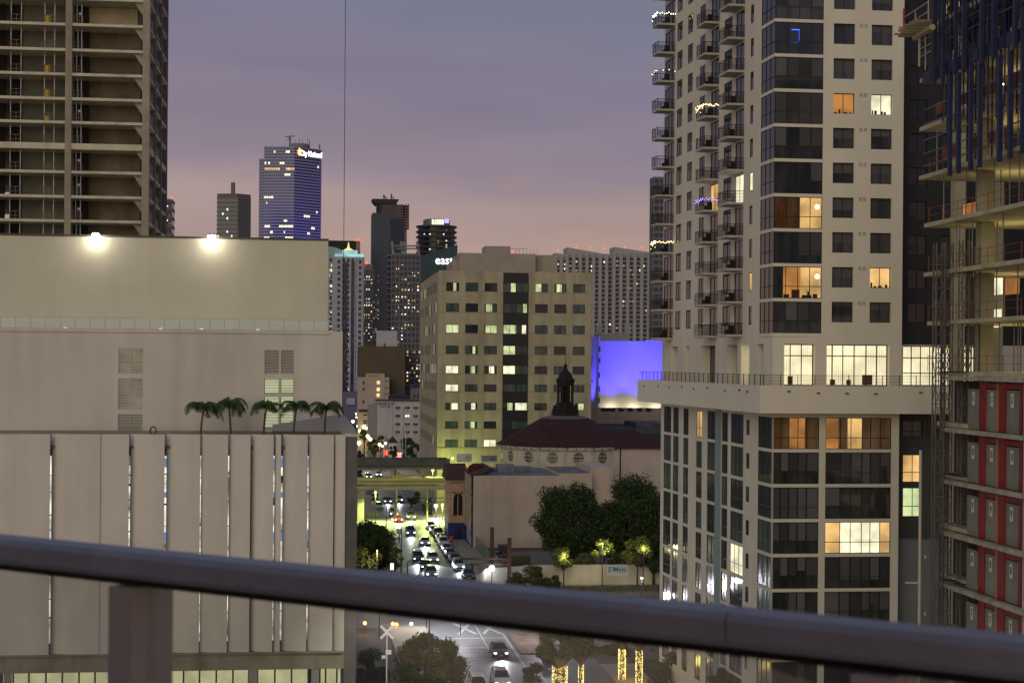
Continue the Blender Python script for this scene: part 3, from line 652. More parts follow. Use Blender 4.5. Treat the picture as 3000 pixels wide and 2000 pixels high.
# red hoop sign/fitting standing on the roof deck
hp = MB(); c = FG.P(FG.S(449, 1260, -3), -3, 0); zc = FG.Z(449, 1261, -3)
for i in range(16):
    t0, t1 = 2 * math.pi * i / 16, 2 * math.pi * (i + 1) / 16
    e = Vector((E1.x, E1.y, 0)); p = lambda t: Vector((c.x, c.y, zc)) + e * (.28 * math.cos(t)) + Vector((0, 0, .38 * math.sin(t))); hp.tube(p(t0), p(t1), .07)
hp.box(FG, FG.S(449, 1260, -3) - .05, FG.S(449, 1260, -3) + .05, -3.05, -2.95, zt0, zc - .36)
tag(hp.build('roof_ring', mat('dull_red_metal', (.10, .035, .03), .6)), 'small dark red ring standing upright on the roof edge behind the panels', 'roof fitting')
# floodlights above the upper wall
for k, (u, v) in enumerate(((280, 686), (620, 691))):
    s, z = FG.sz(u, v, DU + .7)
    f = thing('floodlight', ('bright floodlight on the wall top in front of the concrete tower frame', 'bright floodlight on the wall top beside the small grey high-rise')[k], 'floodlight', FG.P(s, DU + .7, z), 'floodlights on the white wall')
    MB().box(FG, s - .04, s + .04, DU - .3, DU + .5, z + .02, z + .1).box(FG, s - .3, s + .3, DU + .45, DU + .95, z + .05, z + .22).build('bracket', M_FRAME, f)
    P = FG.P(s, DU + .7, z - .02); MB().lathe(P, [(.06, -.4), (.3, -.3), (.42, -.05), (.3, .1)], 12).build('lamp_lens', emit('flood_lens', (1, .98, .8), 40.0), f)
    lamp('flood_beam', 'SPOT', FG.P(s, DU + .75, z - .3), 200, (1.0, .93, .62), f, .15, FG.P(s, DU + .2, z - 6), 120, .9)
    lamp('flood_spill', 'POINT', FG.P(s, DU + 1.8, z - .6), 90, (1.0, .95, .7), f, .25)
# palms on the roof deck
M_FROND = mat('palm_frond', (.04, .075, .02), .6, .4, 1.5); M_TRK = mat('palm_trunk', (.10, .085, .06), .9, .3, 2)
def make_palm(h, seed, loc, label, group):
    r = random.Random(seed); t = thing('palm_tree', label, 'palm', loc, group)
    L_ = Vector(loc); mb = MB(); n = 6; top = Vector((r.uniform(-.35, .35), r.uniform(-.1, .1), h))
    pts = [Vector((top.x * (i / n) ** 2, top.y * (i / n) ** 2, h * i / n)) for i in range(n + 1)]
    for i in range(n): mb.tube(L_ + pts[i], L_ + pts[i + 1], .13 - .05 * i / n, 8, 0, .13 - .05 * (i + 1) / n)
    mb.build('trunk', M_TRK, t); cr = MB()
    nf = r.randint(11, 16)
    for k in range(nf):
        az = 2 * math.pi * k / nf + r.uniform(-.35, .35); el = r.uniform(.25, 1.35); ln_ = r.uniform(1.8, 3.0); d = Vector((math.cos(az), math.sin(az), 0)); sd = Vector((-math.sin(az), math.cos(az), 0))
        p = L_ + top + Vector((0, 0, .1)); ang = el; seg = 9; prev = p
        for i in range(seg):
            stp = ln_ / seg; q = prev + (d * math.cos(ang) + Vector((0, 0, math.sin(ang)))) * stp; ang -= (el + 1.35) / seg * 1.2
            cr.tube(prev, q, .02, 3)
            t_ = (i + .5) / seg; ll = .62 * math.sin(math.pi * min(1, t_ * .85 + .15)) + .12
            for j in range(5):
                c0 = prev.lerp(q, j / 5)
                for sg in (-1, 1):
                    tip = c0 + sd * sg * ll * r.uniform(.55, .8) + Vector((0, 0, -ll * r.uniform(.35, .9))) + (q - prev).normalized() * ll * .35
                    w_ = (q - prev).normalized() * .03; cr.quad(c0 - w_, c0 + w_, tip + w_ * .4, tip - w_ * .4)
            prev = q
    cr.build('crown', M_FROND, t); return t
PL = [(588, 1190, 'leftmost roof palm'), (677, 1182, ''), (772, 1185, ''), (860, 1185, ''), (951, 1190, '')]
PLAB = ['small palm on the white building roof, leftmost of the row of five', 'small roof palm, second from the left of the row of five', 'small palm on the roof in front of the left edge of the lit louvres', 'small palm on the roof in front of the right edge of the lit louvres', 'small palm on the roof, rightmost of five, near the building corner']
for k, (u, v, _) in enumerate(PL):
    s, z = FG.sz(u, v + 8, -5); make_palm(z - zt0, 20 + k, FG.P(s, -5, zt0), PLAB[k], 'palms in a row on the white building roof')
# ================================================================ unfinished concrete tower far left
c = at(437, 400, 200.0); FT = Frame((c.x, c.y), E1); FS = Frame((c.x, c.y), E2)
K = thing('unfinished_tower', 'bare concrete tower frame under construction with open floors', 'tower', (c.x, c.y, 0))
vs = [-5, 71, 145, 216.5, 288, 357, 422, 502, 574, 645]
zf = [FT.Z(300, v) for v in vs]
for _ in range(4): zf.insert(0, zf[0] + 3.1)
zf = [z for z in zf if z < zf[-1] + 60]
while zf[-1] > 4: zf.append(zf[-1] - 3.1)
zf = sorted(z for z in zf if z > 2)[::-1]
zf = [z for z in zf if z < 90]
SL = MB(); sl0 = FT.S(-160, 400)
for z in zf:
    th = .75 if abs(z - FT.Z(300, 422)) < .1 else .34
    SL.box(FT, sl0, -.05, -25, .0, z - th, z)
SL.build('floor_slab', mat('slab_concrete', (.60, .56, .43), .9, .2, .4, bump=.1, streak=.15), K)
CO = []
for u0, u1 in ((416, 437), (190, 209), (-42, -22)):
    MB().box(FT, FT.S(u0, 400), FT.S(u1, 400), -.9, .06, 0, 92).build('column', M_CONC, K)
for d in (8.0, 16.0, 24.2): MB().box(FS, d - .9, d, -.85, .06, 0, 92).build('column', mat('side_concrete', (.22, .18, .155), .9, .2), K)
CW = MB()
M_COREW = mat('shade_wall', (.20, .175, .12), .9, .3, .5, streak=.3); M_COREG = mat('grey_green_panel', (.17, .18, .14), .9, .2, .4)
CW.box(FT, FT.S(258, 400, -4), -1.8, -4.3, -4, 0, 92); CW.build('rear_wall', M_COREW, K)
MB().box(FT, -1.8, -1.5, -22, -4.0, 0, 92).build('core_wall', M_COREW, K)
MB().box(FT, FT.S(215, 400, -3), FT.S(258, 400, -3.6), -3.9, -3.6, 0, 92).box(FT, FT.S(30, 400, -4), FT.S(62, 400, -4), -4.3, -4, 0, 92).box(FT, sl0, FT.S(15, 400, -4), -4.3, -4, 0, 92).build('open_bay_shade', mat('bay_shade_dark', (.02, .022, .026), .8), K)  # dark sheets stand in for the shade inside the open bays
MB().box(FT, FT.S(62, 400, -4), FT.S(190, 400, -4), -4.6, -4.3, 0, 92).box(FT, FT.S(190, 400, -4), FT.S(215, 400, -4), -4.5, -4.2, 0, 92).build('infill_board', M_COREG, K)
for z in zf[::-1]:
    pass
# haunches at the corner column, infill panels on the side face
IP = MB()
for z in zf:
    HB = MB()
    q0 = z - .34
    HB.add([FT.P(-2.0, -.5, q0), FT.P(-.9, -.5, q0), FT.P(-.9, -.5, q0 - 1.6), FT.P(-2.0, -.9, q0), FT.P(-.9, -.9, q0), FT.P(-.9, -.9, q0 - 1.6)], [(0, 1, 2), (5, 4, 3), (0, 3, 4, 1), (1, 4, 5, 2), (2, 5, 3, 0)])
    HB.build('haunch', M_CONC, K)
    IP.box(FS, .9, 7.1, -.5, -.2, z, z + 1.55); IP.box(FS, 8, 15.1, -.5, -.2, z, z + 1.2)
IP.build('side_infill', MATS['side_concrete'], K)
M_STUD = mat('stud_steel', (.42, .44, .48), .5, metal=.2); M_GR = mat('rusty_guard_rail', (.26, .15, .10), .8); M_TAGW = mat('white_notice', (.6, .62, .65), .6)
zz = [z for z in zf if 50 < z + 0 < 85] + []
for z in [z for z in zf if z > FT.Z(300, 720)]:
    for u in (30, 60, 129, 158, 223 if int(z) % 2 else 226, 237): MB().box(FT, FT.S(u, 400, -1.2) - .05, FT.S(u, 400, -1.2) + .05, -1.3, -1.2, z, z + 2.75).build('steel_stud', M_STUD, K)
    if int(z * 10) % 3: sN = FT.S(232, 400, -1.4); MB().box(FT, sN - .15, sN + .15, -1.35, -1.32, z + 1.3, z + 1.6).build('paper_notice', M_TAGW, K)
    for (u0, u1) in ((29, 62), (128, 160), (216, 241)):
        s0, s1 = FT.S(u0, 400, -.8), FT.S(u1, 400, -.8); gr = MB()
        for q in (.45, 1.0): gr.box(FT, s0, s1, -.85, -.79, z + q, z + q + .05)
        for s in (s0, s1 - .06, (s0 + s1) / 2): gr.box(FT, s, s + .05, -.87, -.8, z, z + 1.1)
        gr.build('guard_rail', M_GR, K)
CH = {1: 'yellow plastic bin on an open floor, highest of those in the concrete tower', 3: 'yellow plastic bin on an open floor, second highest in the concrete tower', 4: 'yellow plastic bin in the middle of the concrete tower floors', 5: 'short yellow bin on the lowest floor that holds one in the concrete tower'}
for i, z in enumerate(sorted([z for z in zf if FT.Z(300, 440) < z + 1.5 < 82])[::-1][:7]):
    s = FT.S(139, 400, -2.5)
    if i in CH: tag(MB().lathe(FT.P(s, -2.5, z), [(.3, 0), (.34, .1), (.3, .5), (.34, .9), (.3, 1.3 if i != 5 else .8)], 10).build('yellow_bin', mat('yellow_plastic', (.55, .42, .03), .6, .2)), CH[i], 'bin', 'yellow bins on the open tower floors')
tw = MB(); tw.box(FT, FT.S(258, 60, -3.8), -1.9, -3.9, -3.7, FT.Z(300, 64), FT.Z(300, -4) - .35); tw.build('lit_wall_panel', mat('lit_wall_beige', (.40, .35, .24), .9, .2, .6), K)  # lit top-floor wall: the light is put into a paler panel
# hoist cable hanging in the sky
p0 = at(1013, -120, 170); p1 = at(1008, 712, 170)
tag(MB().tube(p0, (p1.x, p1.y, 20), .035, 5).build('hoist_cable', M_BLACK), 'thin dark vertical cable hanging in front of the sky', 'cable')
# ================================================================ building under construction at the right edge
cc = at(2692, 560, 110.0); FC = Frame((cc.x, cc.y), -E2)
Q = thing('construction_building', 'unfinished concrete building with open slabs, blue climbing screens and red hoist landings', 'building', (cc.x, cc.y, 0))
def pl(F, u, v, d=0.0): s, z = F.sz(u, v, d); return F.P(s, d, z)
lev = [53.6 + 3.33 * 3 - 3.33 * k for k in range(0, 18)]
M_CSL = mat('lit_slab_concrete', (.50, .44, .30), .9, .25, .5, bump=.1, streak=.2)
for k, z in enumerate(lev):
    s0 = 0 if z > 45 else (FC.S(2706, 810) if z > 38 else (FC.S(2716, 952) if z > 35 else (FC.S(2753, 1376) if z < 29 else FC.S(2745, 1200))))
    if z > 1: MB().box(FC, s0, 40, -24, 0, z - .27, z).build('floor_slab', M_CSL, Q)
M_CCOL = mat('cream_column', (.42, .40, .27), .9, .2, .6, streak=.2)
for u, d, wd in ((2866, -1.8, .45), (3020, -1.5, .5), (2790, -12, .5), (2900, -12, .5)):
    s = FC.S(u, 800, d)
    MB().box(FC, s - wd, s + wd, d - .9, d, 0, 64).build('column', M_CCOL, Q)
s = FC.S(2996, 1500, .25); MB().box(FC, s, s + 1.0, -.2, .25, 0, 33.4).build('edge_column', mat('pale_column', (.45, .42, .36), .9, .2), Q)
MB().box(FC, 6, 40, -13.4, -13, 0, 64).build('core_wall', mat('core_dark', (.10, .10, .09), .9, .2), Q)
for (u0, u1, v0, v1, m) in ((2822, 2880, 600, 640, L_AMBER), (2912, 2936, 812, 862, L_PALE), (2912, 2933, 905, 932, L_PALE), (2945, 2985, 815, 860, L_AMBER), (2912, 2930, 952, 958, L_PALE), (2880, 2905, 350, 372, L_AMBER)):
    a, z1 = FC.sz(u0, v0, -12); b, z0 = FC.sz(u1, v1, -12)
    MB().box(FC, min(a, b), max(a, b), -12.05, -12, z0, z1).build('lit_opening', m, Q)
# props and stacked material between the slabs
pr = random.Random(5); M_PROP = mat('galvanised_prop', (.25, .25, .24), .5, .3, metal=.5)
for z in lev:
    if 31 < z < 56:
        for k in range(11):
            s = pr.uniform(1, 17); d = pr.choice((-.5, -.6, -3, -5)); MB().tube(FC.P(s, d, z), FC.P(s, d, z + 3.06), .04, 5).build('shoring_prop', M_PROP, Q)
RL = MB(); M_RR = mat('safety_rail_red', (.25, .07, .05), .7)
for z in lev:
    if 31 < z < 50:
        for q in (.5, 1.0): RL.tube(FC.P(1.5, -.15, z + q), FC.P(16, -.15, z + q), .02, 4)
        for k in range(7): RL.tube(FC.P(1.5 + k * 2.4, -.15, z), FC.P(1.5 + k * 2.4, -.15, z + 1.05), .025, 4)
RL.build('safety_rail', M_RR, Q)
# blue climbing screen
CS = thing('climbing_screen', 'dark blue climbing formwork screen of tall posts and trusses on the upper floors', 'formwork', (cc.x, cc.y, 40))
M_BLU = mat('blue_formwork_steel', (.014, .02, .075), .5, .25, 1.5, spec=.4); M_BLD = mat('dark_blue_net', (.012, .014, .045), .8, .4, 1.2)
for u, v0, v1, wd in ((2736, -60, 245, .2), (2761, -60, 243, .22), (2799, -60, 218, .2), (2823, -60, 212, .24), (2875, -60, 190, .3), (2910, -60, 172, .22), (2973, -60, 145, .34),
                      (2781, 220, 516, .2), (2806, 215, 508, .28), (2842, 190, 498, .24), (2869, 180, 490, .2), (2926, 165, 474, .32), (2957, 150, 465, .26), (2994, 20, 450, .2)):
    s, z0 = FC.sz(u, v1, .5); z1 = FC.Z(u, v0, .5)
    MB().box(FC, s - wd / 2, s + wd / 2, .35, .6, z0, z1).build('screen_post', M_BLU, CS)
for k, u in enumerate(range(2750, 3000, 12)):
    s = FC.S(u, 300, .2); vv = (150, 300, 380, 440, 330)[k % 5]; z0 = FC.Z(u, 60 + vv - (u - 2750) * .25, .2)
    MB().box(FC, s - .04, s + .04, .15, .22, z0, 66).build('thin_upright', (M_BLU, M_BLD)[k % 2], CS)
za = FC.Z(2740, 207, .3); BM = MB()
for k in range(9): BM.box(FC, 1.2 + k * 1.9, 2.8 + k * 1.9, .05, .3, za - .55, za + .2)
BM.build('screen_beam', M_BLU, CS)
RA = MB()
for v in (300, 345, 392, 432, 470): z = FC.Z(2762, v, .4); RA.tube(FC.P(1.8, .4, z), FC.P(19, .4, z), .045, 5)
for v in (20, 60, 95, 130): z = FC.Z(2745, v, .4); RA.tube(FC.P(1.0, .3, z), FC.P(19, .3, z), .03, 5)
RA.build('screen_rail', mat('blue_grey_tube', (.10, .13, .22), .5, .2), CS)
TR = MB(); z0_, z1_ = FC.Z(2745, 190, 0), 66
for k in range(60):
    s = .8 + k * .3; zq = z0_
    while zq < z1_:
        if pr.random() < .75: TR.tube(FC.P(s, pr.uniform(-1.5, .1), zq), FC.P(s + pr.choice((-1, 1)) * pr.uniform(.1, 1.2), pr.uniform(-1.5, .1), zq + pr.uniform(.9, 2.4)), pr.choice((.02, .03, .045)), 4)
        zq += 1.2
    if k % 3 == 0: TR.tube(FC.P(s, -.4, z0_), FC.P(s, -.4, z1_), .035, 4)
TR.build('truss_bracing', mat('grey_blue_scaffold', (.07, .08, .12), .6, .4, 2), CS)
NT = MB()
for k in range(14):
    if pr.random() < .95: NT.box(FC, 1.0 + k * 1.2, 2.18 + k * 1.2, -1.7, -1.65, z0_ + pr.uniform(0, 2), z1_ - pr.uniform(0, 2))
NT.build('debris_net', M_BLD, CS)
M_TER = mat('terracotta_board', (.22, .09, .06), .85, .3, 1)
for v, rng in ((298, (2, 5, 8)), (300, (6, 9, 12)), (440, (3, 4, 7, 9, 11))):
    z = FC.Z(2800, v, -.2)
    for k in rng: MB().box(FC, k * 1.2, k * 1.2 + 1.1, -.26, -.2, z - .35, z + .4).build('edge_board', M_TER, CS)
# timber landing platform
TP = thing('landing_platform', 'timber plank platform with pale guard rails jutting from the upper floor', 'platform', pl(FC, 2690, 105, 1.0))
M_TIM = mat('weathered_timber', (.26, .20, .13), .85, .3, 2.5); pk = MB()
for k, (u0, u1, v) in enumerate(((2632, 2728, 90), (2634, 2728, 82), (2650, 2728, 74), (2621, 2690, 101), (2632, 2694, 107), (2640, 2724, 97), (2664, 2728, 68), (2680, 2728, 62))):
    Y = 107 - k * .0 - (107 - v) * .08; p, q = at(u0, v, Y), at(u1, v - 1, Y); pk.tube(p, q, .09, 4)
pk.build('plank', M_TIM, TP)
MB().tube(at(2680, 113, 107), at(2732, 80, 103), .2, 6).build('edge_beam', mat('yellow_formwork_beam', (.45, .38, .18), .8, .2), TP)
gr_ = MB()
for a, b in (((2652, 50, 107), (2720, 6, 102)), ((2652, 78, 107), (2720, 34, 102)), ((2682, 33, 105), (2682, 68, 105)), ((2720, -5, 102), (2720, 60, 102))): gr_.tube(at(*a), at(*b), .045, 5)
gr_.build('guard_rail', mat('pale_rail', (.42, .38, .28), .7), TP)
MB().tube(at(2648, 26, 107), at(2648, 92, 107), .07, 6).build('red_post', mat('red_primer', (.30, .07, .04), .7), TP)
pp_ = MB(); pp_.tube(at(2694, 105, 106), at(2693, 196, 106), .08, 6); pp_.tube(at(2711, 100, 105), at(2711, 206, 105), .04, 6); pp_.tube(at(2696, 145, 106), at(2727, 128, 103), .035, 5); pp_.tube(at(2696, 168, 106), at(2727, 150, 103), .035, 5)
pp_.build('prop', mat('cream_prop', (.40, .38, .28), .7), TP)
# hoist landings with floor numbers
M_RED = mat('red_landing_frame', (.22, .01, .01), .6, .25, 1); M_DOOR = mat('grey_landing_door', (.20, .205, .165), .6, .25, .8, metal=.1); M_ORG = mat('ochre_frame', (.36, .17, .05), .6, .2)
M_LBL = mat('white_label', (.60, .58, .55), .7, .1); M_INK = mat('label_ink', (.03, .03, .03), .8)
num = 11
HLV = [33.35, 30.0, 26.65, 23.3, 19.95, 16.6, 13.25]
for k, z in enumerate(HLV[1:6]):
    top = HLV[k] - .3
    La = thing('hoist_landing', 'red framed hoist landing with grey doors, ' + ('topmost of the five in view', 'second from the top', 'middle one of the five', 'fourth from the top', 'lowest, just above the handrail')[k], 'hoist landing', FC.P(8, .1, z), 'hoist landings beside the masts')
    for (u0, u1) in ((2868, 2886), (2924, 2945), (2986, 2995)):
        a, b = FC.S(u0, 1400, .1), FC.S(u1, 1400, .1); MB().box(FC, a, b, -.1, .12, z + .03, top).build('red_post', M_RED, La)
    a, b = FC.S(2867, 1400, .1), FC.S(2994, 1400, .1); MB().box(FC, a, b, -.08, .1, top - .42, top - .1).build('header', M_RED, La)
    for j, (u0, u1, ul) in enumerate(((2834, 2866, 2850), (2887, 2919, 2904), (2946, 2986, 2964))):
        a, b = FC.S(u0, 1400, .05), FC.S(u1, 1400, .05)
        o = MB().box(FC, a + .02, b - .02, -.02, .05, z + .06, top - .5).box(FC, a + .1, b - .1, .05, .07, z + .2, z + 1.1).build('door', M_DOOR, La)
        s = FC.S(ul, 1400, .08); pz = z + 1.95
        MB().box(FC, s - .2, s + .2, .07, .09, pz - .42, pz + .42).build('label_plate', M_LBL, o)
        text('floor_number', str(num - k), M_INK, o, FC, s, .095, pz, .62, .004, .55 if num - k > 9 else .8, bold=.012)
    a, b = FC.S(2919, 1400, .1), FC.S(2925, 1400, .1); MB().box(FC, a, b, -.05, .13, z + .03, top - .1).build('ochre_post', M_ORG, La)
sv = MB()
for z in HLV: sv.box(FC, FC.S(2775, 1400), 24, .0, .55, z - .28, z - .02)
sv.build('landing_ledge', mat('stained_ledge', (.42, .39, .31), .9, .35, 1.2, streak=.3), Q)
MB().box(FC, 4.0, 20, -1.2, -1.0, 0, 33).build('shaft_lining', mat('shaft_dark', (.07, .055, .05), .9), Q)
# lattice hoist masts
def mast(u, Y, vt, label, w=.8):
    p = at(u, 1200, Y); zt = H - (vt - 1060) / FP * Y + ROLL * (u - CX) / FP * Y
    M = thing('hoist_mast', label, 'hoist mast', (p.x, p.y, 0), 'lattice hoist masts'); cs = []
    for i, j in ((-1, -1), (1, -1), (1, 1), (-1, 1)):
        q = Vector((p.x, p.y, 0)) + Vector((E1.x, E1.y, 0)) * (w / 2 * i) + Vector((E2.x, E2.y, 0)) * (w / 2 * j); cs.append(q)
        MB().tube(q, q + Vector((0, 0, zt)), .05, 5).build('leg', mat('mast_steel', (.15, .13, .12), .6, .3, metal=.3), M)
    lb = MB(); z = 0; k = 0
    while z < zt - .1:
        for i in range(4):
            a, b = cs[i], cs[(i + 1) % 4]; z2 = min(z + 1.5, zt)
            lb.tube(a + Vector((0, 0, z)), b + Vector((0, 0, z)), .035, 4)
            if k % 2: lb.tube(a + Vector((0, 0, z)), b + Vector((0, 0, z2)), .028, 4)
            else: lb.tube(b + Vector((0, 0, z)), a + Vector((0, 0, z2)), .028, 4)
        z += 1.5; k += 1
    lb.build('lattice', MATS['mast_steel'], M)
    ti = MB()
    for z in (33.6, 27, 20.2):
        ti.tube(cs[1] + Vector((0, 0, z)), FC.P(9, .3, z), .05, 4); ti.tube(cs[2] + Vector((0, 0, z)), FC.P(7, .3, z), .05, 4)
    ti.build('wall_tie', M_BLACK, M); return M
mast(2748, 104, 712, 'left lattice hoist mast, standing clear of the slabs', .55)
mast(2774, 104.6, 712, 'middle lattice hoist mast close beside the left one', .5)
mast(2825, 103, 702, 'right lattice hoist mast in front of the marked red landings', .6)
gm = MB(); p = at(2852, 1200, 102.5)
for i in (-.35, 0, .35):
    q = Vector((p.x, p.y, 0)) + Vector((E1.x, E1.y, 0)) * i; gm.tube(q, q + Vector((0, 0, 41.6)), .05, 5)
for k in range(28): q = Vector((p.x, p.y, k * 1.5)); gm.tube(q - Vector((E1.x, E1.y, 0)) * .35, q + Vector((E1.x, E1.y, 0)) * .35, .04, 4)
tag(gm.build('hoist_guide', MATS['mast_steel']), 'ladder-like dark hoist guide rails between the right mast and the numbered doors', 'hoist guide')
pv = at(2697, 1318, 100); o = MB().tube((pv.x, pv.y, 0), pv, .09, 8).box(LOC, pv.x - .9, pv.x + .1, pv.y - .04, pv.y + .04, 20.4, 20.5).box(LOC, pv.x - .9, pv.x + .1, pv.y - .04, pv.y + .04, 10.3, 10.4).build('standpipe', mat('pale_pipe', (.45, .42, .36), .6))
tag(o, 'tall thin pale pipe standing left of the hoist masts', 'pipe')
# work light that shows lit inside the open floor
for k, (u, v) in enumerate(((2934, 246), (2932, 259), (2941, 248))):
    pass
wl = thing('work_light', 'small white work lights glowing inside the upper open floor behind the blue posts', 'work light', pl(FC, 2934, 250, -.4))
for u, v in ((2934, 243), (2941, 247), (2933, 259)): MB().lathe(pl(FC, u, v, -.4), [(.02, -.06), (.07, 0), (.02, .06)], 8).build('bulb', L_BULBW, wl)
for k, z in enumerate(lev):
    if 33 < z < 61: lamp('underside_fill', 'POINT', FC.P(5.5, -4.5, z + .9), (110 if z < 56 else 60), (1, .84, .42), wl, .3)  # unseen fill lamps added on each floor to brighten the slab undersides
    if 33 < z < 61 and k % 2: lamp('underside_fill', 'POINT', FC.P(12, -6, z + 1.2), 70, (1, .84, .42), wl, .3)
# ================================================================ ochre office block in the centre
def corner(u, v, Y): c = at(u, v, Y); return Frame((c.x, c.y), E1), Frame((c.x, c.y), E2)
FO, FOS = corner(1283, 1000, 360.0)
O = thing('office_block', 'ochre concrete office block with a dark glazed strip down its front', 'building', FO.P(0, 0, 0))
rows = [(829.6, 855), (890, 915.5), (952, 977), (1013.5, 1038), (1071.6, 1095), (1126, 1147.4), (1180, 1201), (1234, 1255), (1287, 1309)]
colu = [(1306, 1344), (1363, 1400), (1419, 1456), (1567, 1604), (1623, 1658.6), (1678, 1713)]
zr_ = [(FO.Z(1500, b), FO.Z(1500, a)) for a, b in rows]
sc = [(FO.S(a, 1000), FO.S(b, 1000)) for a, b in colu]; stp = (FO.S(1473, 1000), FO.S(1548, 1000)); sRr = FO.S(1733, 1000); zT = FO.Z(1500, 795)
M_OCH = mat('ochre_concrete', (.44, .39, .27), .9, .16, .25, streak=.28)
W = MB(); H_ = [(a, b, z0, z1) for a, b in sc for z0, z1 in zr_] + [(stp[0], stp[1], zr_[-1][0] - 1.5, zT - .3)]
wall(W, FO, 0, sRr, 0, zT, H_, depth=.35)
LS_ = 62; sh_ = []
for i, (z0, z1) in enumerate(zr_):
    for k in range(11): s = 6 + k * 4.9; sh_.append((s, s + 1.7, z0, z1 + .3))
wall(W, FOS, 0, LS_, 0, zT - 2.2, sh_, depth=.1)
W.quad(FO.P(0, 0, zT), FO.P(sRr, 0, zT), FO.P(sRr, -LS_, zT), FO.P(0, -LS_, zT)); W.quad(FOS.P(0, 0, zT - 2.2), FOS.P(8, 0, zT - 2.2), FOS.P(8, -.2, zT), FOS.P(0, -.2, zT)); W.quad(FO.P(sRr, 0, 0), FO.P(sRr, -LS_, 0), FO.P(sRr, -LS_, zT), FO.P(sRr, 0, zT))
W.box(FOS, 8, LS_, -8, -.05, zT - 2.3, zT - .02)
W.build('wall', M_OCH, O)
LD_ = MB(); LD_.box(FO, -.1, sRr, 0, .18, zr_[-1][0] - .35, zr_[-1][0] - .1)
for z0, z1 in zr_: LD_.box(FO, 0, stp[0], 0, .03, z0 - .12, z0 - .04).box(FO, stp[1], sRr, 0, .03, z0 - .12, z0 - .04)
LD_.build('string_course', mat('ochre_dark_trim', (.30, .26, .18), .9, .2), O)
lit = {(0, 0): [(0, .55, M_GLASS), (.55, .78, L_LIME), (.78, 1, M_GLASS)], (0, 2): L_LIME, (0, 4): L_PALE, (0, 5): L_PALE, (0, 6): [(0, .45, M_GREEN), (.45, 1, L_PALE)], (1, 3): [(0, .6, M_GREEN), (.6, .8, L_LIME), (.8, 1, M_GREEN)],
       (1, 4): [(0, .45, M_GLASS), (.45, .8, L_LIME), (.8, 1, M_GLASS)], (1, 6): [(0, .5, M_GREEN), (.5, .85, L_PALE), (.85, 1, M_GLASS)], (1, 7): [(0, .45, M_GREEN), (.45, .8, L_LIME), (.8, 1, M_GREEN)], (2, 1): [(0, .12, M_GREEN), (.12, .6, L_LIME), (.6, 1, M_GREEN)],
       (2, 2): [(0, .1, M_GLASS), (.1, 1, L_LIME)], (2, 4): [(0, .4, M_GLASS), (.4, .8, L_PALE), (.8, 1, M_GLASS)], (2, 8): L_PALE, (3, 0): [(0, .5, L_LIME), (.5, 1, M_GREEN)], (4, 0): [(0, .2, M_GREEN), (.2, .6, L_LIME), (.6, 1, M_GREEN)], (5, 6): [(0, .18, L_PALE), (.18, .5, M_GREEN), (.5, 1, L_LIME)], (4, 6): [(0, .1, L_PALE), (.1, 1, M_GREEN)]}
rg_ = random.Random(2); L_DIMS = emit('dim_slot_light', (1, .95, .6), .35, .4, 1); M_SLOT = mat('slot_dark', (.05, .05, .045), .8, .3, .5)
for c, (a, b) in enumerate(sc):
    for r_, (z0, z1) in enumerate(zr_):
        L_ = lit.get((c, r_)); m = rg_.choice([M_GREEN, M_GREEN, M_GLASS]) if L_ is None else (L_ if not isinstance(L_, list) else M_GREEN)
        window(O, FO, (a, b, z0, z1), -.22, M_FRAME, m, 2, w=.1, panes=L_ if isinstance(L_, list) else None)
for h in sh_:
    MB().box(FOS, h[0], h[1], -.05, .02, h[2], h[3]).build('slot_window', rg_.choice([M_SLOT, M_SLOT, M_SLOT, M_SLOT, M_SLOT, M_SLOT, M_SLOT, M_GREEN, L_DIMS]), O)
MB().box(FO, stp[0], stp[1], -.5, -.25, zr_[-1][0] - 1.5, zT - .3).build('dark_strip', mat('strip_panel', (.012, .016, .016), .35, .2, spec=.5), O)
slit = {0: [(0, .3, M_GREEN), (.3, .5, L_LIME), (.5, 1, M_GREEN)], 1: [(0, .3, M_GREEN), (.3, .55, M_GLASS), (.55, .8, M_GREEN), (.8, .95, L_LIME)], 2: [(0, .52, L_LIME), (.52, .75, M_GLASS), (.75, .92, L_PALE)], 3: [(0, .48, L_LIME), (.48, 1, M_GLASS)], 4: [(0, .48, L_PALE), (.48, 1, M_GREEN)],
        5: [(0, .14, M_GLASS), (.14, 1, M_GREEN)], 6: [(0, .2, M_GLASS), (.2, .4, L_LIME), (.4, .5, M_GLASS), (.5, 1, L_PALE)], 7: [(0, .4, M_GLASS), (.4, 1, M_GREEN)], 8: [(0, .5, M_GLASS), (.5, 1, M_GREEN)]}
for r_, (z0, z1) in enumerate(zr_): window(O, FO, (stp[0] + .1, stp[1] - .1, z0 - .1, z1 + .1), -.2, M_FRAME, M_GREEN, 4, w=.1, panes=slit[r_], name='strip_window')
M_PH = mat('penthouse_stucco', (.36, .31, .26), .9, .15, .2)
PH = MB(); PH.box(FO, FO.S(1346, 760, -10), FO.S(1569, 760, -10), -30, -10, zT, FO.Z(1450, 742, -10)); PH.box(FO, FO.S(1569.2, 760, -12), FO.S(1628, 760, -12), -30, -12, zT, FO.Z(1600, 747, -12))
PH.box(FO, FO.S(1326, 760, -11), FO.S(1346, 760, -11), -28, -11, zT, FO.Z(1450, 765, -11)); PH.build('penthouse', M_PH, O)
MB().box(FO, FO.S(1422, 730, -18), FO.S(1496, 730, -18), -26, -18, FO.Z(1450, 742, -10), FO.Z(1450, 721, -18)).build('lift_housing', mat('lift_housing_paint', (.33, .30, .29), .9), O)
ra = MB(); zq = FO.Z(1450, 742, -10)
for k in range(8): s = FO.S(1500, 740, -11) + k * .85; ra.box(FO, s, s + .06, -11.1, -11, zq, zq + 1.2)
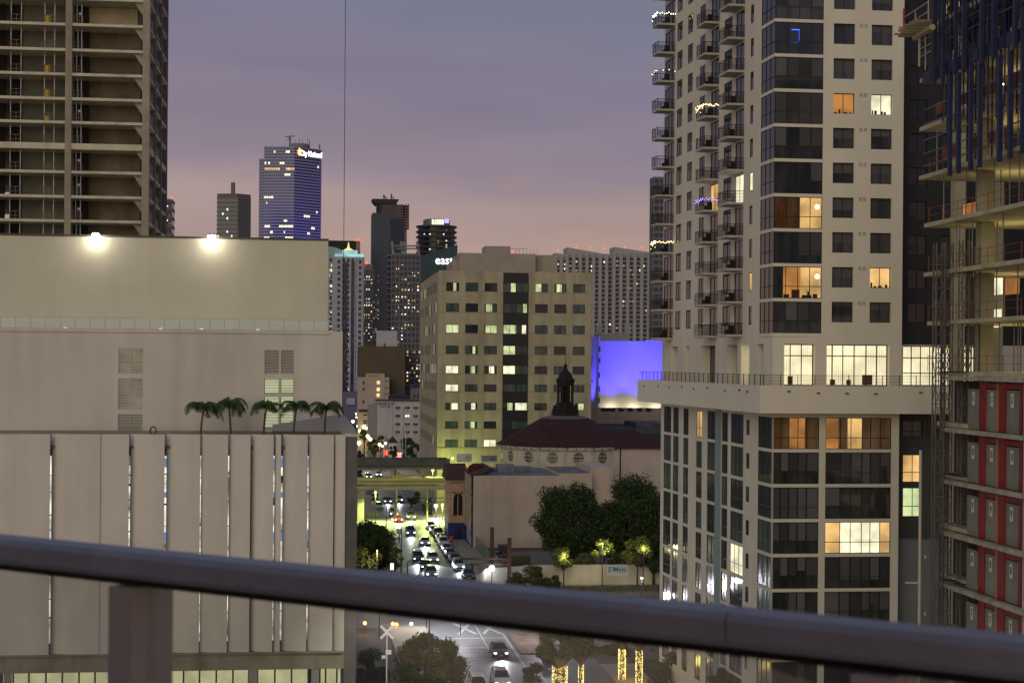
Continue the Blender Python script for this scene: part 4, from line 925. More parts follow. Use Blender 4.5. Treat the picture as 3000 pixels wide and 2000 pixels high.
ra.box(FO, FO.S(1500, 740, -11), FO.S(1545, 740, -11), -11.12, -11.02, zq + 1.15, zq + 1.22); ra.build('roof_railing', M_FRAME, O)
MB().lathe(pl(FO, 1501, 737, -11), [(.05, -.3), (.3, 0), (.05, .3)], 10).build('warning_beacon', L_RED, O)
# ================================================================ theatre building with corner tower, blank pink wall
FP_, FPS = corner(1386, 1500, 293.0)
P_ = thing('theatre_building', 'pink rendered building with a huge blank wall and a tile-roofed corner with blue shop front', 'building', FP_.P(0, 0, 0))
M_PINK = mat('pink_render', (.66, .53, .42), .9, .14, .18, streak=.16); M_TILE = mat('brown_roof_tile', (.095, .05, .04), .85, .4, 1.2, bump=.4); M_BLUW = mat('blue_shopfront', (.035, .05, .22), .7, .25, .8); M_SAND = mat('sandstone_trim', (.55, .43, .29), .85, .2, .8)
zP = FP_.Z(1450, 1393); sP1 = FP_.S(1641, 1450); sP2 = FP_.S(1735, 1450)
W = MB(); W.box(FP_, 0.02, sP1, -24, 0, 0, zP); W.box(FP_, sP1, sP2, -20, .05, 0, zP + .42); W.box(FP_, sP2, FP_.S(1802, 1400), -22, -2, 0, FP_.Z(1760, 1369, -2)); W.build('blank_wall', M_PINK, P_)
MB().box(FP_, 1.2, sP1 - .3, -23, -.4, zP, zP + .06).box(FP_, sP1, sP2 - .3, -18, -.4, zP + .42, zP + .5).build('flat_roof', mat('grey_roof_sheet', (.20, .21, .23), .6, .35, .3), P_)
L1 = 13.2; zs1 = FP_.Z(1386, 1551)
sh2 = []
for zz0, zz1 in ((FP_.Z(1386, 1528), FP_.Z(1386, 1500)), (FP_.Z(1386, 1486), FP_.Z(1386, 1455))):
    for k in range(5): s = 1.2 + k * 2.4; sh2.append((s, s + 1.3, zz0, zz1))
W = MB(); wall(W, FPS, 0, L1, zs1, zP, sh2, d=.35, depth=.5); W.box(FPS, 0, L1, .3, .6, zP - 3.1, zP - 2.8); W.box(FPS, 0, L1, .3, .55, zs1, zs1 + .3); W.build('arcade_wall', M_SAND, P_)
for h in sh2: MB().box(FPS, h[0], h[1], .0, .05, h[2], h[3]).build('arcade_window', M_REDG, P_)
MB().box(FPS, 0, L1, 0, .3, 0, zs1).build('blue_street_front', M_BLUW, P_)
MB().box(FPS, 3.2, 5.2, .3, .36, .6, zs1 - .1).box(FPS, .4, 1.8, .3, .36, .4, 2.2).box(FPS, 7, 8.2, .3, .36, .5, zs1 - .3).build('shop_poster', mat('white_poster', (.55, .55, .55), .7, .4, 3), P_)
o2 = FPS.P(L1, .35, 0); FK = Frame((o2.x, o2.y), -E1); FKS = Frame(FK.P(FK.S(1314, 1500), 0, 0)[:2], E2)
wK = FK.S(1314, 1500); zK = FK.Z(1340, 1406); zKb = FK.Z(1340, 1530)
ar = (FK.S(1356, 1480), FK.S(1328, 1480), FK.Z(1340, 1510), FK.Z(1340, 1442))
W = MB(); wall(W, FK, -.3, wK, zKb, zK, [(min(ar[:2]), max(ar[:2]), ar[2], ar[3])], depth=1.0)
wall(W, FKS, 0, 9, zKb, zK, [(1.5, 2.6, ar[2], ar[3]), (4, 5.1, ar[2], ar[3]), (6.5, 7.6, ar[2], ar[3])], depth=.4); W.build('corner_wall', mat('terracotta_render', (.56, .36, .25), .85, .2, .6), P_)
tb = MB(); tb.box(FK, -.3, wK + .1, 0, .15, zKb, zKb + .25).box(FK, -.3, wK + .2, 0, .35, FK.Z(1340, 1437) - .15, FK.Z(1340, 1437) + .1).box(FK, -.3, wK + .3, 0, .5, zK - .2, zK).box(FKS, -.3, 9, 0, .3, zK - .2, zK - .01).box(FKS, -.2, 9, 0, .2, FK.Z(1340, 1437) - .15, FK.Z(1340, 1437) + .1)
a0 = FK.S(1327, 1480); 
tb.box(FK, max(ar[:2]), max(ar[:2]) + .5, 0, .2, zKb + 1.2, FK.Z(1340, 1437) - .15).box(FK, min(ar[:2]) - .35, min(ar[:2]) - .05, 0, .2, zKb + 1.2, FK.Z(1340, 1437) - .15).box(FK, wK - .3, wK + .05, 0, .12, zKb + 1.2, FK.Z(1340, 1437) - .15)
tb.build('cornice_and_pilaster', M_SAND, P_)
MB().box(FK, min(ar[:2]), max(ar[:2]), -.9, -.8, ar[2], ar[3]).build('arch_window', M_GLASS, P_); ac = MB(); mid = sum(ar[:2]) / 2
for k in range(7): t0, t1 = math.pi * k / 7, math.pi * (k + 1) / 7; rr_ = abs(ar[0] - ar[1]) / 2; p = lambda t: FK.P(mid + rr_ * math.cos(t), .05, ar[3] - rr_ + rr_ * math.sin(t)); ac.tube(p(t0), p(t1), .14, 5)
ac.box(FK, mid - .08, mid + .08, -.7, -.5, ar[2], ar[3]).build('arch_surround', M_SAND, P_)
bl = MB(); bl.box(FK, -.3, wK, -.3, .05, 0, zKb); bl.box(FKS, .1, 9, -.3, .05, 0, zKb); bl.build('blue_corner_front', M_BLUW, P_)
MB().box(FK, mid - .6, mid + .5, .05, .1, 0, 2.6).build('entrance_door', M_GLASS, P_)
rf = MB(); a, b = -.6, wK + .5; zR = FK.Z(1340, 1356, -6)
rf.add([FK.P(a, .6, zK), FK.P(b, .6, zK), FK.P(b, -5.5, zR), FK.P(a, -5.5, zR), FK.P(b, -11, zK), FK.P(a, -11, zK)], [(0, 1, 2, 3), (3, 2, 4, 5), (0, 3, 5), (1, 4, 2), (0, 5, 4, 1)])
rf.add([FPS.P(0, .5, zP + .02), FPS.P(L1, .5, zP + .02), FPS.P(L1, -3, zP + 1.6), FPS.P(2.5, -3.6, zP + 1.3), FPS.P(0, -1.5, zP + .02), FPS.P(L1, -6, zP + .02)], [(0, 1, 2, 3), (0, 3, 4), (3, 2, 5, 4), (0, 4, 5, 1)])
rf.build('tile_roof', M_TILE, P_)
def unit(u0, u1, v0, v1, Y, dp, label, m=None, name='rooftop_unit'):
    F = Frame(at(u0, v1, Y)[:2], E1); z0, z1 = F.Z((u0 + u1) / 2, v1), F.Z((u0 + u1) / 2, v0); w_ = F.S(u1, v1)
    t = thing(name, label, 'rooftop unit', F.P(0, 0, z0)); MB().box(F, 0, w_, -dp, 0, z0 + .15, z1).build('casing', m or mat('galvanised_casing', (.25, .26, .29), .5, .2, metal=.2), t)
    MB().box(F, .05, w_ - .05, -dp + .1, -.05, z0 - .2, z0 + .15).build('base_frame', mat('white_base', (.5, .52, .52), .6), t)
    v_ = MB(); 
    for k in range(4): v_.box(F, w_ * .55, w_ * .9, 0, .04, z0 + .3 + (z1 - z0) * k * .18, z0 + .36 + (z1 - z0) * k * .18)
    v_.build('vent_slats', M_FRAME, t)
zflat = zP
unit(1457, 1507, 1360, 1388, 299, 3, 'grey rooftop unit with white base at the front edge of the pink building roof')
unit(1509, 1560, 1366, 1386, 303, 2.5, 'long low grey duct unit right of the white-based rooftop unit')
unit(1341, 1383, 1331, 1350, 333, 3, 'white rooftop box behind the brown tiled corner roof', M_WHITE)
unit(1413, 1457, 1336, 1352, 322, 3, 'dark grey rooftop box left of the round drum')
o = MB().lathe(at(1395, 1374, 300), [(1.6, -.6), (1.6, .1), (1.3, .7), (.6, 1.1)], 14).build('red_roof_tank', mat('dark_red_paint', (.12, .015, .02), .8, .6, 1.4)); tag(o, 'dark red and black rounded rooftop object beside the brown tiles', 'roof tank')
# ================================================================ domed hall
YD = 328.0; DC = at(1655, 1300, YD); Rd = 198 / FP * YD; zz_ = lambda v, Y=YD: H - (v - 1060 - ROLL * 155) / FP * Y
DH = thing('domed_hall', 'round hall with a faceted dark tile roof, round windows and a dark lantern on top', 'building', (DC.x, DC.y, 0))
n = 16; ph = math.radians(-90 + 10 + 11.25 + 0); ze = zz_(1311, 315)
M_DRUM = mat('drum_render', (.68, .62, .49), .9, .15, .4, streak=.2); M_DTILE = mat('dark_purple_tile', (.060, .022, .022), .85, .45, .9, bump=.4)
MB().lathe((DC.x, DC.y, 0), [(Rd - .5, 0), (Rd - .5, ze)], n, ph=ph).build('drum_wall', M_DRUM, DH)
MB().lathe((DC.x, DC.y, ze), [(Rd - .5, -.75), (Rd - .15, -.55), (Rd - .1, -.3), (Rd + .1, -.25), (Rd + .15, .0)], 48).build('cornice', M_DRUM, DH)
zc_ = zz_(1224); rc = 67 / FP * YD
MB().lathe((DC.x, DC.y, 0), [(Rd + .3, ze), (rc, zc_)], n, ph=ph).build('tile_roof', M_DTILE, DH)
ri = MB()
for k in range(n): t = ph + 2 * math.pi * k / n; ri.tube((DC.x + (Rd + .3) * math.cos(t), DC.y + (Rd + .3) * math.sin(t), ze), (DC.x + rc * math.cos(t), DC.y + rc * math.sin(t), zc_), .09, 5)
for k in range(48): t = 2 * math.pi * k / 48; ri.tube((DC.x + Rd * math.cos(t), DC.y + Rd * math.sin(t), ze - .42), (DC.x + (Rd + .2) * math.cos(t), DC.y + (Rd + .2) * math.sin(t), ze - .15), .1, 4)
ri.build('roof_rib', mat('rib_tile', (.07, .04, .038), .85, .3), DH)
MB().lathe((DC.x, DC.y, zc_), [(rc + .1, -.1), (rc, .12), (rc - 1.2, .45), (.5, .8)], 16).build('roof_cap', mat('lead_cap', (.16, .14, .15), .7, .3), DH)
for k in range(n):
    t = ph + 2 * math.pi * (k + .5) / n; nrm = Vector((math.cos(t), math.sin(t)))
    if nrm.y > .35: continue
    rI = (Rd - .5) * math.cos(math.pi / n); c = Vector((DC.x, DC.y)) + nrm * rI; F = Frame((c.x, c.y), (-nrm.y, nrm.x)); zc2 = zz_(1341, 315); m1, m2 = MB(), MB()
    for q in range(20):
        a, b = 2 * math.pi * q / 20, 2 * math.pi * (q + 1) / 20; rr_ = 1.18; m1.tube(F.P(rr_ * math.cos(a), .05, zc2 + rr_ * math.sin(a)), F.P(rr_ * math.cos(b), .05, zc2 + rr_ * math.sin(b)), .12, 5)
    ring0 = [F.P(1.12 * math.cos(2 * math.pi * q / 20), .03, zc2 + 1.12 * math.sin(2 * math.pi * q / 20)) for q in range(20)]; ring1 = [F.P(1.12 * math.cos(2 * math.pi * q / 20), .08, zc2 + 1.12 * math.sin(2 * math.pi * q / 20)) for q in range(20)]
    m1.box(F, -1.1, 1.1, .05, .1, zc2 + .25, zc2 + .36).box(F, -1.1, 1.1, .05, .1, zc2 - .45, zc2 - .36)
    o = m1.build('round_window', M_DRUM, DH); m2.loft([ring0, ring1]).build('pane', glass('clouded_glass', (.10, .10, .075), .3, .12), o)
    s_ = 2 * math.pi * rI / n / 2; pil_ = MB().box(F, s_ - .35, s_ - .02, 0, .2, 0, ze - .5).build('pilaster', M_DRUM, DH)
LT = MB(); prof = [(2.95, 1215), (2.7, 1207), (2.75, 1200), (2.2, 1194), (1.85, 1188), (1.75, 1178)]
M_LAN = mat('lantern_dark', (.022, .013, .014), .75, .4, 1.5); cx, cy = DC.x, DC.y
LT.lathe((cx, cy, 0), [(r, zz_(v)) for r, v in prof], 8); LT.lathe((cx, cy, 0), [(1.0, zz_(1182)), (1.0, zz_(1128))], 8)
for k in range(8): t = math.pi / 8 + math.pi / 4 * k; x, y = cx + 1.55 * math.cos(t), cy + 1.55 * math.sin(t); LT.tube((x, y, zz_(1182)), (x, y, zz_(1128)), .26, 8)
for k in range(8): t = math.pi / 8 + math.pi / 4 * k; x, y = cx + 2.35 * math.cos(t), cy + 2.35 * math.sin(t); LT.lathe((x, y, zz_(1208)), [(.35, 0), (.4, .5), (.2, 1.0), (.3, 1.2), (.05, 1.7)], 8)
LT.lathe((cx, cy, 0), [(1.75, zz_(1129)), (1.8, zz_(1120)), (1.95, zz_(1114)), (1.9, zz_(1110)), (1.55, zz_(1107)), (1.4, zz_(1100)), (1.1, zz_(1092)), (.6, zz_(1086)), (.32, zz_(1078)), (.3, zz_(1074)), (.45, zz_(1072)), (.12, zz_(1066)), (.06, zz_(1060)), (.03, zz_(1028))], 12)
LT.build('lantern', M_LAN, DH)
# rectangular wing on the right of the hall
FWg = Frame(at(1762, 1400, 318)[:2], E1); wW = FWg.S(1940, 1400); zW = FWg.Z(1850, 1313)
MB().box(FWg, -2.6, wW, -16, 0, 0, zW).build('wing_wall', mat('wing_render', (.64, .53, .45), .9, .14, .3, streak=.15), DH)
MB().box(FWg, FWg.S(1815, 1400), FWg.S(1815, 1400) + .2, 0, .2, 0, zW).build('downpipe', M_FRAME, DH)
zRi = FWg.Z(1850, 1257, -8); a, b = -5.0, wW + .6
MB().add([FWg.P(a, .6, zW), FWg.P(b, .6, zW), FWg.P(b, -16.6, zW), FWg.P(a, -16.6, zW), FWg.P(a + 2, -8, zRi), FWg.P(FWg.S(1855, 1257, -8), -8, zRi)], [(0, 1, 5, 4), (1, 2, 5), (2, 3, 4, 5), (3, 0, 4), (0, 3, 2, 1)]).build('hip_roof', M_DTILE, DH)
hr = MB(); hr.tube(FWg.P(b, .6, zW), FWg.P(FWg.S(1855, 1257, -8), -8, zRi), .12, 5); hr.tube(FWg.P(FWg.S(1830, 1312, 0), .6, zW), FWg.P(FWg.S(1842, 1257, -8), -8, zRi), .08, 5); hr.build('hip_ridge', MATS['rib_tile'], DH)
# ================================================================ low roofs and the blue-lit block behind
FLo = Frame(at(1700, 1300, 352)[:2], E1); zLo = FLo.Z(1830, 1243, -50)
LB = thing('flat_roof_block', 'long low dark flat-roofed building behind the hall wing', 'building', FLo.P(0, 0, 0))
MB().box(FLo, -2, 26, -55, 0, 0, zLo).build('wall', mat('dark_green_wall', (.05, .06, .055), .9, .3), LB); MB().box(FLo, -2, 26, -55.3, -55, zLo, zLo + .8).box(FLo, 18.5, 26, -45, -30, zLo, zLo + 1.2).box(FLo, 3, 9, -40, -32, zLo, zLo + .7).build('roof_plant', mat('roof_plant_grey', (.10, .10, .12), .8, .3), LB)
FBd = Frame(at(1730, 1200, 408)[:2], E1); zB_ = FBd.Z(1830, 1194); wB = FBd.S(1960, 1200)
TB = thing('podium_block', 'tan two-storey block with a row of dark openings under the blue-lit wall', 'building', FBd.P(0, 0, 0))
W = MB(); op = [(FBd.S(u0, 1190), FBd.S(u1, 1190), zB_ - 1.0, zB_ - .1) for u0, u1 in ((1760, 1803), (1812, 1828), (1838, 1855), (1866, 1882), (1892, 1908))]
wall(W, FBd, -1, wB, 0, zB_, op, depth=.5); W.box(FBd, -1, wB, -14, -.6, 0, zB_ - 1.6); W.build('wall', mat('tan_render', (.42, .33, .27), .9, .15, .3, streak=.1), TB)
for h in op: MB().box(FBd, h[0], h[1], -.5, -.45, h[2], h[3]).build('dark_opening', M_FRAME, TB)
FBl, FBlS = corner(1757, 1100, 424.0); zBl = FBl.Z(1850, 999); wBl = FBl.S(1940, 1100)
BB = thing('blue_lit_block', 'windowless white block floodlit bright blue', 'building', FBl.P(0, 0, 0))
M_BWL = mat('floodlit_white_wall', (.34, .34, .36), .85, .05, .15)
MB().box(FBl, 0, wBl, -26, 0, 0, zBl).box(FBl, .1, FBl.S(1848, 990), -10, -1.5, zBl, FBl.Z(1800, 977)).box(FBl, -.4, .0, -26, .4, 0, FBl.Z(1757, 985)).build('wall', M_BWL, BB)
MB().box(FBl, FBl.S(1890, 990), wBl, -8, .3, zBl - .4, zBl + .3).build('roof_parapet', M_BWL, BB)
sw = MB()
for v in (1022, 1056, 1099, 1139, 1172): 
    z = FBl.Z(1757, v); MB().box(FBl, -.42, -.38, -.2, .42, z - .7, z + .7).box(FBl, -.3, .05, .4, .43, z - .7, z + .7).build('slot_window', M_FRAME, BB)
lad = MB(); lad.tube(FBlS.P(12, .5, FBl.Z(1740, 1118)), FBlS.P(9, .5, FBl.Z(1740, 1043)), .1, 5); lad.box(FBlS, 8, 16, .4, .6, FBl.Z(1740, 1119), FBl.Z(1740, 1117)); lad.build('wall_pipe', M_FRAME, BB)
for k, s in enumerate((2.5, 9.5, 16)):
    t = thing('blue_floodlight', ('left blue floodlight at the foot of the blue-lit wall', 'middle blue floodlight at the foot of the blue-lit wall', 'right blue floodlight at the foot of the blue-lit wall')[k], 'floodlight', FBl.P(s, 9, zB_ - 1.5), 'blue floodlights')
    MB().box(FBl, s - .3, s + .3, 8.8, 9.2, zB_ - 1.6, zB_ - 1.2).build('housing', M_FRAME, t)
    lamp('blue_beam', 'SPOT', FBl.P(s, 9, zB_ - 1.1), 42000, (.07, .05, 1.0), t, .3, FBl.P(s + .5, 0, zBl - 5), 75, .8)
lamp('side_blue', 'SPOT', FBlS.P(6, 7, zB_), 22000, (.07, .05, 1.0), BB, .3, FBlS.P(10, 0, zBl - 7), 95, .8)
for s in (3, 9, 15): lamp('base_glow', 'POINT', FBl.P(s, 1.6, zB_ - 1.2), 700, (1, .85, .5), BB, .4)
# ================================================================ elevated guideway, road bridge
M_GW = mat('guideway_concrete', (.11, .11, .105), .9, .25, .3, streak=.2); M_GWU = mat('guideway_lower', (.28, .28, .24), .9, .2, .3)
def bpx(v, b): return H - (v - 1060) / FP * (b - 1)
GW = thing('guideway_viaduct', 'dark concrete guideway crossing above the street in front of the office block', 'viaduct', street(18, 350))
z1, z0 = bpx(1343, 350) , bpx(1369, 350)
def sbox(mb, a0, a1, b0, b1, z0, z1, m=0): return mb.prism([street(a0, b0)[:2], street(a1, b0)[:2], street(a1, b1)[:2], street(a0, b1)[:2]], z0, z1, m)
sbox(MB(), -60, 29, 346, 346.4, z0 + .35, z1).build('parapet', M_GW, GW); m_ = MB(); sbox(m_, -60, 29, 354, 354.4, z0 + .35, z1 - .2); m_.build('parapet', M_GW, GW)
sbox(MB(), -60, 29, 346.4, 354, z0 + .2, z0 + .6).build('deck', M_GW, GW); m_ = MB(); sbox(m_, -60, 29, 347, 348.6, z0 - .5, z0 + .2); sbox(m_, -60, 29, 352, 353.5, z0 - .5, z0 + .2); m_.build('girder', M_GWU, GW)
cb = street(17.0, 350)
pp1 = at(1160, 1398, 349); MB().lathe((pp1.x, pp1.y, 0), [(.35, 0), (.35, z0 - .5)], 12).build('pier', M_GWU, GW); p_ = street(-8, 350); MB().lathe((p_.x, p_.y, 0), [(.5, 0), (.5, z0 - .5)], 12).build('pier', M_GWU, GW)
BG = thing('road_bridge', 'low bridge with a brightly lit yellow deck edge below the guideway', 'bridge', street(18, 344))
zd = bpx(1405, 344); M_YC = mat('yellow_lit_concrete', (.58, .55, .22), .85, .15, .5)  # yellow of the lamplight is put into the concrete's colour
m_ = MB(); sbox(m_, -60, 29.5, 343, 350, zd - 1.2, zd); m_.build('deck', M_YC, BG)
m_ = MB(); sbox(m_, -60, 29.5, 342.6, 343, zd - .35, zd + .25); m_.build('deck_edge', M_YC, BG)
m_ = MB(); sbox(m_, -60, 29.5, 340.6, 341.6, zd - 2.1, zd - 1.5); m_.build('lower_beam', M_GWU, BG); m_ = MB(); sbox(m_, -60, 29.5, 340.4, 341.8, zd - 1.48, zd - 1.38); m_.build('beam_flange', M_YC, BG)
m_ = MB(); sbox(m_, -60, 29.5, 341.6, 343.2, zd - 2.2, zd - 1.3); m_.build('soffit', M_GW, BG)
sbox(MB(), 9, 10.4, 341, 349, 0, zd - 1.3).build('abutment', M_GWU, BG); 
pcl = at(1162, 1431, 340.5); q = Vector((E1.x, E1.y, 0)); MB().prism([(pcl - q * .9)[:2], (pcl + q * .9)[:2], (pcl + q * .9 + Vector((0, .08, 0)))[:2], (pcl - q * .9 + Vector((0, .08, 0)))[:2]], pcl.z - .13, pcl.z + .13).build('clearance_sign', mat('brown_sign', (.14, .11, .08), .7), BG)
bk = MB(); b0_ = at(1149, 1399, 344)
for k in range(9): x = b0_ + q * (.26 * k); bk.prism([x[:2], (x + q * .14)[:2], (x + q * .14 + Vector((0, .06, 0)))[:2], (x + Vector((0, .06, 0)))[:2]], zd, zd + .75)
bk.prism([b0_[:2], (b0_ + q * 2.3)[:2], (b0_ + q * 2.3 + Vector((0, .05, 0)))[:2], (b0_ + Vector((0, .05, 0)))[:2]], zd + .55, zd + .68)
tag(bk.build('picket_barrier', mat('yellow_barrier', (.75, .62, .06), .6)), 'yellow picket barrier standing on the bridge deck by the pier', 'barrier')
cn_ = at(1270, 1400, 344); tag(MB().lathe((cn_.x, cn_.y, zd), [(.2, 0), (.2, .05), (.13, .06), (.04, .7)], 10).build('traffic_cone', mat('orange_cone', (.7, .12, .03), .6)), 'orange traffic cone on the bridge deck near the pink building', 'cone')
sh_p = at(1232, 1400, 344); sw_ = MB(); 
sw_.tube((sh_p.x - .9, sh_p.y, zd + .45), (sh_p.x + 1.2, sh_p.y, zd + .3), .08, 6); sw_.tube((sh_p.x - .8, sh_p.y, zd), (sh_p.x - .5, sh_p.y, zd + .9), .05, 5); sw_.tube((sh_p.x - .9, sh_p.y, zd + .9), (sh_p.x + .2, sh_p.y, zd + 1.0), .05, 5); sw_.tube((sh_p.x + 1.2, sh_p.y, zd), (sh_p.x + 1.0, sh_p.y, zd + .5), .05, 5)
tag(sw_.build('sawhorse', mat('white_sawhorse', (.6, .62, .5), .6)), 'white trestle frame on the bridge deck beside the worker', 'trestle')
# worker in a high visibility vest, bent forward over the trestle
Wk = tag(bpy.data.objects.new('person', None), 'worker in a lime vest and orange trousers bending over a trestle on the bridge', 'person'); COL.objects.link(Wk); Wk.location = (sh_p.x + .55, sh_p.y - .3, zd)
def skin(name, pts, edges, rad, m, parent, loc=(0, 0, 0)):
    me = bpy.data.meshes.new(name); me.from_pydata(pts, edges, []); o = bpy.data.objects.new(name, me); COL.objects.link(o); o.parent = parent; me.materials.append(m)
    md = o.modifiers.new('skin', 'SKIN'); 
    if not me.skin_vertices: bpy.context.view_layer.objects.active = o
    for i, r in enumerate(rad): me.skin_vertices[0].data[i].radius = (r, r)
    me.skin_vertices[0].data[0].use_root = True; o.modifiers.new('sub', 'SUBSURF').levels = 1; return o
bp = [(0, 0, .92), (0, -.02, 1.15), (-.08, -.02, 1.38), (-.12, 0, 1.5), (-.16, 0, 1.62), (-.12, -.18, 1.4), (-.35, -.2, 1.25), (-.58, -.15, 1.12), (-.12, .18, 1.4), (-.36, .2, 1.22), (-.6, .12, 1.1), (.0, -.1, .86), (-.03, -.12, .48), (0, -.12, .06), (-.14, -.12, .04), (.02, .1, .86), (.1, .12, .48), (.16, .12, .06), (.02, .12, .04)]
be = [(0, 1), (1, 2), (2, 3), (3, 4), (2, 5), (5, 6), (6, 7), (2, 8), (8, 9), (9, 10), (0, 11), (11, 12), (12, 13), (13, 14), (0, 15), (15, 16), (16, 17), (17, 18)]
M_SKIN = mat('skin', (.30, .17, .11), .7); M_VEST = mat('lime_vest', (.45, .75, .05), .7); M_TRO = mat('orange_trousers', (.6, .13, .04), .8)
body = skin('body', bp, be, [.13, .14, .15, .06, .085, .07, .05, .04, .07, .05, .04, .09, .065, .05, .045, .09, .065, .05, .045], M_TRO, Wk)
vest = MB().lathe((0, 0, 0), [(.17, .9), (.19, 1.1), (.21, 1.3), (.17, 1.44), (.08, 1.48)], 12); vest.v = [Vector((v.x - (v.z - .9) * .16, v.y * .95, v.z)) for v in vest.v]
def kid(mb, name, m): 
    o = mb.build(name, m); o.parent = Wk; return o
kid(vest, 'safety_vest', M_VEST)
hd = MB().lathe((-.17, 0, 1.55), [(.03, -.02), (.075, .02), (.09, .09), (.085, .15), (.06, .19)], 12); kid(hd, 'head', M_SKIN)
kid(MB().lathe((-.17, 0, 1.66), [(.14, 0), (.11, .015), (.105, .06), (.07, .11), (.01, .13)], 12), 'hard_hat', mat('yellow_helmet', (.7, .6, .08), .5))
# ================================================================ street furniture on the middle street
M_POLE = mat('dark_pole', (.06, .05, .045), .7, .2); M_RUST = mat('rust_brown_steel', (.085, .05, .035), .8, .3)
GA = thing('signal_gantry', 'brown steel gantry of two thick posts and two long beams over the street', 'gantry', ground(1490, 1715))
Yg = 244.0
for u, vt, Y in ((1441, 1544, 250), (1492, 1575, 241)): p = at(u, 1650, Y); t_ = at(u, vt, Y).z; MB().box(LOC, p.x - .3, p.x + .3, p.y - .3, p.y + .3, 0, t_).build('post', M_RUST, GA)
for v in (1636, 1652):
    p, q_ = at(1346 if v < 1640 else 1376, v, 241.5), at(1492, v + 0, 241); MB().tube(p, q_, .2, 4).build('beam', M_RUST, GA)
p = at(1441, 1640, 250); q_ = at(1452, 1690, 243)
MB().box(LOC, at(1394, 0, 241).x, at(1394, 0, 241).x + .3, 240.8, 241.2, at(1394, 1652, 241).z - 1, at(1394, 1652, 241).z).build('signal_head', M_BLACK, GA)
def pole(u, vb, vt, r, label, name='street_pole', arm=None, m=None):
    g_ = ground(u, vb); t_ = at(u, vt, g_.y).z; o = MB().tube(g_, (g_.x, g_.y, t_), r, 8, 0, r * .7)
    if arm: du, dv = arm; o.tube((g_.x, g_.y, t_), at(u + du, vt + dv, g_.y), r * .6, 6)
    return tag(o.build(name, m or M_POLE), label, 'pole', 'poles along the street')
pole(1175, 1690, 1543, .13, 'tall thin dark pole on the left pavement beside the big tree')
pole(1193, 1695, 1645, .16, 'short dark signal pole with a bent arm reaching over the left lane', 'signal_pole', (50, -16))
pole(1131, 1575, 1477, .12, 'thin dark pole beside the green parked cars under the bridge')
pole(1406, 1700, 1655, .07, 'short thin sign pole on the right pavement')
pole(1251, 1530, 1437, .2, 'pale yellow-lit pole below the bridge near the lit wall', m=mat('yellowish_pole', (.42, .42, .28), .7))
pole(1288, 1545, 1515, .1, 'short dark pole at the pavement corner beside the cross street')
for v in (1459, 1469):
    a, b = at(1040, v, 338), at(1302, v + (-1 if v < 1465 else 0), 325)
    tag(MB().tube(a, b, .07, 4).build('overhead_cable', M_BLACK), 'dark overhead cable spanning the street below the bridge, %s of the pair' % ('upper' if v < 1465 else 'lower'), 'cable')
def lampthing(u, v, Y, r, col, label, st=12, energy=0, name='street_lamp', kind='street lamp', group='far street lamps', pole_=True, down=False):
    p = at(u, v, Y); t = thing(name, label, kind, (p.x, p.y, 0), group)
    MB().lathe(p, [(r * .3, -r), (r, -r * .4), (r, r * .3), (r * .4, r)], 10).build('lamp_head', emit('glow_%s' % name + str(col), col, st), t)
    if pole_: MB().tube((p.x, p.y, 0), (p.x, p.y, p.z - r), .08, 6).build('post', M_POLE, t)
    if energy:
        if down: lamp('lamp_light', 'SPOT', (p.x, p.y - .3, p.z - r - .1), energy, col, t, .4, (p.x, p.y - .3, 0), 160, .5)
        else: lamp('lamp_light', 'POINT', (p.x, p.y - .6, p.z - .3), energy, col, t, .5)
    return t
WRM = (1.0, .72, .34); WHT = (.92, .96, 1.0); YG = (.80, 1.0, .22)
far_l = [(1034, 1234, 660, .55), (1049, 1248, 610, .55), (1056, 1232, 670, .4), (1054, 1262, 570, .45), (1075, 1219, 740, .5), (1073, 1254, 590, .4), (1077, 1277, 540, .5), (1085, 1286, 530, .5), (1052, 1297, 500, .55), (1112, 1301, 490, .42), (1129, 1298, 490, .35), (1120, 1306, 480, .3), (1066, 1250, 600, .35), (1045, 1222, 720, .35), (1043, 1212, 760, .3), (1034, 1258, 580, .3)]
nm = ['first', 'second', 'third', 'fourth', 'fifth', 'sixth', 'seventh', 'eighth', 'ninth', 'tenth', 'eleventh', 'twelfth', 'thirteenth', 'fourteenth', 'fifteenth', 'sixteenth']
srt = sorted(range(len(far_l)), key=lambda i: far_l[i][1])
for k, i in enumerate(srt):
    u, v, Y, r = far_l[i]; lampthing(u, v, Y, r, WRM if i % 4 else (.95, .9, .75), 'glowing lamp along the distant street, %s from the top of the cluster' % nm[k], 14, 1500 if i in (1, 4, 6, 8, 9) else 0)
lampthing(1441, 1663, 240, .4, WHT, 'white street lamp in front of the brown gantry posts', 14, 130, group='near street lamps')
lampthing(1277, 1481, 349, .35, (1, .95, .7), 'small white lamp on the pavement right of the bridge underpass', 12, 1500, group='near street lamps')
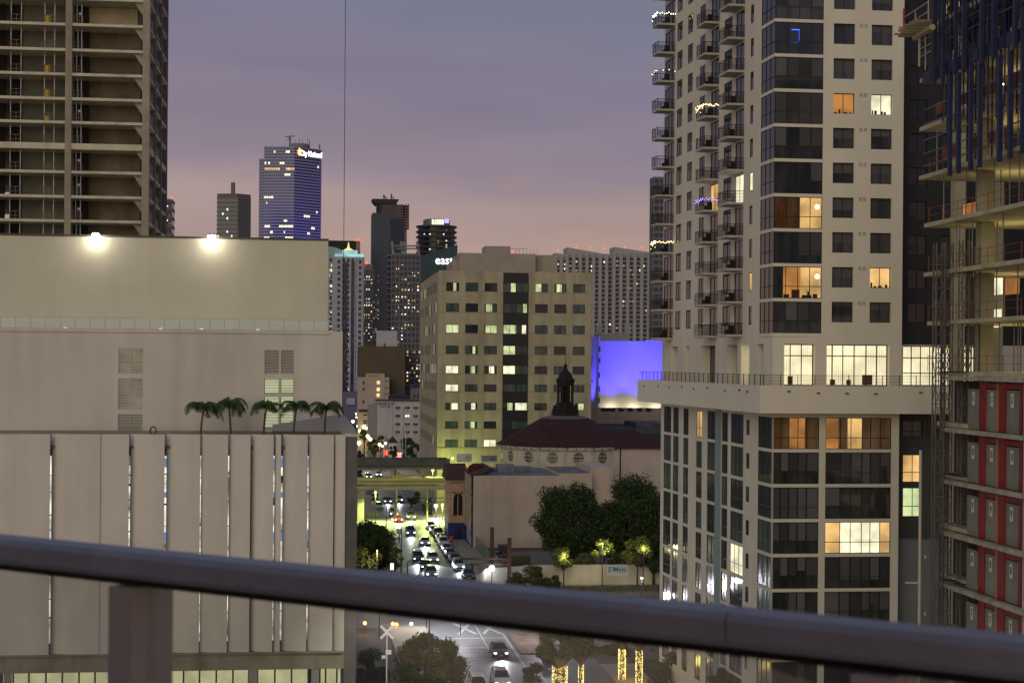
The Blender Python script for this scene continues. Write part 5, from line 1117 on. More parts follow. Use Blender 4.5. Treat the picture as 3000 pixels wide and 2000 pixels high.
# yellow-green sodium lights of the crossing: seen only by their glow, on posts beside the bridge
lampthing(1268, 1376, 352.0, .3, YG, 'yellow-green lamp under the guideway at the office block corner', 4, 1700, group='near street lamps')
lampthing(1326, 1342, 356.2, .25, YG, 'yellow-green lamp close to the office block base behind the tile roof', 3, 1300, group='near street lamps', pole_=False)
lampthing(1100, 1442, 336, .25, YG, 'yellow-green lamp at the left side of the underpass', 4, 5000, group='near street lamps', down=True)
lampthing(1296, 1478, 338, .25, YG, 'yellow-green lamp at the pavement corner left of the pink building', 3, 6000, group='near street lamps', down=True)
LW_ = (.95, .95, .8)
for a_, lb_ in ((13, 'left yellow-green lamp hung in front of the bridge beam over the crossing'), (24, 'right yellow-green lamp hung in front of the bridge beam over the crossing')):  # lamps added to brighten the crossing
    q_ = street(a_, 339.6, 6.3); t_ = thing('crossing_fill_lamp', lb_, 'lamp', (q_.x, q_.y, 6.3), 'lamps on the bridge beam'); MB().box(LOC, q_.x - .3, q_.x + .3, q_.y - .15, q_.y + .15, 6.3, 6.45).build('housing', M_POLE, t_); MB().tube((q_.x, q_.y, 6.45), (q_.x, q_.y + 1.2, 6.9), .05, 5).build('arm', M_POLE, t_)
    lamp('lamp_light', 'SPOT', (q_.x, q_.y, 6.2), 15000, (.85, 1.0, .25), t_, .3, (q_.x, q_.y - 3, 0), 150, .6)
lampthing(1765, 1592, 242.4, .12, (1, .92, .55), 'street lamp glowing among the lime-green leaves above the cream wall', 3, 480, group='near street lamps')
lampthing(1652, 1622, 242.4, .1, (1, .92, .55), 'small lamp glowing inside the lime-green tree by the large round tree', 2, 260, group='near street lamps')
lampthing(1885, 1600, 242.4, .1, (1, .92, .55), 'small lamp among the leaves at the tower podium edge', 2, 260, group='near street lamps')
lampthing(1105, 1612, 244, .1, (1, .9, .45), 'lamp hidden in the olive leaves left of the street', 5, 1000, group='near street lamps')
for u_, Y_, e_, lb_ in ((1350, 200, 4000, 'street lamp hidden behind the handrail over the right lanes'), (1250, 205, 3000, 'street lamp hidden behind the handrail left of the crossing'), (1600, 195, 3000, 'street lamp hidden behind the handrail beside the traffic island'), (1880, 212, 600, 'street lamp hidden behind the handrail before the mesh fence'), (1113, 196, 500, 'street lamp hidden behind the handrail beside the crossing sign')):  # lamps added to brighten the near road, kept out of sight
    q_ = at(u_, 1700, Y_); q_.z = 5.6; t_ = thing('street_lamp', lb_, 'street lamp', (q_.x, q_.y, 0), 'near street lamps'); MB().tube((q_.x, q_.y, 0), q_, .07, 6).build('post', M_POLE, t_)
    MB().lathe(q_, [(.06, -.1), (.2, -.05), (.15, .1)], 8).build('lamp_head', emit('lamp_white', LW_, 5), t_); lamp('lamp_light', 'POINT', (q_.x, q_.y, 5.4), e_, (.88, .86, .95), t_, .3)
for u_, v_, Y_, e_, lb_ in ((1190, 1750, 150, 2600, 'tall street lamp hidden by the handrail in front of the crossing sign'), (1700, 1800, 150, 1800, 'tall street lamp hidden by the handrail in front of the wrapped trunks')):  # unseen lamps added to light the sign and the near trees
    q_ = at(u_, v_, Y_); t_ = thing('street_lamp', lb_, 'street lamp', (q_.x, q_.y, 0), 'near street lamps'); MB().lathe(q_, [(.06, -.1), (.2, -.05), (.15, .1)], 8).build('lamp_head', emit('lamp_white', LW_, 5), t_)
    MB().tube((q_.x + (2.2 if u_ < 1500 else 0), q_.y, 0), (q_.x + (2.2 if u_ < 1500 else 0), q_.y, q_.z + .3), .08, 6).tube((q_.x + 2.2, q_.y, q_.z + .3), (q_.x, q_.y, q_.z + .2), .05, 5).build('post', M_POLE, t_); lamp('lamp_light', 'SPOT', (q_.x, q_.y, q_.z - .2), e_, (.95, .93, .8), t_, .3, (q_.x, q_.y + 4, 0), 150, .6)
# lit signs on the far street
def sign(u0, u1, v0, v1, Y, m, label, name='lit_sign'):
    F = Frame(at(u0, v1, Y)[:2], E1); z1, z0 = F.Z(u0, v0), F.Z(u0, v1); w_ = F.S(u1, v1)
    o = thing(name, label, 'sign', F.P(0, 0, 0)); MB().box(F, 0, w_, -.3, 0, z0, z1).build('sign_panel', m, o); MB().box(F, -.1, w_ + .1, -.5, -.31, z0 - .1, z1 + .1).build('back_box', M_POLE, o)
    if z0 > .5: MB().tube(F.P(w_ / 2, -.4, 0), F.P(w_ / 2, -.4, z0), .1, 6).build('post', M_POLE, o)
    return F, o, w_, z0, z1
sign(1127, 1138, 1318, 1333, 560, emit('red_sign_glow', (1, .12, .05), 3), 'glowing red sign low on the distant street')
sign(1144, 1156, 1322, 1338, 560, emit('yellow_sign_glow', (1, .8, .3), 2.5, .6, 2), 'yellow lit shop front beside the red sign')
sign(1162, 1178, 1325, 1339, 560, emit('pink_sign_glow', (1, .35, .3), 2.2, .6, 2), 'pinkish red lit shop front in front of the dark palms')
sign(1144, 1153, 1650, 1668, 250, emit('white_sign_glow', (.8, .9, 1), 3, .3, 3), 'bright white lit sign panel among the leaves of the left tree')
sign(1316, 1327, 1570, 1583, 301, mat('orange_red_board', (.75, .08, .03), .6, .2), 'small orange-red board on the pavement before the blue shop front', 'pavement_board')
sign(1164, 1176, 1551, 1561, 300, mat('white_board', (.6, .5, .45), .6, .3, 4), 'small white and red notice board on the left pavement', 'notice_board')
# railway crossing sign
p = ground(1132, 2062); zc_x = at(1132, 1850, p.y).z; X = thing('crossing_sign', 'white X-shaped railway crossing sign on a post among the trees', 'sign', p)
F = Frame(p[:2], (1, 0)); mX = mat('white_reflective', (.9, .9, .92), .5, .05); mb = MB()
for sg in (-1, 1):
    d = Vector((.62, 0, sg * .62)); n_ = Vector((.09, 0, -sg * .09)); c = Vector((p.x, p.y - .1 - .02 * sg, zc_x)); mb.add([c - d - n_, c + d - n_, c + d + n_, c - d + n_, c - d - n_ + Vector((0, .03, 0)), c + d - n_ + Vector((0, .03, 0)), c + d + n_ + Vector((0, .03, 0)), c - d + n_ + Vector((0, .03, 0))], [(0, 1, 2, 3), (7, 6, 5, 4), (0, 4, 5, 1), (1, 5, 6, 2), (2, 6, 7, 3), (3, 7, 4, 0)])
mb.build('crossbuck', mX, X); MB().tube(p, (p.x, p.y, zc_x + .3), .06, 8).build('post', mX, X); MB().box(LOC, p.x - .1, p.x + .45, p.y - .15, p.y - .05, zc_x - 2.2, zc_x - 1.75).box(LOC, p.x - .5, p.x - .1, p.y - .15, p.y - .05, zc_x - 2.6, zc_x - 2.3).build('signal_box', mX, X)
for u, v, Y, lb in ((1069, 1824, 200, 'small orange lamp at the far left behind the trees'), (1151, 1826, 205, 'left of the orange lamp pair behind the crossing sign'), (1162, 1828, 205, 'right of the orange lamp pair behind the crossing sign')):
    lampthing(u, v, Y, .22, (1, .35, .08), lb, 8, 60, name='signal_lamp', kind='signal lamp', group='orange crossing signals')
lampthing(1205, 1826, 207, .2, WHT, 'small white lamp right of the orange signal lamps', 8, 100, name='signal_lamp', kind='signal lamp', group='white signals')
# fences and lot walls
fn = MB(); 
for b in range(228, 292, 3): fn.tube(street(29.3, b), street(29.3, b, 2.3), .05, 5)
fe = thing('green_fence', 'pale green screened fence running along the right pavement', 'fence', street(29.3, 228)); fn.build('post', M_POLE, fe)
m_ = MB(); sbox(m_, 29.25, 29.32, 228, 291, .1, 2.2); m_.build('screen', mat('green_screen', (.20, .26, .17), .85, .25, .6), fe)
FM = Frame(at(1600, 1713, 244.7)[:2], E1); zM = FM.Z(1700, 1655); wM = FM.S(1990, 1700); sMl = FM.S(1535, 1700)
MW = thing('lot_wall', 'long cream wall around the vacant lot with a company sign on it', 'wall', FM.P(0, 0, 0)); M_LW = mat('cream_lot_wall', (.66, .60, .45), .85, .12, .4, streak=.12)
MB().box(FM, sMl, wM, -.2, 0, 0, zM).box(FM, sMl, wM, -.22, .04, zM, zM + .08).build('wall_panel', M_LW, MW)
MB().quad(FM.P(sMl, 0, 0), FM.P(-9.5, 3, 0), FM.P(-9.5, 3, zM), FM.P(sMl, 0, zM)).quad(FM.P(-9.5, 3, 0), FM.P(-12, 12, 0), FM.P(-12, 12, zM), FM.P(-9.5, 3, zM)).build('side_panel', M_WHITE, MW)
sg0, sg1 = FM.S(1777, 1670), FM.S(1840, 1670); zs0, zs1 = FM.Z(1808, 1684), FM.Z(1808, 1653)
o = MB().box(FM, sg0, sg1, .0, .06, zs0, zs1).build('sign_board', mat('white_sign_board', (.70, .72, .72), .5, .04), MW)
M_TEAL = mat('teal_print', (.02, .22, .30), .5, .05); text('sign_lettering', 'Melo', M_TEAL, o, FM, sg0 + (sg1 - sg0) * .62, .065, (zs0 + zs1) / 2 + .08, 1.0, .004, 1.0, bold=.02)
ic = MB(); x0 = sg0 + .3; zc1 = (zs0 + zs1) / 2 + .1
ic.box(FM, x0, x0 + .75, .061, .07, zc1 + .26, zc1 + .36).box(FM, x0 + .68, x0 + .77, .061, .07, zc1 - .4, zc1 + .36).box(FM, x0, x0 + .09, .061, .07, zc1 - .4, zc1 + .3).box(FM, x0, x0 + .3, .061, .072, zc1 - .4, zc1 - .2).box(FM, x0 + .18, x0 + .5, .061, .071, zc1 - .05, zc1 + .12).box(FM, x0 + 1.05, sg1 - .2, .061, .07, zc1 - .55, zc1 - .47)
ic.build('sign_emblem', M_TEAL, o)
FF = thing('mesh_fence', 'dark mesh fence on posts in front of the cream lot wall', 'fence', at(1600, 1740, 236)); Fm = Frame(at(1600, 1740, 236)[:2], E1); zf1 = Fm.Z(1700, 1716); ps = MB(); s1_ = Fm.S(1990, 1730)
for k in range(16): ps.tube(Fm.P(-6 + k * 1.9, 0, 0), Fm.P(-6 + k * 1.9, 0, zf1), .06, 5)
ps.build('post', M_POLE, FF); MB().box(Fm, -6, s1_, -.02, .0, .2, zf1 - .1).box(Fm, -6, s1_, -.03, .03, zf1 - .1, zf1).build('mesh_panel', mat('brown_mesh', (.13, .12, .075), .9, .3, .8), FF)
for k, (u0, u1, v0, v1, Y, lb) in enumerate(((1462, 1492, 1598, 1618, 275, 'dark brown shed-like container at the foot of the pink wall'), (1498, 1555, 1632, 1652, 258, 'long low olive container on the vacant lot'))):
    F_ = Frame(at(u0, v1, Y)[:2], E1); w_ = F_.S(u1, v1); h_ = F_.Z(u0, v0) ; c_ = thing('storage_container', lb, 'container', F_.P(0, 0, 0)); MB().box(F_, 0, w_, -2.5, 0, 0, h_).build('body', mat('olive_box', (.09, .075, .05), .85, .3), c_); r_ = MB()
    for i in range(int(w_ / .4)): r_.box(F_, .1 + i * .4, .25 + i * .4, 0, .05, .15, h_ - .1)
    r_.build('ribs', mat('olive_box', (0, 0, 0)), c_)
# ================================================================ cars
M_TYRE = mat('tyre_rubber', (.015, .015, .015), .9, .1); M_CG = glass('car_glass', (.012, .014, .018), .05, .01); M_RIM = mat('alloy_rim', (.35, .35, .36), .35, .1, metal=.7); M_PLATE = mat('number_plate', (.55, .55, .52), .6)
M_LENS = mat('headlamp_lens', (.5, .52, .55), .15, .05, spec=.8); M_TL = mat('tail_lens', (.25, .01, .01), .3, .05)
PAINTS = {'white': (.62, .62, .62), 'black': (.014, .014, .016), 'silver': (.34, .35, .36), 'grey': (.10, .105, .11), 'red': (.26, .02, .02), 'blue': (.02, .04, .12), 'green': (.25, .36, .22)}
def paint(c):
    m = mat('car_paint_' + c, PAINTS[c], .28, .04, 2, spec=.6); 
    b = m.node_tree.nodes['Principled BSDF']; b.inputs['Coat Weight'].default_value = .6; b.inputs['Coat Roughness'].default_value = .06; return m
def ring(y, w, z0, z1, zs, c=.12):        # body cross-section at y, front = -y
    return [Vector(p) for p in ((-w + c, y, z0), (w - c, y, z0), (w, y, z0 + .15), (w + .01, y, zs), (w - .07, y, z1), (-w + .07, y, z1), (-w - .01, y, zs), (-w, y, z0 + .15))]
def make_car(kind):
    suv = kind == 'suv'; h = .27 if suv else .0
    t = thing('parked_car', 'x x x x', 'car')
    b = MB(); L_ = 2.35
    b.loft([ring(-L_, .72, .38, .62 + h * .5, .55), ring(-L_ + .12, .86, .26, .74 + h * .7, .6), ring(-L_ + .5, .92, .24, .84 + h * .8, .66), ring(-1.15, .93, .22, .96 + h, .72), ring(.0, .93, .22, .98 + h, .74), ring(1.3, .93, .22, 1.0 + h, .76), ring(L_ - .35, .91, .25, (.98 if not suv else 1.05) + h, .74), ring(L_ - .06, .86, .32, .88 + h, .66), ring(L_, .76, .42, .74 + h, .6)])
    zt = 1.44 + h * 1.35; zb = .93 + h
    yf, yr = -1.25, (1.75 if not suv else 2.2); tf, tr = -.45, (1.0 if not suv else 1.85)
    cab = [[(-.84, yf, zb), (.84, yf, zb), (.60, tf, zt), (-.60, tf, zt)], [(-.84, yr, zb), (.84, yr, zb), (.60, tr, zt), (-.60, tr, zt)]]
    b.add([(-.62, tf, zt - .03), (.62, tf, zt - .03), (.62, tr, zt - .03), (-.62, tr, zt - .03), (-.56, tf + .12, zt + .03), (.56, tf + .12, zt + .03), (.56, tr - .12, zt + .03), (-.56, tr - .12, zt + .03)], [(0, 1, 5, 4), (1, 2, 6, 5), (2, 3, 7, 6), (3, 0, 4, 7), (4, 5, 6, 7)])
    for sx in (-1, 1):                      # roof pillars
        for (y0, y1) in ((yf, tf), (yr, tr), ((yf + yr) / 2 + .1, (tf + tr) / 2 + .1)): b.tube((sx * .845, y0, zb), (sx * .615, y1, zt - .01), .045, 5)
        b.box(LOC, sx * .95 - .09, sx * .95 + .09, yf + .25, yf + .4, zb - .02, zb + .14)
    o = b.build('body', paint('white'), t, smooth=False)
    md = o.modifiers.new('bevel', 'BEVEL'); md.width = .035; md.segments = 2; md.limit_method = 'ANGLE'
    g_ = MB(); A, B2 = cab; s_ = .985
    f8 = [Vector(p) for p in A] + [Vector(p) for p in B2]
    g_.add([(v.x * s_, v.y, v.z) for v in f8], [(0, 1, 2, 3), (4, 7, 6, 5), (0, 3, 7, 4), (1, 5, 6, 2)]); g_.build('windows', M_CG, t)
    for sx in (-1, 1):
        for y in (-1.42, 1.42):
            w_ = MB(); r = .34 + h * .12; n = 14
            for (x0, x1, rr, mm) in ((sx * .72, sx * .945, r, 0),):
                w_.loft([[Vector((x, y + rr * math.cos(2 * math.pi * i / n), rr + .0 + rr * math.sin(2 * math.pi * i / n))) for i in range(n)] for x in (x0, x1)])
            wo = w_.build('wheel', M_TYRE, t); w2 = MB(); w2.loft([[Vector((x, y + .2 * math.cos(2 * math.pi * i / 10), r + .2 * math.sin(2 * math.pi * i / 10))) for i in range(10)] for x in (sx * .94, sx * .953)]); w2.build('rim', M_RIM, wo)
        z = .64 + h * .6; MB().loft([[Vector((sx * .64 + .17 * math.cos(2 * math.pi * i / 12), -L_ + yy, z + .085 * math.sin(2 * math.pi * i / 12))) for i in range(12)] for yy in (-.02, .14)]).build('headlight', M_LENS, t)
        MB().box(LOC, sx * .68 - .14, sx * .68 + .14, L_ - .08, L_ + .01, z + .02, z + .2).build('taillight', M_TL, t)
    MB().box(LOC, -.42, .42, -L_ - .03, -L_ + .05, .42, .56 + h * .3).build('grille', M_BLACK, t); MB().box(LOC, -.2, .2, -L_ - .05, -L_ - .03, .34, .45).build('number_plate', M_PLATE, t)
    return t
PROTO = {k: make_car(k) for k in ('sedan', 'suv')}
BODY = {}
def car(u, vb, kind, color, label, name, on=False, a=None, b=None, group='cars parked along the right kerb', back=False, beam=0):
    p = ground(u, vb) if a is None else street(a, b)
    src = PROTO[kind]; c = copy_tree(src); c.name = name; c.location = (p.x, p.y, .014); c.rotation_euler = (0, 0, A7 + (math.pi if back else 0)); c['label'] = label; c['category'] = 'car'; c['group'] = group
    for ch in c.children:
        if ch.name.startswith('body'):
            key = (kind, color)
            if key not in BODY: me = ch.data.copy(); me.materials[0] = paint(color); BODY[key] = me
            ch.data = BODY[key]
        if on and ch.name.startswith('headlight'):
            key = (kind, 'hl' + str(ch.data.vertices[0].co.x > 0))
            if key not in BODY: me = ch.data.copy(); me.materials[0] = L_HEAD; BODY[key] = me
            ch.data = BODY[key]
    if beam:
        f = Vector((-E2.x, -E2.y, 0)); q = p + f * 2.6 + Vector((0, 0, .75)); l = lamp('headlight_beam', 'SPOT', q, beam * 1.0, (.88, .94, 1.0), None, .12, q + f * 9 + Vector((0, 0, -.9)), 75, .9); l.parent = c; l.matrix_parent_inverse = (Matrix.Translation(c.location) @ Matrix.Rotation(c.rotation_euler.z, 4, 'Z')).inverted()
    return c
MG = 'cars driving towards the viewer'
mv = [(1224, 1645, 'suv', 'black', 'dark off-road style car with headlights on in the left lane, beside a silver one', 2600), (1268, 1647, 'suv', 'silver', 'silver large car with headlights on, right of the dark one', 2600), (1244, 1595, 'sedan', 'silver', 'silver saloon with headlights on just behind the pair in front', 1800),
      (1202, 1568, 'suv', 'blue', 'dark blue car with headlights on crossing the junction, middle of the road', 1500), (1167, 1528, 'sedan', 'red', 'red saloon with headlights on at the far side of the junction', 1000), (1204, 1521, 'suv', 'grey', 'grey car with headlights on, right of the red saloon', 1000),
      (1153, 1512, 'suv', 'green', 'pale green van-like car with one headlight showing behind the red saloon', 800), (1135, 1473, 'sedan', 'black', 'dark car with headlights on below the bridge, left of a bluish one', 900), (1168, 1471, 'suv', 'green', 'greenish car with headlights on below the bridge, right of a dark one', 1200),
      (1246, 1665, 'sedan', 'black', 'black saloon half hidden by the handrail, behind the nearest silver pickup', 800), (1262, 1690, 'suv', 'grey', 'grey car cut off by the handrail at the street bottom left', 800),
      (1461, 1918, 'sedan', 'black', 'dark green-black saloon with headlights on seen through the glass', 2600), (1466, 2010, 'suv', 'white', 'white large car with warm headlights at the bottom through the glass', 2600),
      (1080, 1400, 'sedan', 'grey', 'distant car with headlights seen between the bridges, left one', 900), (1109, 1394, 'sedan', 'white', 'distant car with headlights seen between the bridges, right one', 900)]
for u, v, k, c, lb, bm_ in mv: car(u, v, k, c, lb, 'driving_car', True, group=MG, beam=bm_)
pk = [(1262, 1548, 'sedan', 'white', 'white car at the far end of the parked row'), (1272, 1560, 'sedan', 'silver', 'silver car next to the far end of the parked row'), (1283, 1572, 'suv', 'black', 'black car third from the far end of the parked row'), (1291, 1585, 'sedan', 'silver', 'silver car beside the red board in the parked row'), (1299, 1600, 'suv', 'white', 'white large car in the middle of the parked row'),
      (1309, 1615, 'sedan', 'silver', 'silver car just below the middle of the parked row'), (1318, 1630, 'sedan', 'red', 'dark red car in the parked row'), (1331, 1645, 'sedan', 'grey', 'dark grey saloon between the red car and the lit one in the parked row'), (1343, 1668, 'suv', 'white', 'white car glaring in the lights near the gantry beam'), (1371, 1693, 'sedan', 'black', 'black saloon nearest the handrail in the parked row')]
for u, v, k, c, lb in pk: car(u, v, k, c, lb, 'parked_car', u in (1343,), beam=700 if u == 1343 else 0)
car(1110, 1489, 'sedan', 'green', 'pale green-white car parked at the left kerb under the bridge, nearest one', 'parked_car', group='cars parked at the left kerb'); car(1098, 1466, 'suv', 'black', 'black car parked at the left kerb behind the pale green one', 'parked_car', group='cars parked at the left kerb'); car(1084, 1447, 'sedan', 'black', 'black car parked at the left kerb deepest under the bridge', 'parked_car', group='cars parked at the left kerb')
car(1398, 2030, 'suv', 'white', 'white car partly hidden by the near left tree at the very bottom', 'parked_car', group='cars near the crossing')
for k, (u, v) in enumerate(((1462, 1640), (1476, 1652))): car(u, v, 'sedan', ('silver', 'red')[k], ('silver car in the lot behind the gantry posts', 'red car in the lot between the gantry posts')[k], 'parked_car', group='cars in the vacant lot')
for t in PROTO.values():
    for o in list(t.children_recursive) + [t]: bpy.data.objects.remove(o)
# ================================================================ trees
def leafmat(name, c1, c2):
    m, nt, b = _base(name); N = nt.nodes.new; L = nt.links.new; b.inputs['Roughness'].default_value = .65; b.inputs['Specular IOR Level'].default_value = .3
    g_ = N('ShaderNodeNewGeometry'); r = N('ShaderNodeMix'); r.data_type = 'RGBA'; L(g_.outputs['Random Per Island'], r.inputs['Factor']); r.inputs['A'].default_value = c1 + (1,); r.inputs['B'].default_value = c2 + (1,); L(r.outputs['Result'], b.inputs['Base Color']); return m
M_LF = leafmat('dark_leaves', (.024, .042, .015), (.065, .10, .028)); M_LF2 = leafmat('olive_leaves', (.035, .045, .015), (.10, .11, .03)); M_LF3 = leafmat('lime_lit_leaves', (.08, .11, .02), (.22, .24, .05))  # the last, brighter leaves carry lime lamplight in their colour
M_LF4 = leafmat('lamplit_leaves', (.06, .085, .018), (.15, .17, .04))  # lamplight put into the leaf colours
M_BARK = mat('bark', (.07, .055, .04), .95, .35, 2, bump=.3)
def tree(label, base, cen, rad, ncl, nlf, ls, seed, lm=M_LF, name='street_tree', group=None, trunk_r=.25, cat='tree', squash=.75, wrap=None, clr=(.16, .42)):
    r = random.Random(seed); base = Vector(base); cen = Vector(cen); t = thing(name, label, cat, base, group)
    cl = []
    for i in range(ncl):
        while True:
            d = Vector((r.uniform(-1, 1), r.uniform(-1, 1), r.uniform(-1, 1)))
            if .25 < d.length < 1: break
        d = d.normalized() * (d.length ** .5) * .8
        cl.append((cen + Vector((d.x * rad[0], d.y * rad[1], d.z * rad[2])), r.uniform(*clr) * min(rad[0], rad[2])))
    tr_ = MB(); fork = base.lerp(cen, .45); fork.z = base.z + (cen.z - base.z - rad[2]) * .7 + rad[2] * .25
    tr_.tube(base, fork, trunk_r, 8, 0, trunk_r * .75)
    for c, q in cl[::max(1, ncl // 14)]: mid = fork.lerp(c, .5) + Vector((r.uniform(-.3, .3), r.uniform(-.3, .3), .3)); tr_.tube(fork, mid, trunk_r * .5, 6, 0, trunk_r * .3); tr_.tube(mid, c, trunk_r * .3, 5, 0, trunk_r * .1)
    tr_.build('trunk', M_BARK, t)
    cr = MB(); per = nlf // ncl; V = cr.v; Fc = cr.f; Mm = cr.m
    for c, q in cl:
        for _ in range(per):
            d = Vector((r.gauss(0, 1), r.gauss(0, 1), r.gauss(0, 1))); d.normalize(); p = c + Vector((d.x, d.y, d.z * squash)) * q * (r.random() ** .33) * r.choice((1.0, 1.1, 1.3))
            a = Vector((r.gauss(0, 1), r.gauss(0, 1), r.gauss(0, 1))).normalized(); b_ = a.cross(Vector((r.gauss(0, 1), r.gauss(0, 1), r.gauss(0, 1)))).normalized(); s = ls * r.uniform(.6, 1.3); n0 = len(V)
            V += [p - a * s, p + b_ * s * .45, p + a * s, p - b_ * s * .45]; Fc.append([n0, n0 + 1, n0 + 2, n0 + 3]); Mm.append(0)
    o = cr.build('crown', lm, t)
    if wrap:
        wb = MB(); 
        for i in range(wrap[0]):
            f = r.random(); p = base.lerp(fork, f * wrap[1]); an = r.uniform(0, 6.283); rr_ = trunk_r * 1.12; p = p + Vector((math.cos(an) * rr_, math.sin(an) * rr_, 0))
            k = .042; wb.add([p + Vector(q_) * k for q_ in ((1, 0, 0), (-1, 0, 0), (0, 1, 0), (0, -1, 0), (0, 0, 1), (0, 0, -1))], [(0, 2, 4), (2, 1, 4), (1, 3, 4), (3, 0, 4), (2, 0, 5), (1, 2, 5), (3, 1, 5), (0, 3, 5)])
        o = wb.build('fairy_lights', emit('trunk_bulb', (1.0, .74, .22), 3.0), t); lamp('wrap_glow', 'POINT', base + Vector((0, -1.2, 2.5)), 60, (1, .8, .2), t, .5)
    return t
def tr_px(label, u, vt, vb, ru, Y, ncl, nlf, ls, seed, lm=M_LF, gb=None, **k):
    p0 = at(u, (vt + vb) / 2, Y); ry = ru / FP * Y; rz = (vb - vt) / 2 / FP * Y; return tree(label, (p0.x, p0.y, 0 if gb is None else gb), p0, (ry, ry * .9, rz), ncl, nlf, ls, seed, lm, **k)
tr_px('large dark round tree in front of the pink wall', 1668, 1400, 1650, 100, 262, 60, 30000, .24, 1, trunk_r=.4, clr=(.2, .42))
tr_px('dark tree filling the gap between the two large crowns', 1765, 1455, 1645, 75, 268, 34, 15000, .24, 91, trunk_r=.3, clr=(.2, .42))
tr_px('large dark tree against the left side of the cream tower podium', 1862, 1390, 1650, 118, 262, 60, 32000, .24, 2, trunk_r=.45, clr=(.2, .42))
tr_px('dark tree low at the tower podium with branches over the cream wall', 1915, 1560, 1695, 55, 246, 16, 7000, .22, 3)
tr_px('small bright lime-green tree leaning over the cream wall under the large round tree', 1652, 1598, 1668, 36, 243.5, 14, 2400, .2, 4, M_LF3, trunk_r=.12)
tr_px('small thin lime-green tree on a tall stem beside the sign wall', 1765, 1572, 1640, 34, 243.5, 13, 2200, .2, 5, M_LF3, trunk_r=.1)
tr_px('lime-lit leafy branch tree right of the company sign', 1868, 1565, 1655, 50, 244, 16, 3400, .2, 6, M_LF3, trunk_r=.15)
tr_px('bushy olive tree in front of the left end of the cream wall', 1566, 1652, 1760, 84, 232, 26, 9000, .2, 7, M_LF2, trunk_r=.25)
tr_px('large dark tree left of the street beside the parking building', 1085, 1512, 1690, 74, 262, 40, 20000, .22, 8, M_LF, trunk_r=.35, clr=(.2, .42))
tr_px('olive-lit lower tree in front of the dark tree left of the street', 1070, 1590, 1720, 62, 248, 22, 8000, .2, 9, M_LF2, trunk_r=.25)
tr_px('slender tree with sparse branches at the street edge by the thin pole', 1158, 1575, 1680, 26, 252, 12, 2200, .18, 10, M_LF2, trunk_r=.12)
tr_px('near leafy tree behind the handrail glass left of the street', 1262, 1835, 2090, 112, 168, 70, 17000, .16, 11, M_LF4, trunk_r=.3, clr=(.12, .27))
tr_px('near dark tree at the corner of the parking building behind the glass', 1085, 1890, 2090, 60, 170, 26, 9000, .16, 12, M_LF, trunk_r=.3)
G5 = 'trees with trunks wrapped in fairy lights'
for k, (u, vb, Y, w_, rr) in enumerate(((1640, 2060, 165, 420, 60), (1702, 2060, 166, 260, 40), (1822, 2010, 172, 420, 90), (1872, 2030, 170, 320, 80))):
    g_ = at(u, 1985, Y); vt_ = (1950, 1945, 1893, 1896)[k]; zt_ = at(u, vt_, Y).z
    c_ = Vector((g_.x, g_.y, zt_ + 2.6)); tree(('fat tree trunk wrapped in gold fairy lights, leftmost of four', 'slim leaning trunk wrapped in gold fairy lights, second from the left', 'tall straight trunk wrapped in gold fairy lights, third from the left', 'trunk with patchy gold fairy lights, rightmost of four')[k], (g_.x, g_.y, 0), c_, (3.4, 3.2, 2.2), 16, 5200, .17, 30 + k, M_LF4, name='wrapped_tree', group=G5, trunk_r=(.7, .24, .34, .32)[k], wrap=(int(w_ * 1.1), 1.0))
tr_px('broad dark tree below the handrail, right of the light-wrapped trunks', 2010, 1905, 2080, 130, 168, 30, 12000, .18, 13, M_LF, trunk_r=.3)
tr_px('dark tree in front of the cream tower foot at the bottom right', 2140, 1945, 2090, 60, 150, 18, 6000, .16, 14, M_LF, trunk_r=.3)
tr_px('small dark bushy tree right of the traffic island', 1560, 1925, 2080, 42, 172, 14, 4000, .16, 15, M_LF2)
# far street trees
TG = 'trees along the distant street'
for k, (u, vt, vb, ru, Y, lb) in enumerate(((1064, 1200, 1235, 16, 720, 'brown-lit tree highest in the distant street'), (1046, 1236, 1265, 12, 620, 'small tree at the left edge of the distant street'), (1068, 1256, 1290, 15, 545, 'round dark tree between the lamps of the distant street'), (1096, 1285, 1335, 24, 500, 'yellow-lit tree in the middle of the distant street'), (1116, 1276, 1312, 15, 495, 'dark rounded tree in front of the white hotel wall'), (1152, 1300, 1345, 13, 530, 'thin lit tree at the shop fronts of the distant street'), (1052, 1320, 1346, 10, 480, 'small dark bush at the left end above the guideway'), (1190, 1262, 1345, 24, 525, 'tall dark palm-like clump before the hotel'), (1214, 1280, 1345, 18, 500, 'dark tree against the office block side'), (1140, 1395, 1440, 8, 470, 'dim tree beyond the bridge gap'))):
    tr_px(lb, u, vt, vb, ru, Y, 10, 1600, .42, 50 + k, M_LF2 if k in (3, 5, 0) else M_LF, group=TG)
tr_px('yellow-green lit bush behind the underpass, right of the road', 1205, 1436, 1475, 32, 372, 12, 2200, .26, 70, M_LF2)
tr_px('dark leafy tree right of the underpass in front of the lit office base', 1255, 1450, 1510, 22, 356, 12, 2200, .24, 71, M_LF)
tr_px('dark green tree left of the road between the bridges', 1050, 1376, 1402, 16, 470, 8, 1200, .35, 72, M_LF)
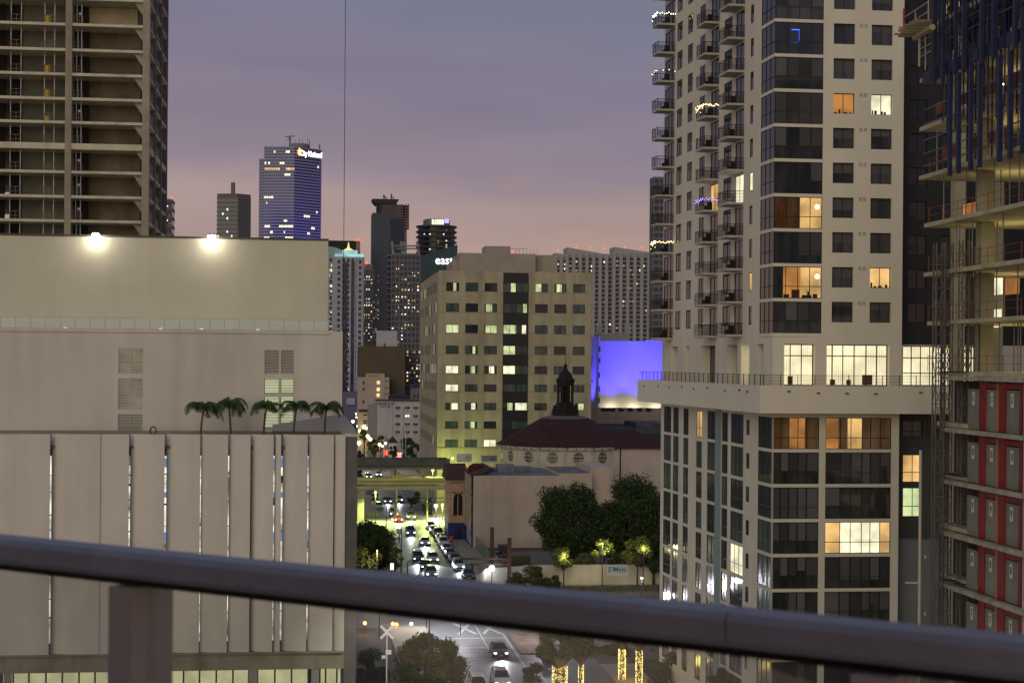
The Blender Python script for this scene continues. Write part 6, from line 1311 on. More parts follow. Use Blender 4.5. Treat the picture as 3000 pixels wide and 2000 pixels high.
# pale pole pair in front of the dark palms
for u in (1180, 1189): g_ = at(u, 1345, 520); tag(MB().tube((g_.x, g_.y, 0), at(u, 1255, 520), .12, 6).build('flag_pole', mat('pale_mast', (.4, .4, .46), .5)), ('left' if u == 1180 else 'right') + ' one of two pale poles in front of the dark palm-like clump', 'pole')
for u in (1131, 1136): g_ = at(u, 1345, 520); tag(MB().tube((g_.x, g_.y, 0), at(u, 1277 if u == 1131 else 1284, 520), .12, 6).build('utility_pole', M_POLE), ('left' if u == 1131 else 'right') + ' dark utility pole in front of the white hotel', 'pole')

for k, (u, vt, vb, ru, Y) in enumerate(((1690, 1868, 1960, 70, 192), (1800, 1880, 1975, 60, 188), (1925, 1890, 1990, 60, 190), (1600, 1880, 1990, 36, 182))):
    tr_px(('olive tree mass behind the two left light-wrapped trunks', 'olive tree behind and between the tall light-wrapped trunks', 'dark tree behind the rightmost light-wrapped trunk', 'narrow dark tree left of the light-wrapped trunks by the kerb')[k], u, vt, vb, ru, Y, 18, 7000, .17, 80 + k, M_LF4 if k < 2 else M_LF, group='trees behind the handrail glass')

tr_px('low lamp-lit shrubs behind the cream wall under the gap between the big crowns', 1715, 1622, 1672, 48, 252, 12, 3000, .2, 95, M_LF4, name='shrub', cat='shrub')
tr_px('low lamp-lit shrubs behind the company sign', 1825, 1612, 1672, 60, 252, 14, 3600, .2, 96, M_LF4, name='shrub', cat='shrub')
# ================================================================ distant towers
def towerF(u0, v, Y, ang=0.0):
    c = at(u0, v, Y); d = Vector((math.cos(A7 + ang), math.sin(A7 + ang))); return Frame((c.x, c.y), d), Frame((c.x, c.y), (-d.y, d.x))
FRG = random.Random(99)
def lits(par, F, s0, s1, z0, z1, nx, nz, prob, mats_, cap=90, w=.55, h=.5, name='lit_window', d=.12):
    cnt = 0; cx, cz = (s1 - s0) / nx, (z1 - z0) / nz; cand = [(i, k) for i in range(nx) for k in range(nz)]; FRG.shuffle(cand)
    for i, k in cand:
        if cnt >= min(cap, int(prob * nx * nz)): break
        x, z = s0 + (i + .5) * cx, z0 + (k + .5) * cz; ww, hh = cx * w / 2, cz * h / 2
        MB().box(F, x - ww, x + ww, 0, d, z - hh, z + hh).build(name, FRG.choice(mats_), par); cnt += 1
F_WARM = emit('far_warm', (1.0, .66, .28), 1.3, .5, .3); F_PALE = emit('far_pale', (1.0, .9, .62), 1.8, .4, .3); F_COOL = emit('far_cool', (.75, .85, 1), 1.7, .3, .3); F_DIM = emit('far_dim', (.8, .6, .35), .45, .5, .3); F_MAG = emit('far_magenta', (.8, .08, .6), 1.2)
FL_ = [F_WARM, F_PALE, F_COOL, F_DIM, F_DIM, F_WARM]
def grid_tower(t, F, w, G, dp, z1, fl, m_wall, m_glass, nx, ny, pier=.3, band=.3, z0=0, px=.25):
    """body of glass with piers and floor bands on two faces"""
    MB().box(F, 0, w, -dp, 0, z0, z1).build('glazing', m_glass, t)
    B_ = MB(); n = int((z1 - z0) / fl)
    for i in range(n + 1):
        z = z1 - i * fl; B_.box(F, -.1, w + .1, -dp, px, z - fl * band, z)
    B_.build('floor_bands', m_wall, t)
    if nx:
        P2 = MB()
        for i in range(nx + 1): x = w * i / nx; P2.box(F, x - w / nx * pier / 2, x + w / nx * pier / 2, -.1, px + .06, z0, z1)
        for i in range(ny + 1):
            y = -dp * i / max(1, ny); P2.box(F, -px - .06, .1, y - dp / ny * pier / 2, min(0, y + dp / ny * pier / 2), z0, z1)
        P2.build('piers', m_wall, t)
MW_ = mat('far_white', (.36, .37, .44), .85, .1, .05); MG_ = mat('far_grey', (.16, .16, .18), .85, .15, .05); MDK = mat('far_dark_blue', (.045, .055, .085), .5, .15, .05, spec=.5); GF = glass('far_glass', (.025, .03, .05), .15, .03)
# small grey residential tower
F, S_ = towerF(700, 640, 1300, math.radians(28)); F, S_ = Frame(at(696, 640, 1300)[:2], Vector((math.cos(math.radians(-6)), math.sin(math.radians(-6))))), Frame(at(696, 640, 1300)[:2], Vector((.72, .69)))
t = thing('residential_tower', 'grey residential tower with a small roof mast, left of the striped blue tower', 'tower', F.P(0, 0, 0)); z1 = F.Z(660, 578); sW = F.S(636, 640)
q = [F.P(sW, 0, 0), F.P(0, 0, 0), S_.P(S_.S(734, 640), 0, 0)]; q4 = q[0] + q[2] - q[1]
def polyt(t, pts, z0, z1, fl, mw, mg, band=.3, out=.3, name='wall'):
    c = sum((Vector(p[:2]) for p in pts), Vector((0, 0))) / len(pts); MB().prism([p[:2] for p in pts], z0, z1).build('glazing', mg, t); B_ = MB(); n = int((z1 - z0) / fl)
    big = [c + (Vector(p[:2]) - c) * (1 + out / max(1, (Vector(p[:2]) - c).length)) for p in pts]
    for i in range(n + 1): z = z1 - i * fl; B_.prism(big, z - fl * band, z)
    B_.build(name, mw, t)
polyt(t, [q[0], q[1], q[2], q4], 0, z1, 3.6, MG_, glass('far_green_glass', (.035, .05, .055), .2, .03), .35, .4, 'floor_bands')
MB().prism([(Vector(p[:2]) * 1) for p in (q[0], q[1], q[2], q4)], z1, z1 + 3).build('roof_slab', mat('far_brown', (.17, .13, .13), .9), t); mb = MB(); p = F.P(sW * .38, -8, 0); mb.box(LOC, p.x - 1.5, p.x + 1.5, p.y, p.y + 3, z1 + 3, z1 + 13); mb.build('roof_mast', MG_, t)
P2 = MB()
for i in range(9): x = S_.S(734, 640) * (i + .5) / 9; P2.box(S_, x - .5, x + .5, 0, .6, 0, z1 - 2)
P2.build('balcony_piers', MG_, t)
lits(t, F, sW, 0, z1 - 95, z1 - 8, 9, 24, .13, [F_COOL, F_PALE, F_COOL], 26); lits(t, S_, 0, S_.S(734, 640), z1 - 95, z1 - 12, 9, 22, .22, [F_DIM, F_WARM, F_PALE], 40)
# striped bank tower
Yb = 1400; c = at(861, 640, Yb); F = Frame((c.x, c.y), (1, -.06)); S_ = Frame((c.x, c.y), (.70, .72)); t = thing('bank_tower', 'tall blue-lit office tower with white floor stripes and a lit bank sign at the top', 'tower', (c.x, c.y, 0))
sW = F.S(773, 640); sE_ = S_.S(940, 640); z1 = F.Z(830, 429); M_STR = mat('tower_stripe', (.30, .31, .42), .7, .05, .02); GB = glass('tower_blue_glass', (.008, .01, .035), .2, .01); q = [F.P(sW, 0, 0), F.P(0, 0, 0), S_.P(sE_, 0, 0)]; q4 = q[0] + q[2] - q[1]
polyt(t, [q[0], q[1], q[2], q4], 0, z1, 2.6, M_STR, GB, .5, .4, 'floor_stripes')
s0 = F.S(754, 640); q_ = [F.P(s0, -6, 0), F.P(sW - .2, -6, 0), F.P(sW - .2, -30, 0), F.P(s0, -30, 0)]; polyt(t, q_, 0, F.Z(760, 463), 2.6, M_STR, GB, .5, .4, 'wing_stripes')
cr_ = F.P(F.S(861, 420), -25, 0); MB().lathe((cr_.x, cr_.y, z1), [(9, 0), (9.6, 2), (9.2, 4.6), (8.6, 5)], 20).build('roof_drum', mat('far_steel', (.20, .19, .22), .7), t)
ant = MB(); base = z1 + 5
for dx, h_, r_ in ((-9, 8, .5), (-8, 6, .8), (-4, 4, .3), (0, 5, .4), (3, 4, .35), (7, 6, .35), (9, 4, .6), (-13, 4, .2), (18, 0, 1)): ant.tube((cr_.x + dx, cr_.y, base - 4), (cr_.x + dx, cr_.y, base + h_), r_ * .6, 5)
ant.tube((cr_.x - 13, cr_.y, base + 6.5), (cr_.x - 4, cr_.y, base + 7.5), .35, 5); ant.tube((cr_.x - 11, cr_.y, base + 4), (cr_.x - 7, cr_.y, base + 8), .3, 5); ant.build('antennas', mat('antenna_steel', (.12, .11, .12), .7), t)
za, zb_ = S_.Z(900, 455), S_.Z(900, 440); o = MB().box(S_, S_.S(872, 450), S_.S(936, 450), .4, .6, S_.Z(900, 466), S_.Z(900, 437)).build('sign_band', mat('sign_band_grey', (.12, .12, .15), .6), t)
L_SIGN = emit('white_sign_light', (.9, .93, 1), 3.5); L_ = text('bank_lettering', 'City National', L_SIGN, o, S_, (S_.S(884, 450) + S_.S(936, 450)) / 2, .8, S_.Z(905, 452), 6.6, .1, .68, bold=.14)
MB().lathe(S_.P(S_.S(875, 446), 1.2, S_.Z(875, 447)), [(.2, -3.2), (1.6, -1), (1.6, 1.5), (.2, 4)], 8).build('sign_logo', emit('logo_light', (.9, .4, .15), 2.5), o)
zz1 = z1
def wl_(F, u0, u1, v, n, par, m): 
    a, b_ = F.S(u0, v), F.S(u1, v); z = F.Z((u0 + u1) / 2, v)
    for i in range(n):
        if FRG.random() < .85: MB().box(F, a + (b_ - a) * i / n, a + (b_ - a) * (i + .75) / n, .3, .45, z - .9, z + .9).build('lit_window', m, par)
for u0, u1, v, n in ((803, 808, 445, 1), (838, 850, 445, 2), (776, 792, 478, 3), (820, 834, 478, 3), (776, 828, 495, 8), (838, 864, 495, 4), (834, 852, 512, 4), (774, 802, 578, 4), (781, 783, 595, 1), (832, 842, 647, 3), (776, 792, 663, 3), (812, 860, 663, 8), (792, 800, 680, 2), (832, 840, 680, 2), (774, 790, 697, 3), (836, 860, 697, 4)): wl_(F, u0, u1, v, n, t, F_PALE if v != 495 else F_WARM)
for u0, u1, v, n in ((930, 934, 490, 1), (890, 908, 634, 3), (926, 931, 622, 1), (912, 922, 669, 2), (900, 908, 684, 2)): wl_(S_, u0, u1, v, n, t, F_PALE)
for k in range(3): lamp('facade_blue', 'SPOT', S_.P(sE_ * (.2 + .3 * k), 45, 20), 200000, (.10, .10, 1.0), t, 2, S_.P(sE_ * .5, 0, 110), 70, .9)
lamp('facade_blue', 'SPOT', F.P(sW * .3, 60, 20), 420000, (.14, .12, 1.0), t, 2, F.P(sW * .5, 0, 130), 70, .9)
# white condominium with floodlit crown
Y = 880; F = Frame(at(962, 900, Y)[:2], E1); t = thing('crowned_condominium', 'white condominium tower with floodlit turquoise crown and small golden spire', 'tower', F.P(0, 0, 0)); s = lambda u: F.S(u, 900); z = lambda v: F.Z(1000, v)
grid_tower(t, F, s(1064), None, 18, z(752), 2.95, MW_, GF, 8, 4, .42, .3)
MB().box(F, s(1006), s(1018), .3, .4, 0, z(766)).box(F, s(1028), s(1038), .3, .4, 0, z(766)).build('window_strip', glass('far_strip_glass', (.02, .025, .06), .15, .05), t)
MB().box(F, s(976), s(1002), -1, 1.2, 0, z(756)).box(F, s(1043), s(1064), -1, 1.2, 0, z(756)).build('corner_bay', MW_, t)
for k in range(26): zq = z(762) - k * 3.2; MB().box(F, s(988), s(996), 1.2, 1.3, zq - 1.8, zq).box(F, s(1050), s(1058), 1.2, 1.3, zq - 1.8, zq).build('bay_window', GF, t)
L_CR = emit('turquoise_flood', (.55, .95, .95), .75, .4, .2); MB().box(F, s(980), s(1064), -10, 1.4, z(752), z(744)).box(F, s(1002), s(1046), -9, 1.0, z(744), z(733)).build('lit_crown', L_CR, t)  # crown glows by itself, floodlighting put into its material
mb = MB(); a_, b_ = s(960), s(1000)
for i in range(8): x0, x1 = a_ + (b_ - a_) * i / 8, a_ + (b_ - a_) * (i + 1) / 8; mb.box(F, x0, x1, -12, -2, z(756), z(722 + 12 * (i / 8) ** 2))
mb.build('curved_screen', mat('pale_teal_wall', (.28, .38, .40), .8), t); pc = F.P(s(1020), -4, 0); MB().lathe((pc.x, pc.y, 0), [(3.2, z(733)), (2.6, z(730)), (1.0, z(726)), (.5, z(720)), (.15, z(708))], 8).build('spire', emit('golden_flood', (1.0, .8, .3), 1.1), t)  # spire likewise glows in place of golden floodlights
lits(t, F, s(976), s(1064), z(1180), z(765), 12, 36, .12, FL_, 60); lits(t, F, s(960), s(974), z(980), z(770), 2, 14, .5, [F_WARM, F_WARM, F_PALE], 14, .8); MB().box(F, s(1024), s(1028), 0, .3, z(836) - 2, z(836) + 2).build('magenta_window', F_MAG, t)
# dark block behind it
F = Frame(at(962, 750, 1150)[:2], E1); t = thing('dark_slab_tower', 'dark flat-topped tower with red roof lights behind the turquoise crown', 'tower', F.P(0, 0, 0)); grid_tower(t, F, F.S(1054, 750), None, 25, F.Z(1000, 705), 3.6, mat('far_black', (.03, .025, .03), .7), mat('far_black', (0, 0, 0)), 0, 0); MB().box(F, F.S(1043, 750), F.S(1055, 750), -6, .5, 0, F.Z(1000, 705)).build('pink_edge', mat('pink_grey', (.30, .19, .17), .8), t)
for u in (961, 1042, 1053): MB().lathe(F.P(F.S(u, 704), 0, F.Z(u, 703)), [(.1, -.8), (.7, 0), (.1, .8)], 6).build('red_light', L_RED, t)
# slim tower
F = Frame(at(1064, 850, 950)[:2], E1); t = thing('slim_tower', 'slim grey tower squeezed between the crowned condominium and the dark blue tower', 'tower', F.P(0, 0, 0)); grid_tower(t, F, F.S(1092, 850), None, 14, F.Z(1078, 788), 3.2, MG_, GF, 4, 2, .4, .15); MB().box(F, 1, F.S(1092, 850), -10, -1, F.Z(1078, 788), F.Z(1078, 773)).build('plant_room', MG_, t); MB().lathe(F.P(2, 0, F.Z(1070, 771)), [(.1, -.7), (.6, 0), (.1, .7)], 6).build('red_light', L_RED, t)
lits(t, F, 0, F.S(1092, 850), F.Z(1078, 1010), F.Z(1078, 806), 4, 22, .45, [F_PALE, F_WARM, F_COOL, F_DIM], 36, .4, .4)
# dark blue tower under construction
F = Frame(at(1090, 750, 1180)[:2], E1); s = lambda u: F.S(u, 750); z = lambda v: F.Z(1130, v); t = thing('dark_blue_tower', 'dark blue slab tower topped by an overhanging trapezoid crown and an open frame', 'tower', F.P(0, 0, 0))
MB().box(F, 0, s(1176), -30, 0, 0, z(624)).build('glazed_body', MDK, t); MB().box(F, s(1143), s(1183), -28, .4, 0, z(640)).build('stepped_bay', mat('far_navy', (.03, .038, .065), .6), t)
MB().add([F.P(s(a), d, z(v)) for v, aa in ((596, (1100, 1160)), (583, (1089, 1168))) for d in (0, -25) for a in aa], [(0, 1, 3, 2), (4, 6, 7, 5), (0, 4, 5, 1), (2, 3, 7, 6), (0, 2, 6, 4), (1, 5, 7, 3)]).build('overhanging_crown', mat('crown_dark', (.045, .04, .05), .8), t)
MB().box(F, s(1104), s(1162), -22, -1, z(624), z(596)).build('upper_core', mat('core_grey', (.09, .085, .10), .8), t); cl = MB()
for u in (1101, 1105, 1112): cl.box(F, s(u), s(u) + .6, -1, 0, z(624), z(594))
cl.box(F, s(1150), s(1152), -3, 0, z(575), z(583)); cl.build('steel_column', mat('crown_dark', (0, 0, 0)), t)
of = MB(); of.box(F, s(1162), s(1176), -18, -1, z(660), z(598))
for k in range(9): of.box(F, s(1176), s(1196), -16, 0, z(600 + k * 8), z(602 + k * 8)) 
for u in (1177, 1186, 1194): of.box(F, s(u), s(u) + .9, -1, 0, z(672), z(597))
of.build('open_frame', mat('open_frame_brown', (.13, .09, .09), .8), t); MB().box(F, s(1178), s(1192), -14, -1, 0, z(668)).build('slim_rear', mat('pink_grey', (0, 0, 0)), t)
mb = MB(); mb.tube(F.P(s(1126), -8, z(583)), F.P(s(1123), -8, z(568)), .5, 5); mb.tube(F.P(s(1123), -8, z(568)), F.P(s(1133), -8, z(579)), .5, 5); mb.tube(F.P(s(1147), -8, z(583)), F.P(s(1147), -8, z(565)), .6, 5); mb.build('roof_crane', mat('antenna_steel', (0, 0, 0)), t)
lits(t, F, s(1094), s(1112), z(1060), z(800), 3, 50, .3, [F_DIM, F_COOL, F_WARM], 40, .25, .4)
# curved balcony hotel tower
cen = at(1278, 750, 1230); r = 60 / FP * 1230; t = thing('hotel_tower', 'dark rounded hotel tower with stacked balconies and a lit drum on its roof', 'tower', (cen.x, cen.y, 0)); zf_ = lambda v: H - (v - 1060 + ROLL * 220) / FP * 1230
MB().lathe((cen.x, cen.y, 0), [(r - 1.5, 0), (r - 1.5, zf_(664))], 20).build('glazed_core', mat('hotel_dark', (.02, .022, .035), .4, spec=.5), t); B_ = MB(); k = 0; zq = zf_(663)
while zq > 20: B_.lathe((cen.x, cen.y, zq), [(r, -1.2), (r, 0)], 14, ph=.11 * (k % 2)); zq -= 4.0; k += 1
B_.build('balcony_ring', mat('hotel_band', (.10, .09, .11), .8), t); MB().lathe((cen.x, cen.y, 0), [(39 / 60 * r, zf_(663)), (39 / 60 * r, zf_(646)), (33 / 60 * r, zf_(643))], 20).build('roof_drum', mat('drum_grey', (.22, .20, .22), .8), t)
F = Frame((cen.x, cen.y - r * .66), (1, 0)); lt_ = MB()
for u in (1268, 1276, 1283, 1290, 1297): x, zA, zB2 = F.S(u, 650), zf_(661), zf_(646); lt_.box(F, x - .7, x + .7, 0, .4, zA, zB2)
lt_.build('drum_light_slits', F_PALE, t); x = F.S(1309, 650); MB().box(F, x - 1.8, x + 1.6, 0, .5, zf_(657), zf_(645)).build('blue_screen', emit('blue_screen', (.35, .35, 1.0), 1.6), t)
F = Frame((cen.x, cen.y - r * .98), (1, 0)); lits(t, F, -r * .6, r * .6, zf_(800), zf_(675), 9, 20, .14, [F_PALE, F_WARM, F_COOL, F_DIM], 24, .5, .5)
# slanted wall with the hotel sign
F = Frame(at(1228, 770, 1100)[:2], E1); s = lambda u: F.S(u, 770); z = lambda v: F.Z(1285, v); t = thing('sign_building', 'dark teal block with a slanting roofline and a lit white hotel sign', 'building', F.P(0, 0, 0))
MB().add([F.P(s(u), d, zz) for d in (0, -14) for u, zz in ((1228, 0), (1340, 0), (1340, z(716)), (1228, z(752)))], [(0, 1, 2, 3), (7, 6, 5, 4), (0, 4, 5, 1), (1, 5, 6, 2), (2, 6, 7, 3), (3, 7, 4, 0)]).build('wall', mat('teal_slab', (.045, .075, .095), .7), t)
text('hotel_lettering', 'east', emit('hotel_sign_light', (1, 1, 1), 2.2), t, F, s(1301), .3, z(763), 8.4, .2, .9, bold=.0); MB().box(F, s(1304), s(1326), .1, .3, z(774), z(772)).build('sign_subline', F_DIM, t); MB().lathe(F.P(s(1329), .5, z(773)), [(.1, -.9), (.9, 0), (.1, .9)], 6).build('white_light', F_COOL, t)
# grey condominium with open roof frame
Y = 900; F = Frame(at(1146, 900, Y)[:2], E1); s = lambda u: F.S(u, 900); z = lambda v: F.Z(1185, v); t = thing('grey_condominium', 'grey condominium with balconies and an open roof frame, before the dark blue tower', 'tower', F.P(0, 0, 0))
grid_tower(t, F, s(1229), None, 22, z(744), 3.1, mat('condo_grey', (.15, .15, .165), .85, .1), GF, 7, 3, .3, .32); fr = MB()
for u0, u1, v0, v1 in ((1150, 1229, 718, 722), (1160, 1222, 726, 730), (1150, 1229, 742, 745)): fr.box(F, s(u0), s(u1), -1, 0, z(v1), z(v0))
for u in (1147, 1174, 1182, 1222): fr.add([F.P(s(u), 0, z(744)), F.P(s(u + 8), 0, z(744)), F.P(s(u + 4), -4, z(706)), F.P(s(u - 3), -4, z(706)), F.P(s(u), -1, z(744)), F.P(s(u + 8), -1, z(744)), F.P(s(u + 4), -5, z(706)), F.P(s(u - 3), -5, z(706))], [(0, 1, 2, 3), (7, 6, 5, 4), (0, 4, 5, 1), (1, 5, 6, 2), (2, 6, 7, 3), (3, 7, 4, 0)])
fr.build('roof_frame', mat('condo_light', (.21, .21, .22), .85), t); bl = MB()
for k in range(30): zq = z(748) - k * 3.1; bl.box(F, s(1135), .2, -16, -.5, zq - .5, zq); bl.box(F, s(1135), .2, -16.2, -15.9, zq, zq + 1)
bl.build('side_balconies', mat('condo_light', (0, 0, 0)), t); lits(t, F, 0, s(1229), z(1090), z(762), 9, 32, .3, FL_ + [F_PALE], 86, .5, .45)
# brown block with rooftop tank
Y = 700; F = Frame(at(1052, 1100, Y)[:2], E1); s = lambda u: F.S(u, 1100); z = lambda v: F.Z(1120, v); t = thing('brown_block', 'plain dark brown windowless block with a white rooftop box', 'building', F.P(0, 0, 0)); MB().box(F, 0, s(1187), -30, 0, 0, z(1014)).build('wall', mat('brown_render', (.115, .09, .06), .9, .15, .1), t)
MB().box(F, s(1106), s(1167), -22, -12, z(1014), z(967)).box(F, s(1106), s(1126), -12, -8, z(1014), z(1003)).box(F, s(1131), s(1166), -12, -8, z(1014), z(1003)).build('white_rooftop_box', mat('rooftop_white', (.42, .41, .44), .8), t)
F = Frame(at(1190, 1100, 720)[:2], E1); t = thing('lit_low_tower', 'dark building with scattered lights between the brown block and the office block', 'building', F.P(0, 0, 0)); grid_tower(t, F, F.S(1232, 1100), None, 20, F.Z(1200, 1020), 3.2, MG_, GF, 5, 2, .2, .3); lits(t, F, 0, F.S(1232, 1100), F.Z(1200, 1120), F.Z(1200, 1025), 6, 8, .45, [F_WARM, F_COOL, F_PALE, F_DIM], 20)
# beige hotel, white hotel and neighbours on the distant street
Y = 690; F = Frame(at(1048, 1200, Y)[:2], E1); s = lambda u: F.S(u, 1200); z = lambda v: F.Z(1090, v); t = thing('beige_apartment_block', 'beige block with a stepped parapet and three lit windows in a column', 'building', F.P(0, 0, 0)); MBe = mat('beige_block', (.46, .38, .32), .9, .1, .2)
MB().box(F, 0, s(1140), -14, 0, 0, z(1105)).box(F, s(1072), s(1126), -14, .3, 0, z(1094)).build('wall', MBe, t)
text('parapet_lettering', 'H&PM', mat('faded_letters', (.16, .11, .10), .9), t, F, s(1092), .4, z(1101), 1.1, .03, 1.5)
for v in (1120, 1140, 1157): MB().box(F, s(1103), s(1112), .3, .45, z(v + 5), z(v - 5)).build('lit_window', F_WARM, t)
for u, v in ((1062, 1120), (1062, 1139), (1062, 1176)): MB().box(F, s(u), s(u + 5), 0, .1, z(v + 5), z(v - 4)).build('dark_window', GF, t)
for v in (1116, 1135, 1153): MB().box(F, s(1128), s(1138), 0, .15, z(v + 1), z(v - 1)).build('window_slot', M_FRAME, t)
Y = 560; F = Frame(at(1104, 1250, Y)[:2], E1); s = lambda u: F.S(u, 1250); z = lambda v: F.Z(1160, v); t = thing('white_hotel', 'white hotel with its name painted high on the wall and rows of small dark windows', 'building', F.P(0, 0, 0)); MWh = mat('white_hotel_wall', (.46, .43, .46), .9, .08, .2, streak=.08)
MB().box(F, 0, s(1150), -15, 0, 0, z(1175)).box(F, s(1150), s(1240), -15, -.3, 0, z(1175)).box(F, s(1180), s(1182), -.3, 0, 0, z(1190)).build('wall', MWh, t); MB().box(F, -.2, s(1240), -15, .1, z(1175), z(1172)).build('parapet', mat('dark_parapet', (.08, .07, .08), .9), t)
M_LET = mat('hotel_letters', (.10, .085, .11), .9); text('hotel_name', 'MIAMI SUN', M_LET, t, F, s(1130), .05, z(1182), 1.15, .03, 1.0, bold=.02); text('hotel_name', 'HOTEL', M_LET, t, F, s(1130), .05, z(1191), 1.15, .03, 1.0, bold=.02)
for j, u in enumerate((1159, 1187, 1211)):
    for i, v in enumerate((1194, 1218, 1242, 1265)): MB().box(F, s(u), s(u + 6), -.3, -.2, z(v + 3.2), z(v - 3.2)).box(F, s(u + 7.5), s(u + 13), -.3, -.2, z(v + 3.2), z(v - 3.2)).build('window', L_PALE if (j, i) == (1, 1) else M_GLASS, t); MB().box(F, s(u + 5), s(u + 8), -.3, -.1, z(v + 7.5), z(v + 5.5)).build('air_conditioner', M_FRAME, t)
MB().add([F.P(a_, d, h_) for d in (0, -8) for a_, h_ in ((-3.0, 0), (-.1, 0), (-.1, z(1200)), (-.1, z(1180)), (-3.0, z(1190)))], [(0, 1, 2, 3, 4), (9, 8, 7, 6, 5), (0, 5, 6, 1), (2, 7, 8, 3), (3, 8, 9, 4), (4, 9, 5, 0)]).build('side_shed', mat('shed_grey', (.28, .25, .25), .9), t)
F = Frame(at(1048, 1260, 600)[:2], E1); s = lambda u: F.S(u, 1260); z = lambda v: F.Z(1065, v); t = thing('lit_shop_house', 'small lit cream building with dark balcony slots on the distant street', 'building', F.P(0, 0, 0)); MB().box(F, 0, s(1078), -10, 0, 0, z(1207)).build('wall', mat('cream_shop', (.55, .46, .32), .9), t); MB().box(F, s(1052), s(1080), -9, .3, z(1207), z(1200)).build('tile_roof', M_TILE, t)
for v in (1215, 1232, 1239): MB().box(F, s(1064), s(1075), 0, .1, z(v + 2), z(v - 2)).build('balcony_slot', M_FRAME, t)
lamp('shop_glow', 'POINT', F.P(3, 5, 5), 500, (1, .85, .45), t, .5)
F = Frame(at(1010, 1150, 840)[:2], E1); t = thing('street_left_block', 'dim violet low block behind the roof palms at the left of the distant street', 'building', F.P(0, 0, 0)); MB().box(F, -4, F.S(1048, 1150), -20, 0, 0, F.Z(1030, 1148)).build('wall', mat('violet_wall', (.14, .13, .24), .9), t); MB().box(F, F.S(1015, 1150), F.S(1040, 1150), 0, 1, F.Z(1030, 1185), F.Z(1030, 1165)).build('white_bay', MW_, t)
F = Frame(at(1172, 1345, 545)[:2], E1)
for (u0, u1, v0, Y, nm_, lb, m) in ((1142, 1164, 1296, 545, 'small_shop', 'small pale shop with a dark pitched roof right of the utility poles', MWh), (1206, 1232, 1135, 620, 'grey_house', 'grey house with paired windows beside the office block', mat('dull_grey', (.16, .16, .18), .9)), (1140, 1205, 1162, 640, 'dark_house', 'dark roofed house behind the white hotel', mat('dull_dark', (.05, .05, .06), .9)), (1208, 1240, 1094, 760, 'pale_annex', 'pale violet annex with a bright light beside the office block', mat('pale_violet', (.30, .27, .36), .9))):
    F = Frame(at(u0, 1200, Y)[:2], E1); z_ = F.Z(u0, v0); w_ = F.S(u1, 1200); t = thing(nm_, lb, 'building', F.P(0, 0, 0)); MB().box(F, 0, w_, -10, 0, 0, z_).build('wall', m, t); MB().add([F.P(-.4, .4, z_), F.P(w_ + .4, .4, z_), F.P(w_ + .4, -10, z_), F.P(-.4, -10, z_), F.P(w_ * .5, -5, z_ + 2)], [(0, 1, 4), (1, 2, 4), (2, 3, 4), (3, 0, 4), (0, 3, 2, 1)]).build('roof', M_FRAME, t)
    for i in range(2): MB().box(F, w_ * (.2 + .4 * i), w_ * (.35 + .4 * i), 0, .1, z_ - 4, z_ - 2.5).build('window', M_GLASS if nm_ != 'pale_annex' else F_PALE, t)
# long row of pale condominiums on the right
MCW = mat('condo_white', (.30, .285, .31), .9, .12, .05); GC = glass('condo_gap_glass', (.05, .045, .05), .3, .03); Y = 1080
for k, (u0, u1, v1, lb) in enumerate(((1626, 1660, 745, 'leftmost pale condominium slab, low with lit top floors'), (1660, 1795, 738, 'pale condominium slab with white fins, left of the two long ones'), (1797, 1960, 737, 'pale condominium slab with white fins, right of the two long ones'))):
    F = Frame(at(u0, 900, Y)[:2], E1); z1 = F.Z((u0 + u1) / 2, v1 + 14); w_ = F.S(u1, 900); t = thing('condominium_slab', lb, 'building', F.P(0, 0, 0), 'row of pale condominiums'); nb = max(2, int((u1 - u0) / 19))
    MB().box(F, 0, w_, -18, 0, 0, z1).build('recessed_wall', GC, t); B_ = MB(); zq = z1
    while zq > z1 - 70: B_.box(F, 0, w_, 0, 1.2, zq - 1.1, zq); zq -= 3.0
    B_.build('balcony_bands', MCW, t); fn = MB()
    for i in range(nb + 1): x = w_ * i / nb; fn.box(F, x - 1.2, x + .9, -1, 2.4, 0, z1 + 2)
    fn.build('white_fins', mat('condo_fin', (.36, .34, .37), .9, .1, .05), t); rp = MB(); rp.add([F.P(a_, d, h_) for d in (1, -16) for a_, h_ in ((0, z1), (w_, z1), (w_, z1 + (1 if k else 3)), (0, z1 + (6 if k else 4)))], [(0, 1, 2, 3), (7, 6, 5, 4), (0, 4, 5, 1), (1, 5, 6, 2), (2, 6, 7, 3), (3, 7, 4, 0)]); rp.build('sloped_parapet', mat('condo_fin', (0, 0, 0)), t)
    lits(t, F, 1, w_ - 1, z1 - 68, z1 - 2, nb * 2, 22, .13 if k else .5, [F_WARM, F_PALE, F_DIM, F_DIM], 62, .45, .4, d=1.25); mb = MB()
    for q in range(3 if k else 1): MB().lathe(F.P(w_ * (.2 + .3 * q), 0, z1 + 6), [(.1, -.4), (.4, 0), (.1, .4)], 6).build('red_light', L_RED, t)
for k in range(2): p = at((1756, 1839)[k], (965, 962)[k], 440); tag(MB().box(LOC, p.x - .8, p.x + .8, p.y, p.y + 2, p.z - 1.6, p.z + 1.2).box(LOC, p.x - .1, p.x + .1, p.y, p.y + .2, p.z + 1.2, p.z + 2.4).build('roof_vent_box', M_BWL), ('left' if k == 0 else 'right') + ' small blue-lit box on the roof of the blue-lit block', 'roof vent')
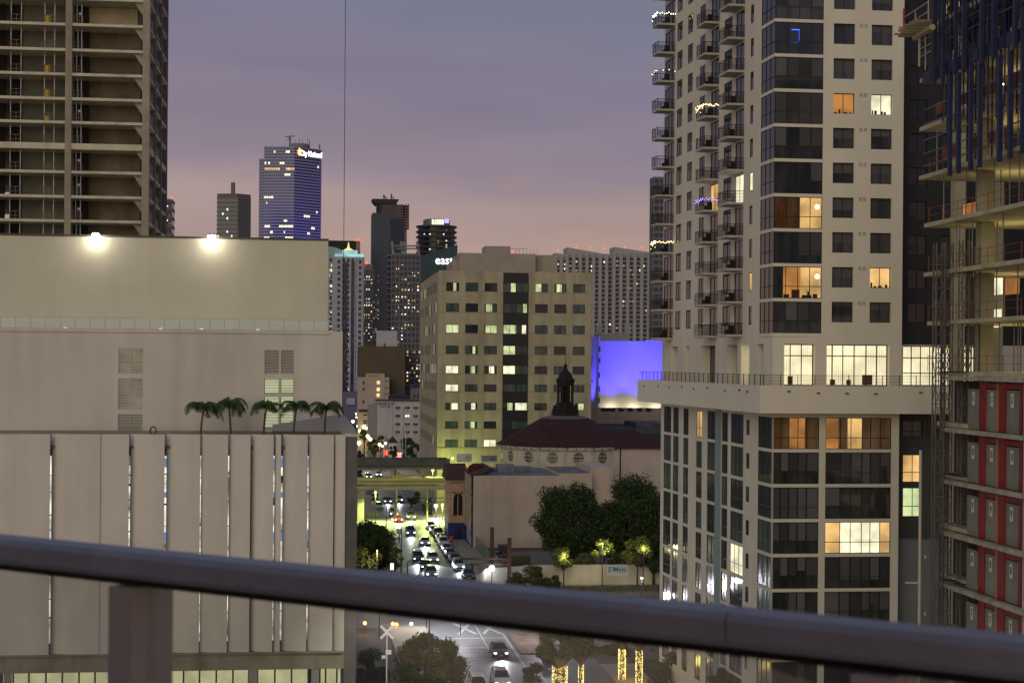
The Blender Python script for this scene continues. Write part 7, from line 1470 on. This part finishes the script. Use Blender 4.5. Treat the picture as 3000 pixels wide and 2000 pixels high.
# tower behind the cream tower's left balconies, and sliver beside the concrete tower
F = Frame(at(1915, 700, 760)[:2], E1); t = thing('rear_balcony_tower', 'distant balcony tower just visible behind the cream tower balconies', 'tower', F.P(0, 0, 0)); grid_tower(t, F, 8, None, 8, F.Z(1920, 518), 3.2, MG_, GF, 3, 2, .2, .35)
F = Frame(at(488, 640, 600)[:2], E1); t = thing('sliver_tower', 'thin slice of a grey tower with a red light beside the concrete tower', 'tower', F.P(0, 0, 0)); grid_tower(t, F, F.S(503, 640), None, 12, F.Z(495, 583), 3.2, mat('mauve_grey', (.17, .14, .16), .85), GF, 2, 2, .2, .35); MB().lathe(F.P(F.S(503, 640), 0, F.Z(503, 580)), [(.05, -.4), (.35, 0), (.05, .4)], 6).build('red_light', L_RED, t); lits(t, F, 0, F.S(503, 640), F.Z(495, 700), F.Z(495, 600), 3, 12, .35, [F_DIM, F_COOL], 10)
# ================================================================ balcony handrail in front of the camera
rd = Vector((-7200, 4700)).normalized(); Rp = Vector((0.0, 1.80)); FB = Frame((Rp.x, Rp.y), rd)
Rl = thing('balcony_railing', 'out-of-focus dark metal balcony handrail with posts and glass infill', 'railing', (0, 1.8, H - 1.35))
M_RAIL = mat('rail_paint', (.44, .43, .46), .55, .12, 9, spec=.4, bump=.15, bscale=60); M_POST = mat('post_paint', (.62, .56, .48), .5, .05, 3)
zr = H - .2525
mb = MB(); w2 = .034
def rr_ring(s):
    r = []; hw, hh, c = .030, .0175, .007
    for (x, z) in ((-hw, -hh + c), (-hw + c, -hh), (hw - c, -hh), (hw, -hh + c), (hw, hh - c), (hw - c, hh), (-hw + c, hh), (-hw, hh - c)):
        r.append(FB.P(s, x, zr - .0175 + z))
    return r
mb.loft([rr_ring(-.2785), rr_ring(4.0)]); o1 = mb.build('top_rail', M_RAIL, Rl)
mb = MB(); mb.loft([rr_ring(-3.0), rr_ring(-.2805)]); mb.build('top_rail', M_RAIL, Rl)
MB().box(FB, -3.0, 4.0, -.014, .014, zr - .0445, zr - .0355).build('under_channel', mat('channel_black', (.02, .016, .014), .6), Rl)
def post(uc):
    s = FB.S(uc + 8, 1800, .04)
    MB().box(FB, s, s + .042, -.04, .035, H - 1.35, zr - .045).build('post', M_POST, Rl)
    return s
sp_ = [post(368), ]; sp_.append(sp_[0] - 1.02); 
MB().box(FB, sp_[1], sp_[1] + .042, -.04, .035, H - 1.35, zr - .045).build('post', M_POST, Rl)
MB().box(FB, sp_[0] + 1.02, sp_[0] + 1.062, -.04, .035, H - 1.35, zr - .045).build('post', M_POST, Rl)
m = bpy.data.materials.new('smudged_glass'); m.use_nodes = True; nt = m.node_tree; nt.nodes.clear(); N = nt.nodes.new; L = nt.links.new
o = N('ShaderNodeOutputMaterial'); tr_ = N('ShaderNodeBsdfTransparent'); df = N('ShaderNodeBsdfDiffuse'); gl_ = N('ShaderNodeBsdfGlossy'); mx = N('ShaderNodeMixShader'); mx2 = N('ShaderNodeMixShader')
tr_.inputs[0].default_value = (.97, .98, .96, 1); df.inputs[0].default_value = (.75, .75, .72, 1); gl_.inputs['Roughness'].default_value = .02
tc = N('ShaderNodeTexCoord'); ns = N('ShaderNodeTexNoise'); ns.inputs['Scale'].default_value = 4.0; ns.inputs['Detail'].default_value = 3; L(tc.outputs['Object'], ns.inputs['Vector'])
rg = N('ShaderNodeMapRange'); rg.inputs['From Min'].default_value = .35; rg.inputs['From Max'].default_value = .7; rg.inputs['To Min'].default_value = .08; rg.inputs['To Max'].default_value = .2; L(ns.outputs['Fac'], rg.inputs['Value'])
L(rg.outputs[0], mx.inputs[0]); L(tr_.outputs[0], mx.inputs[1]); L(df.outputs[0], mx.inputs[2]); L(mx.outputs[0], mx2.inputs[1]); L(gl_.outputs[0], mx2.inputs[2]); mx2.inputs[0].default_value = .04; L(mx2.outputs[0], o.inputs[0])
s0 = sp_[0]
for a, b in ((s0 + .044, s0 + 1.018), (s0 - .976, s0 - .002), (s0 - 2.0, s0 - 1.022)):
    MB().box(FB, a, b, -.006, .006, H - 1.30, zr - .046).build('glass_panel', m, Rl)
struct(MB().box(LOC, -9, .5, -1.7, -1.4, H - 1.35, H + 1.5).build('apartment_wall', mat('dark_shading_wall', (.05, .05, .055), .3))); struct(MB().box(LOC, -4, 5, -1.7, .9, H + 1.5, H + 1.75).build('balcony_ceiling', M_CREAM))  # unseen wall, cut short and darkened, and ceiling, added to shade the railing
struct(MB().prism([(-3, -1.2), (4, -1.2), (4, -.3), (3.2, .2), (-2.9, 4.2), (-4.5, 4.2)], H - 1.6, H - 1.35).build('balcony_floor', M_CONC))
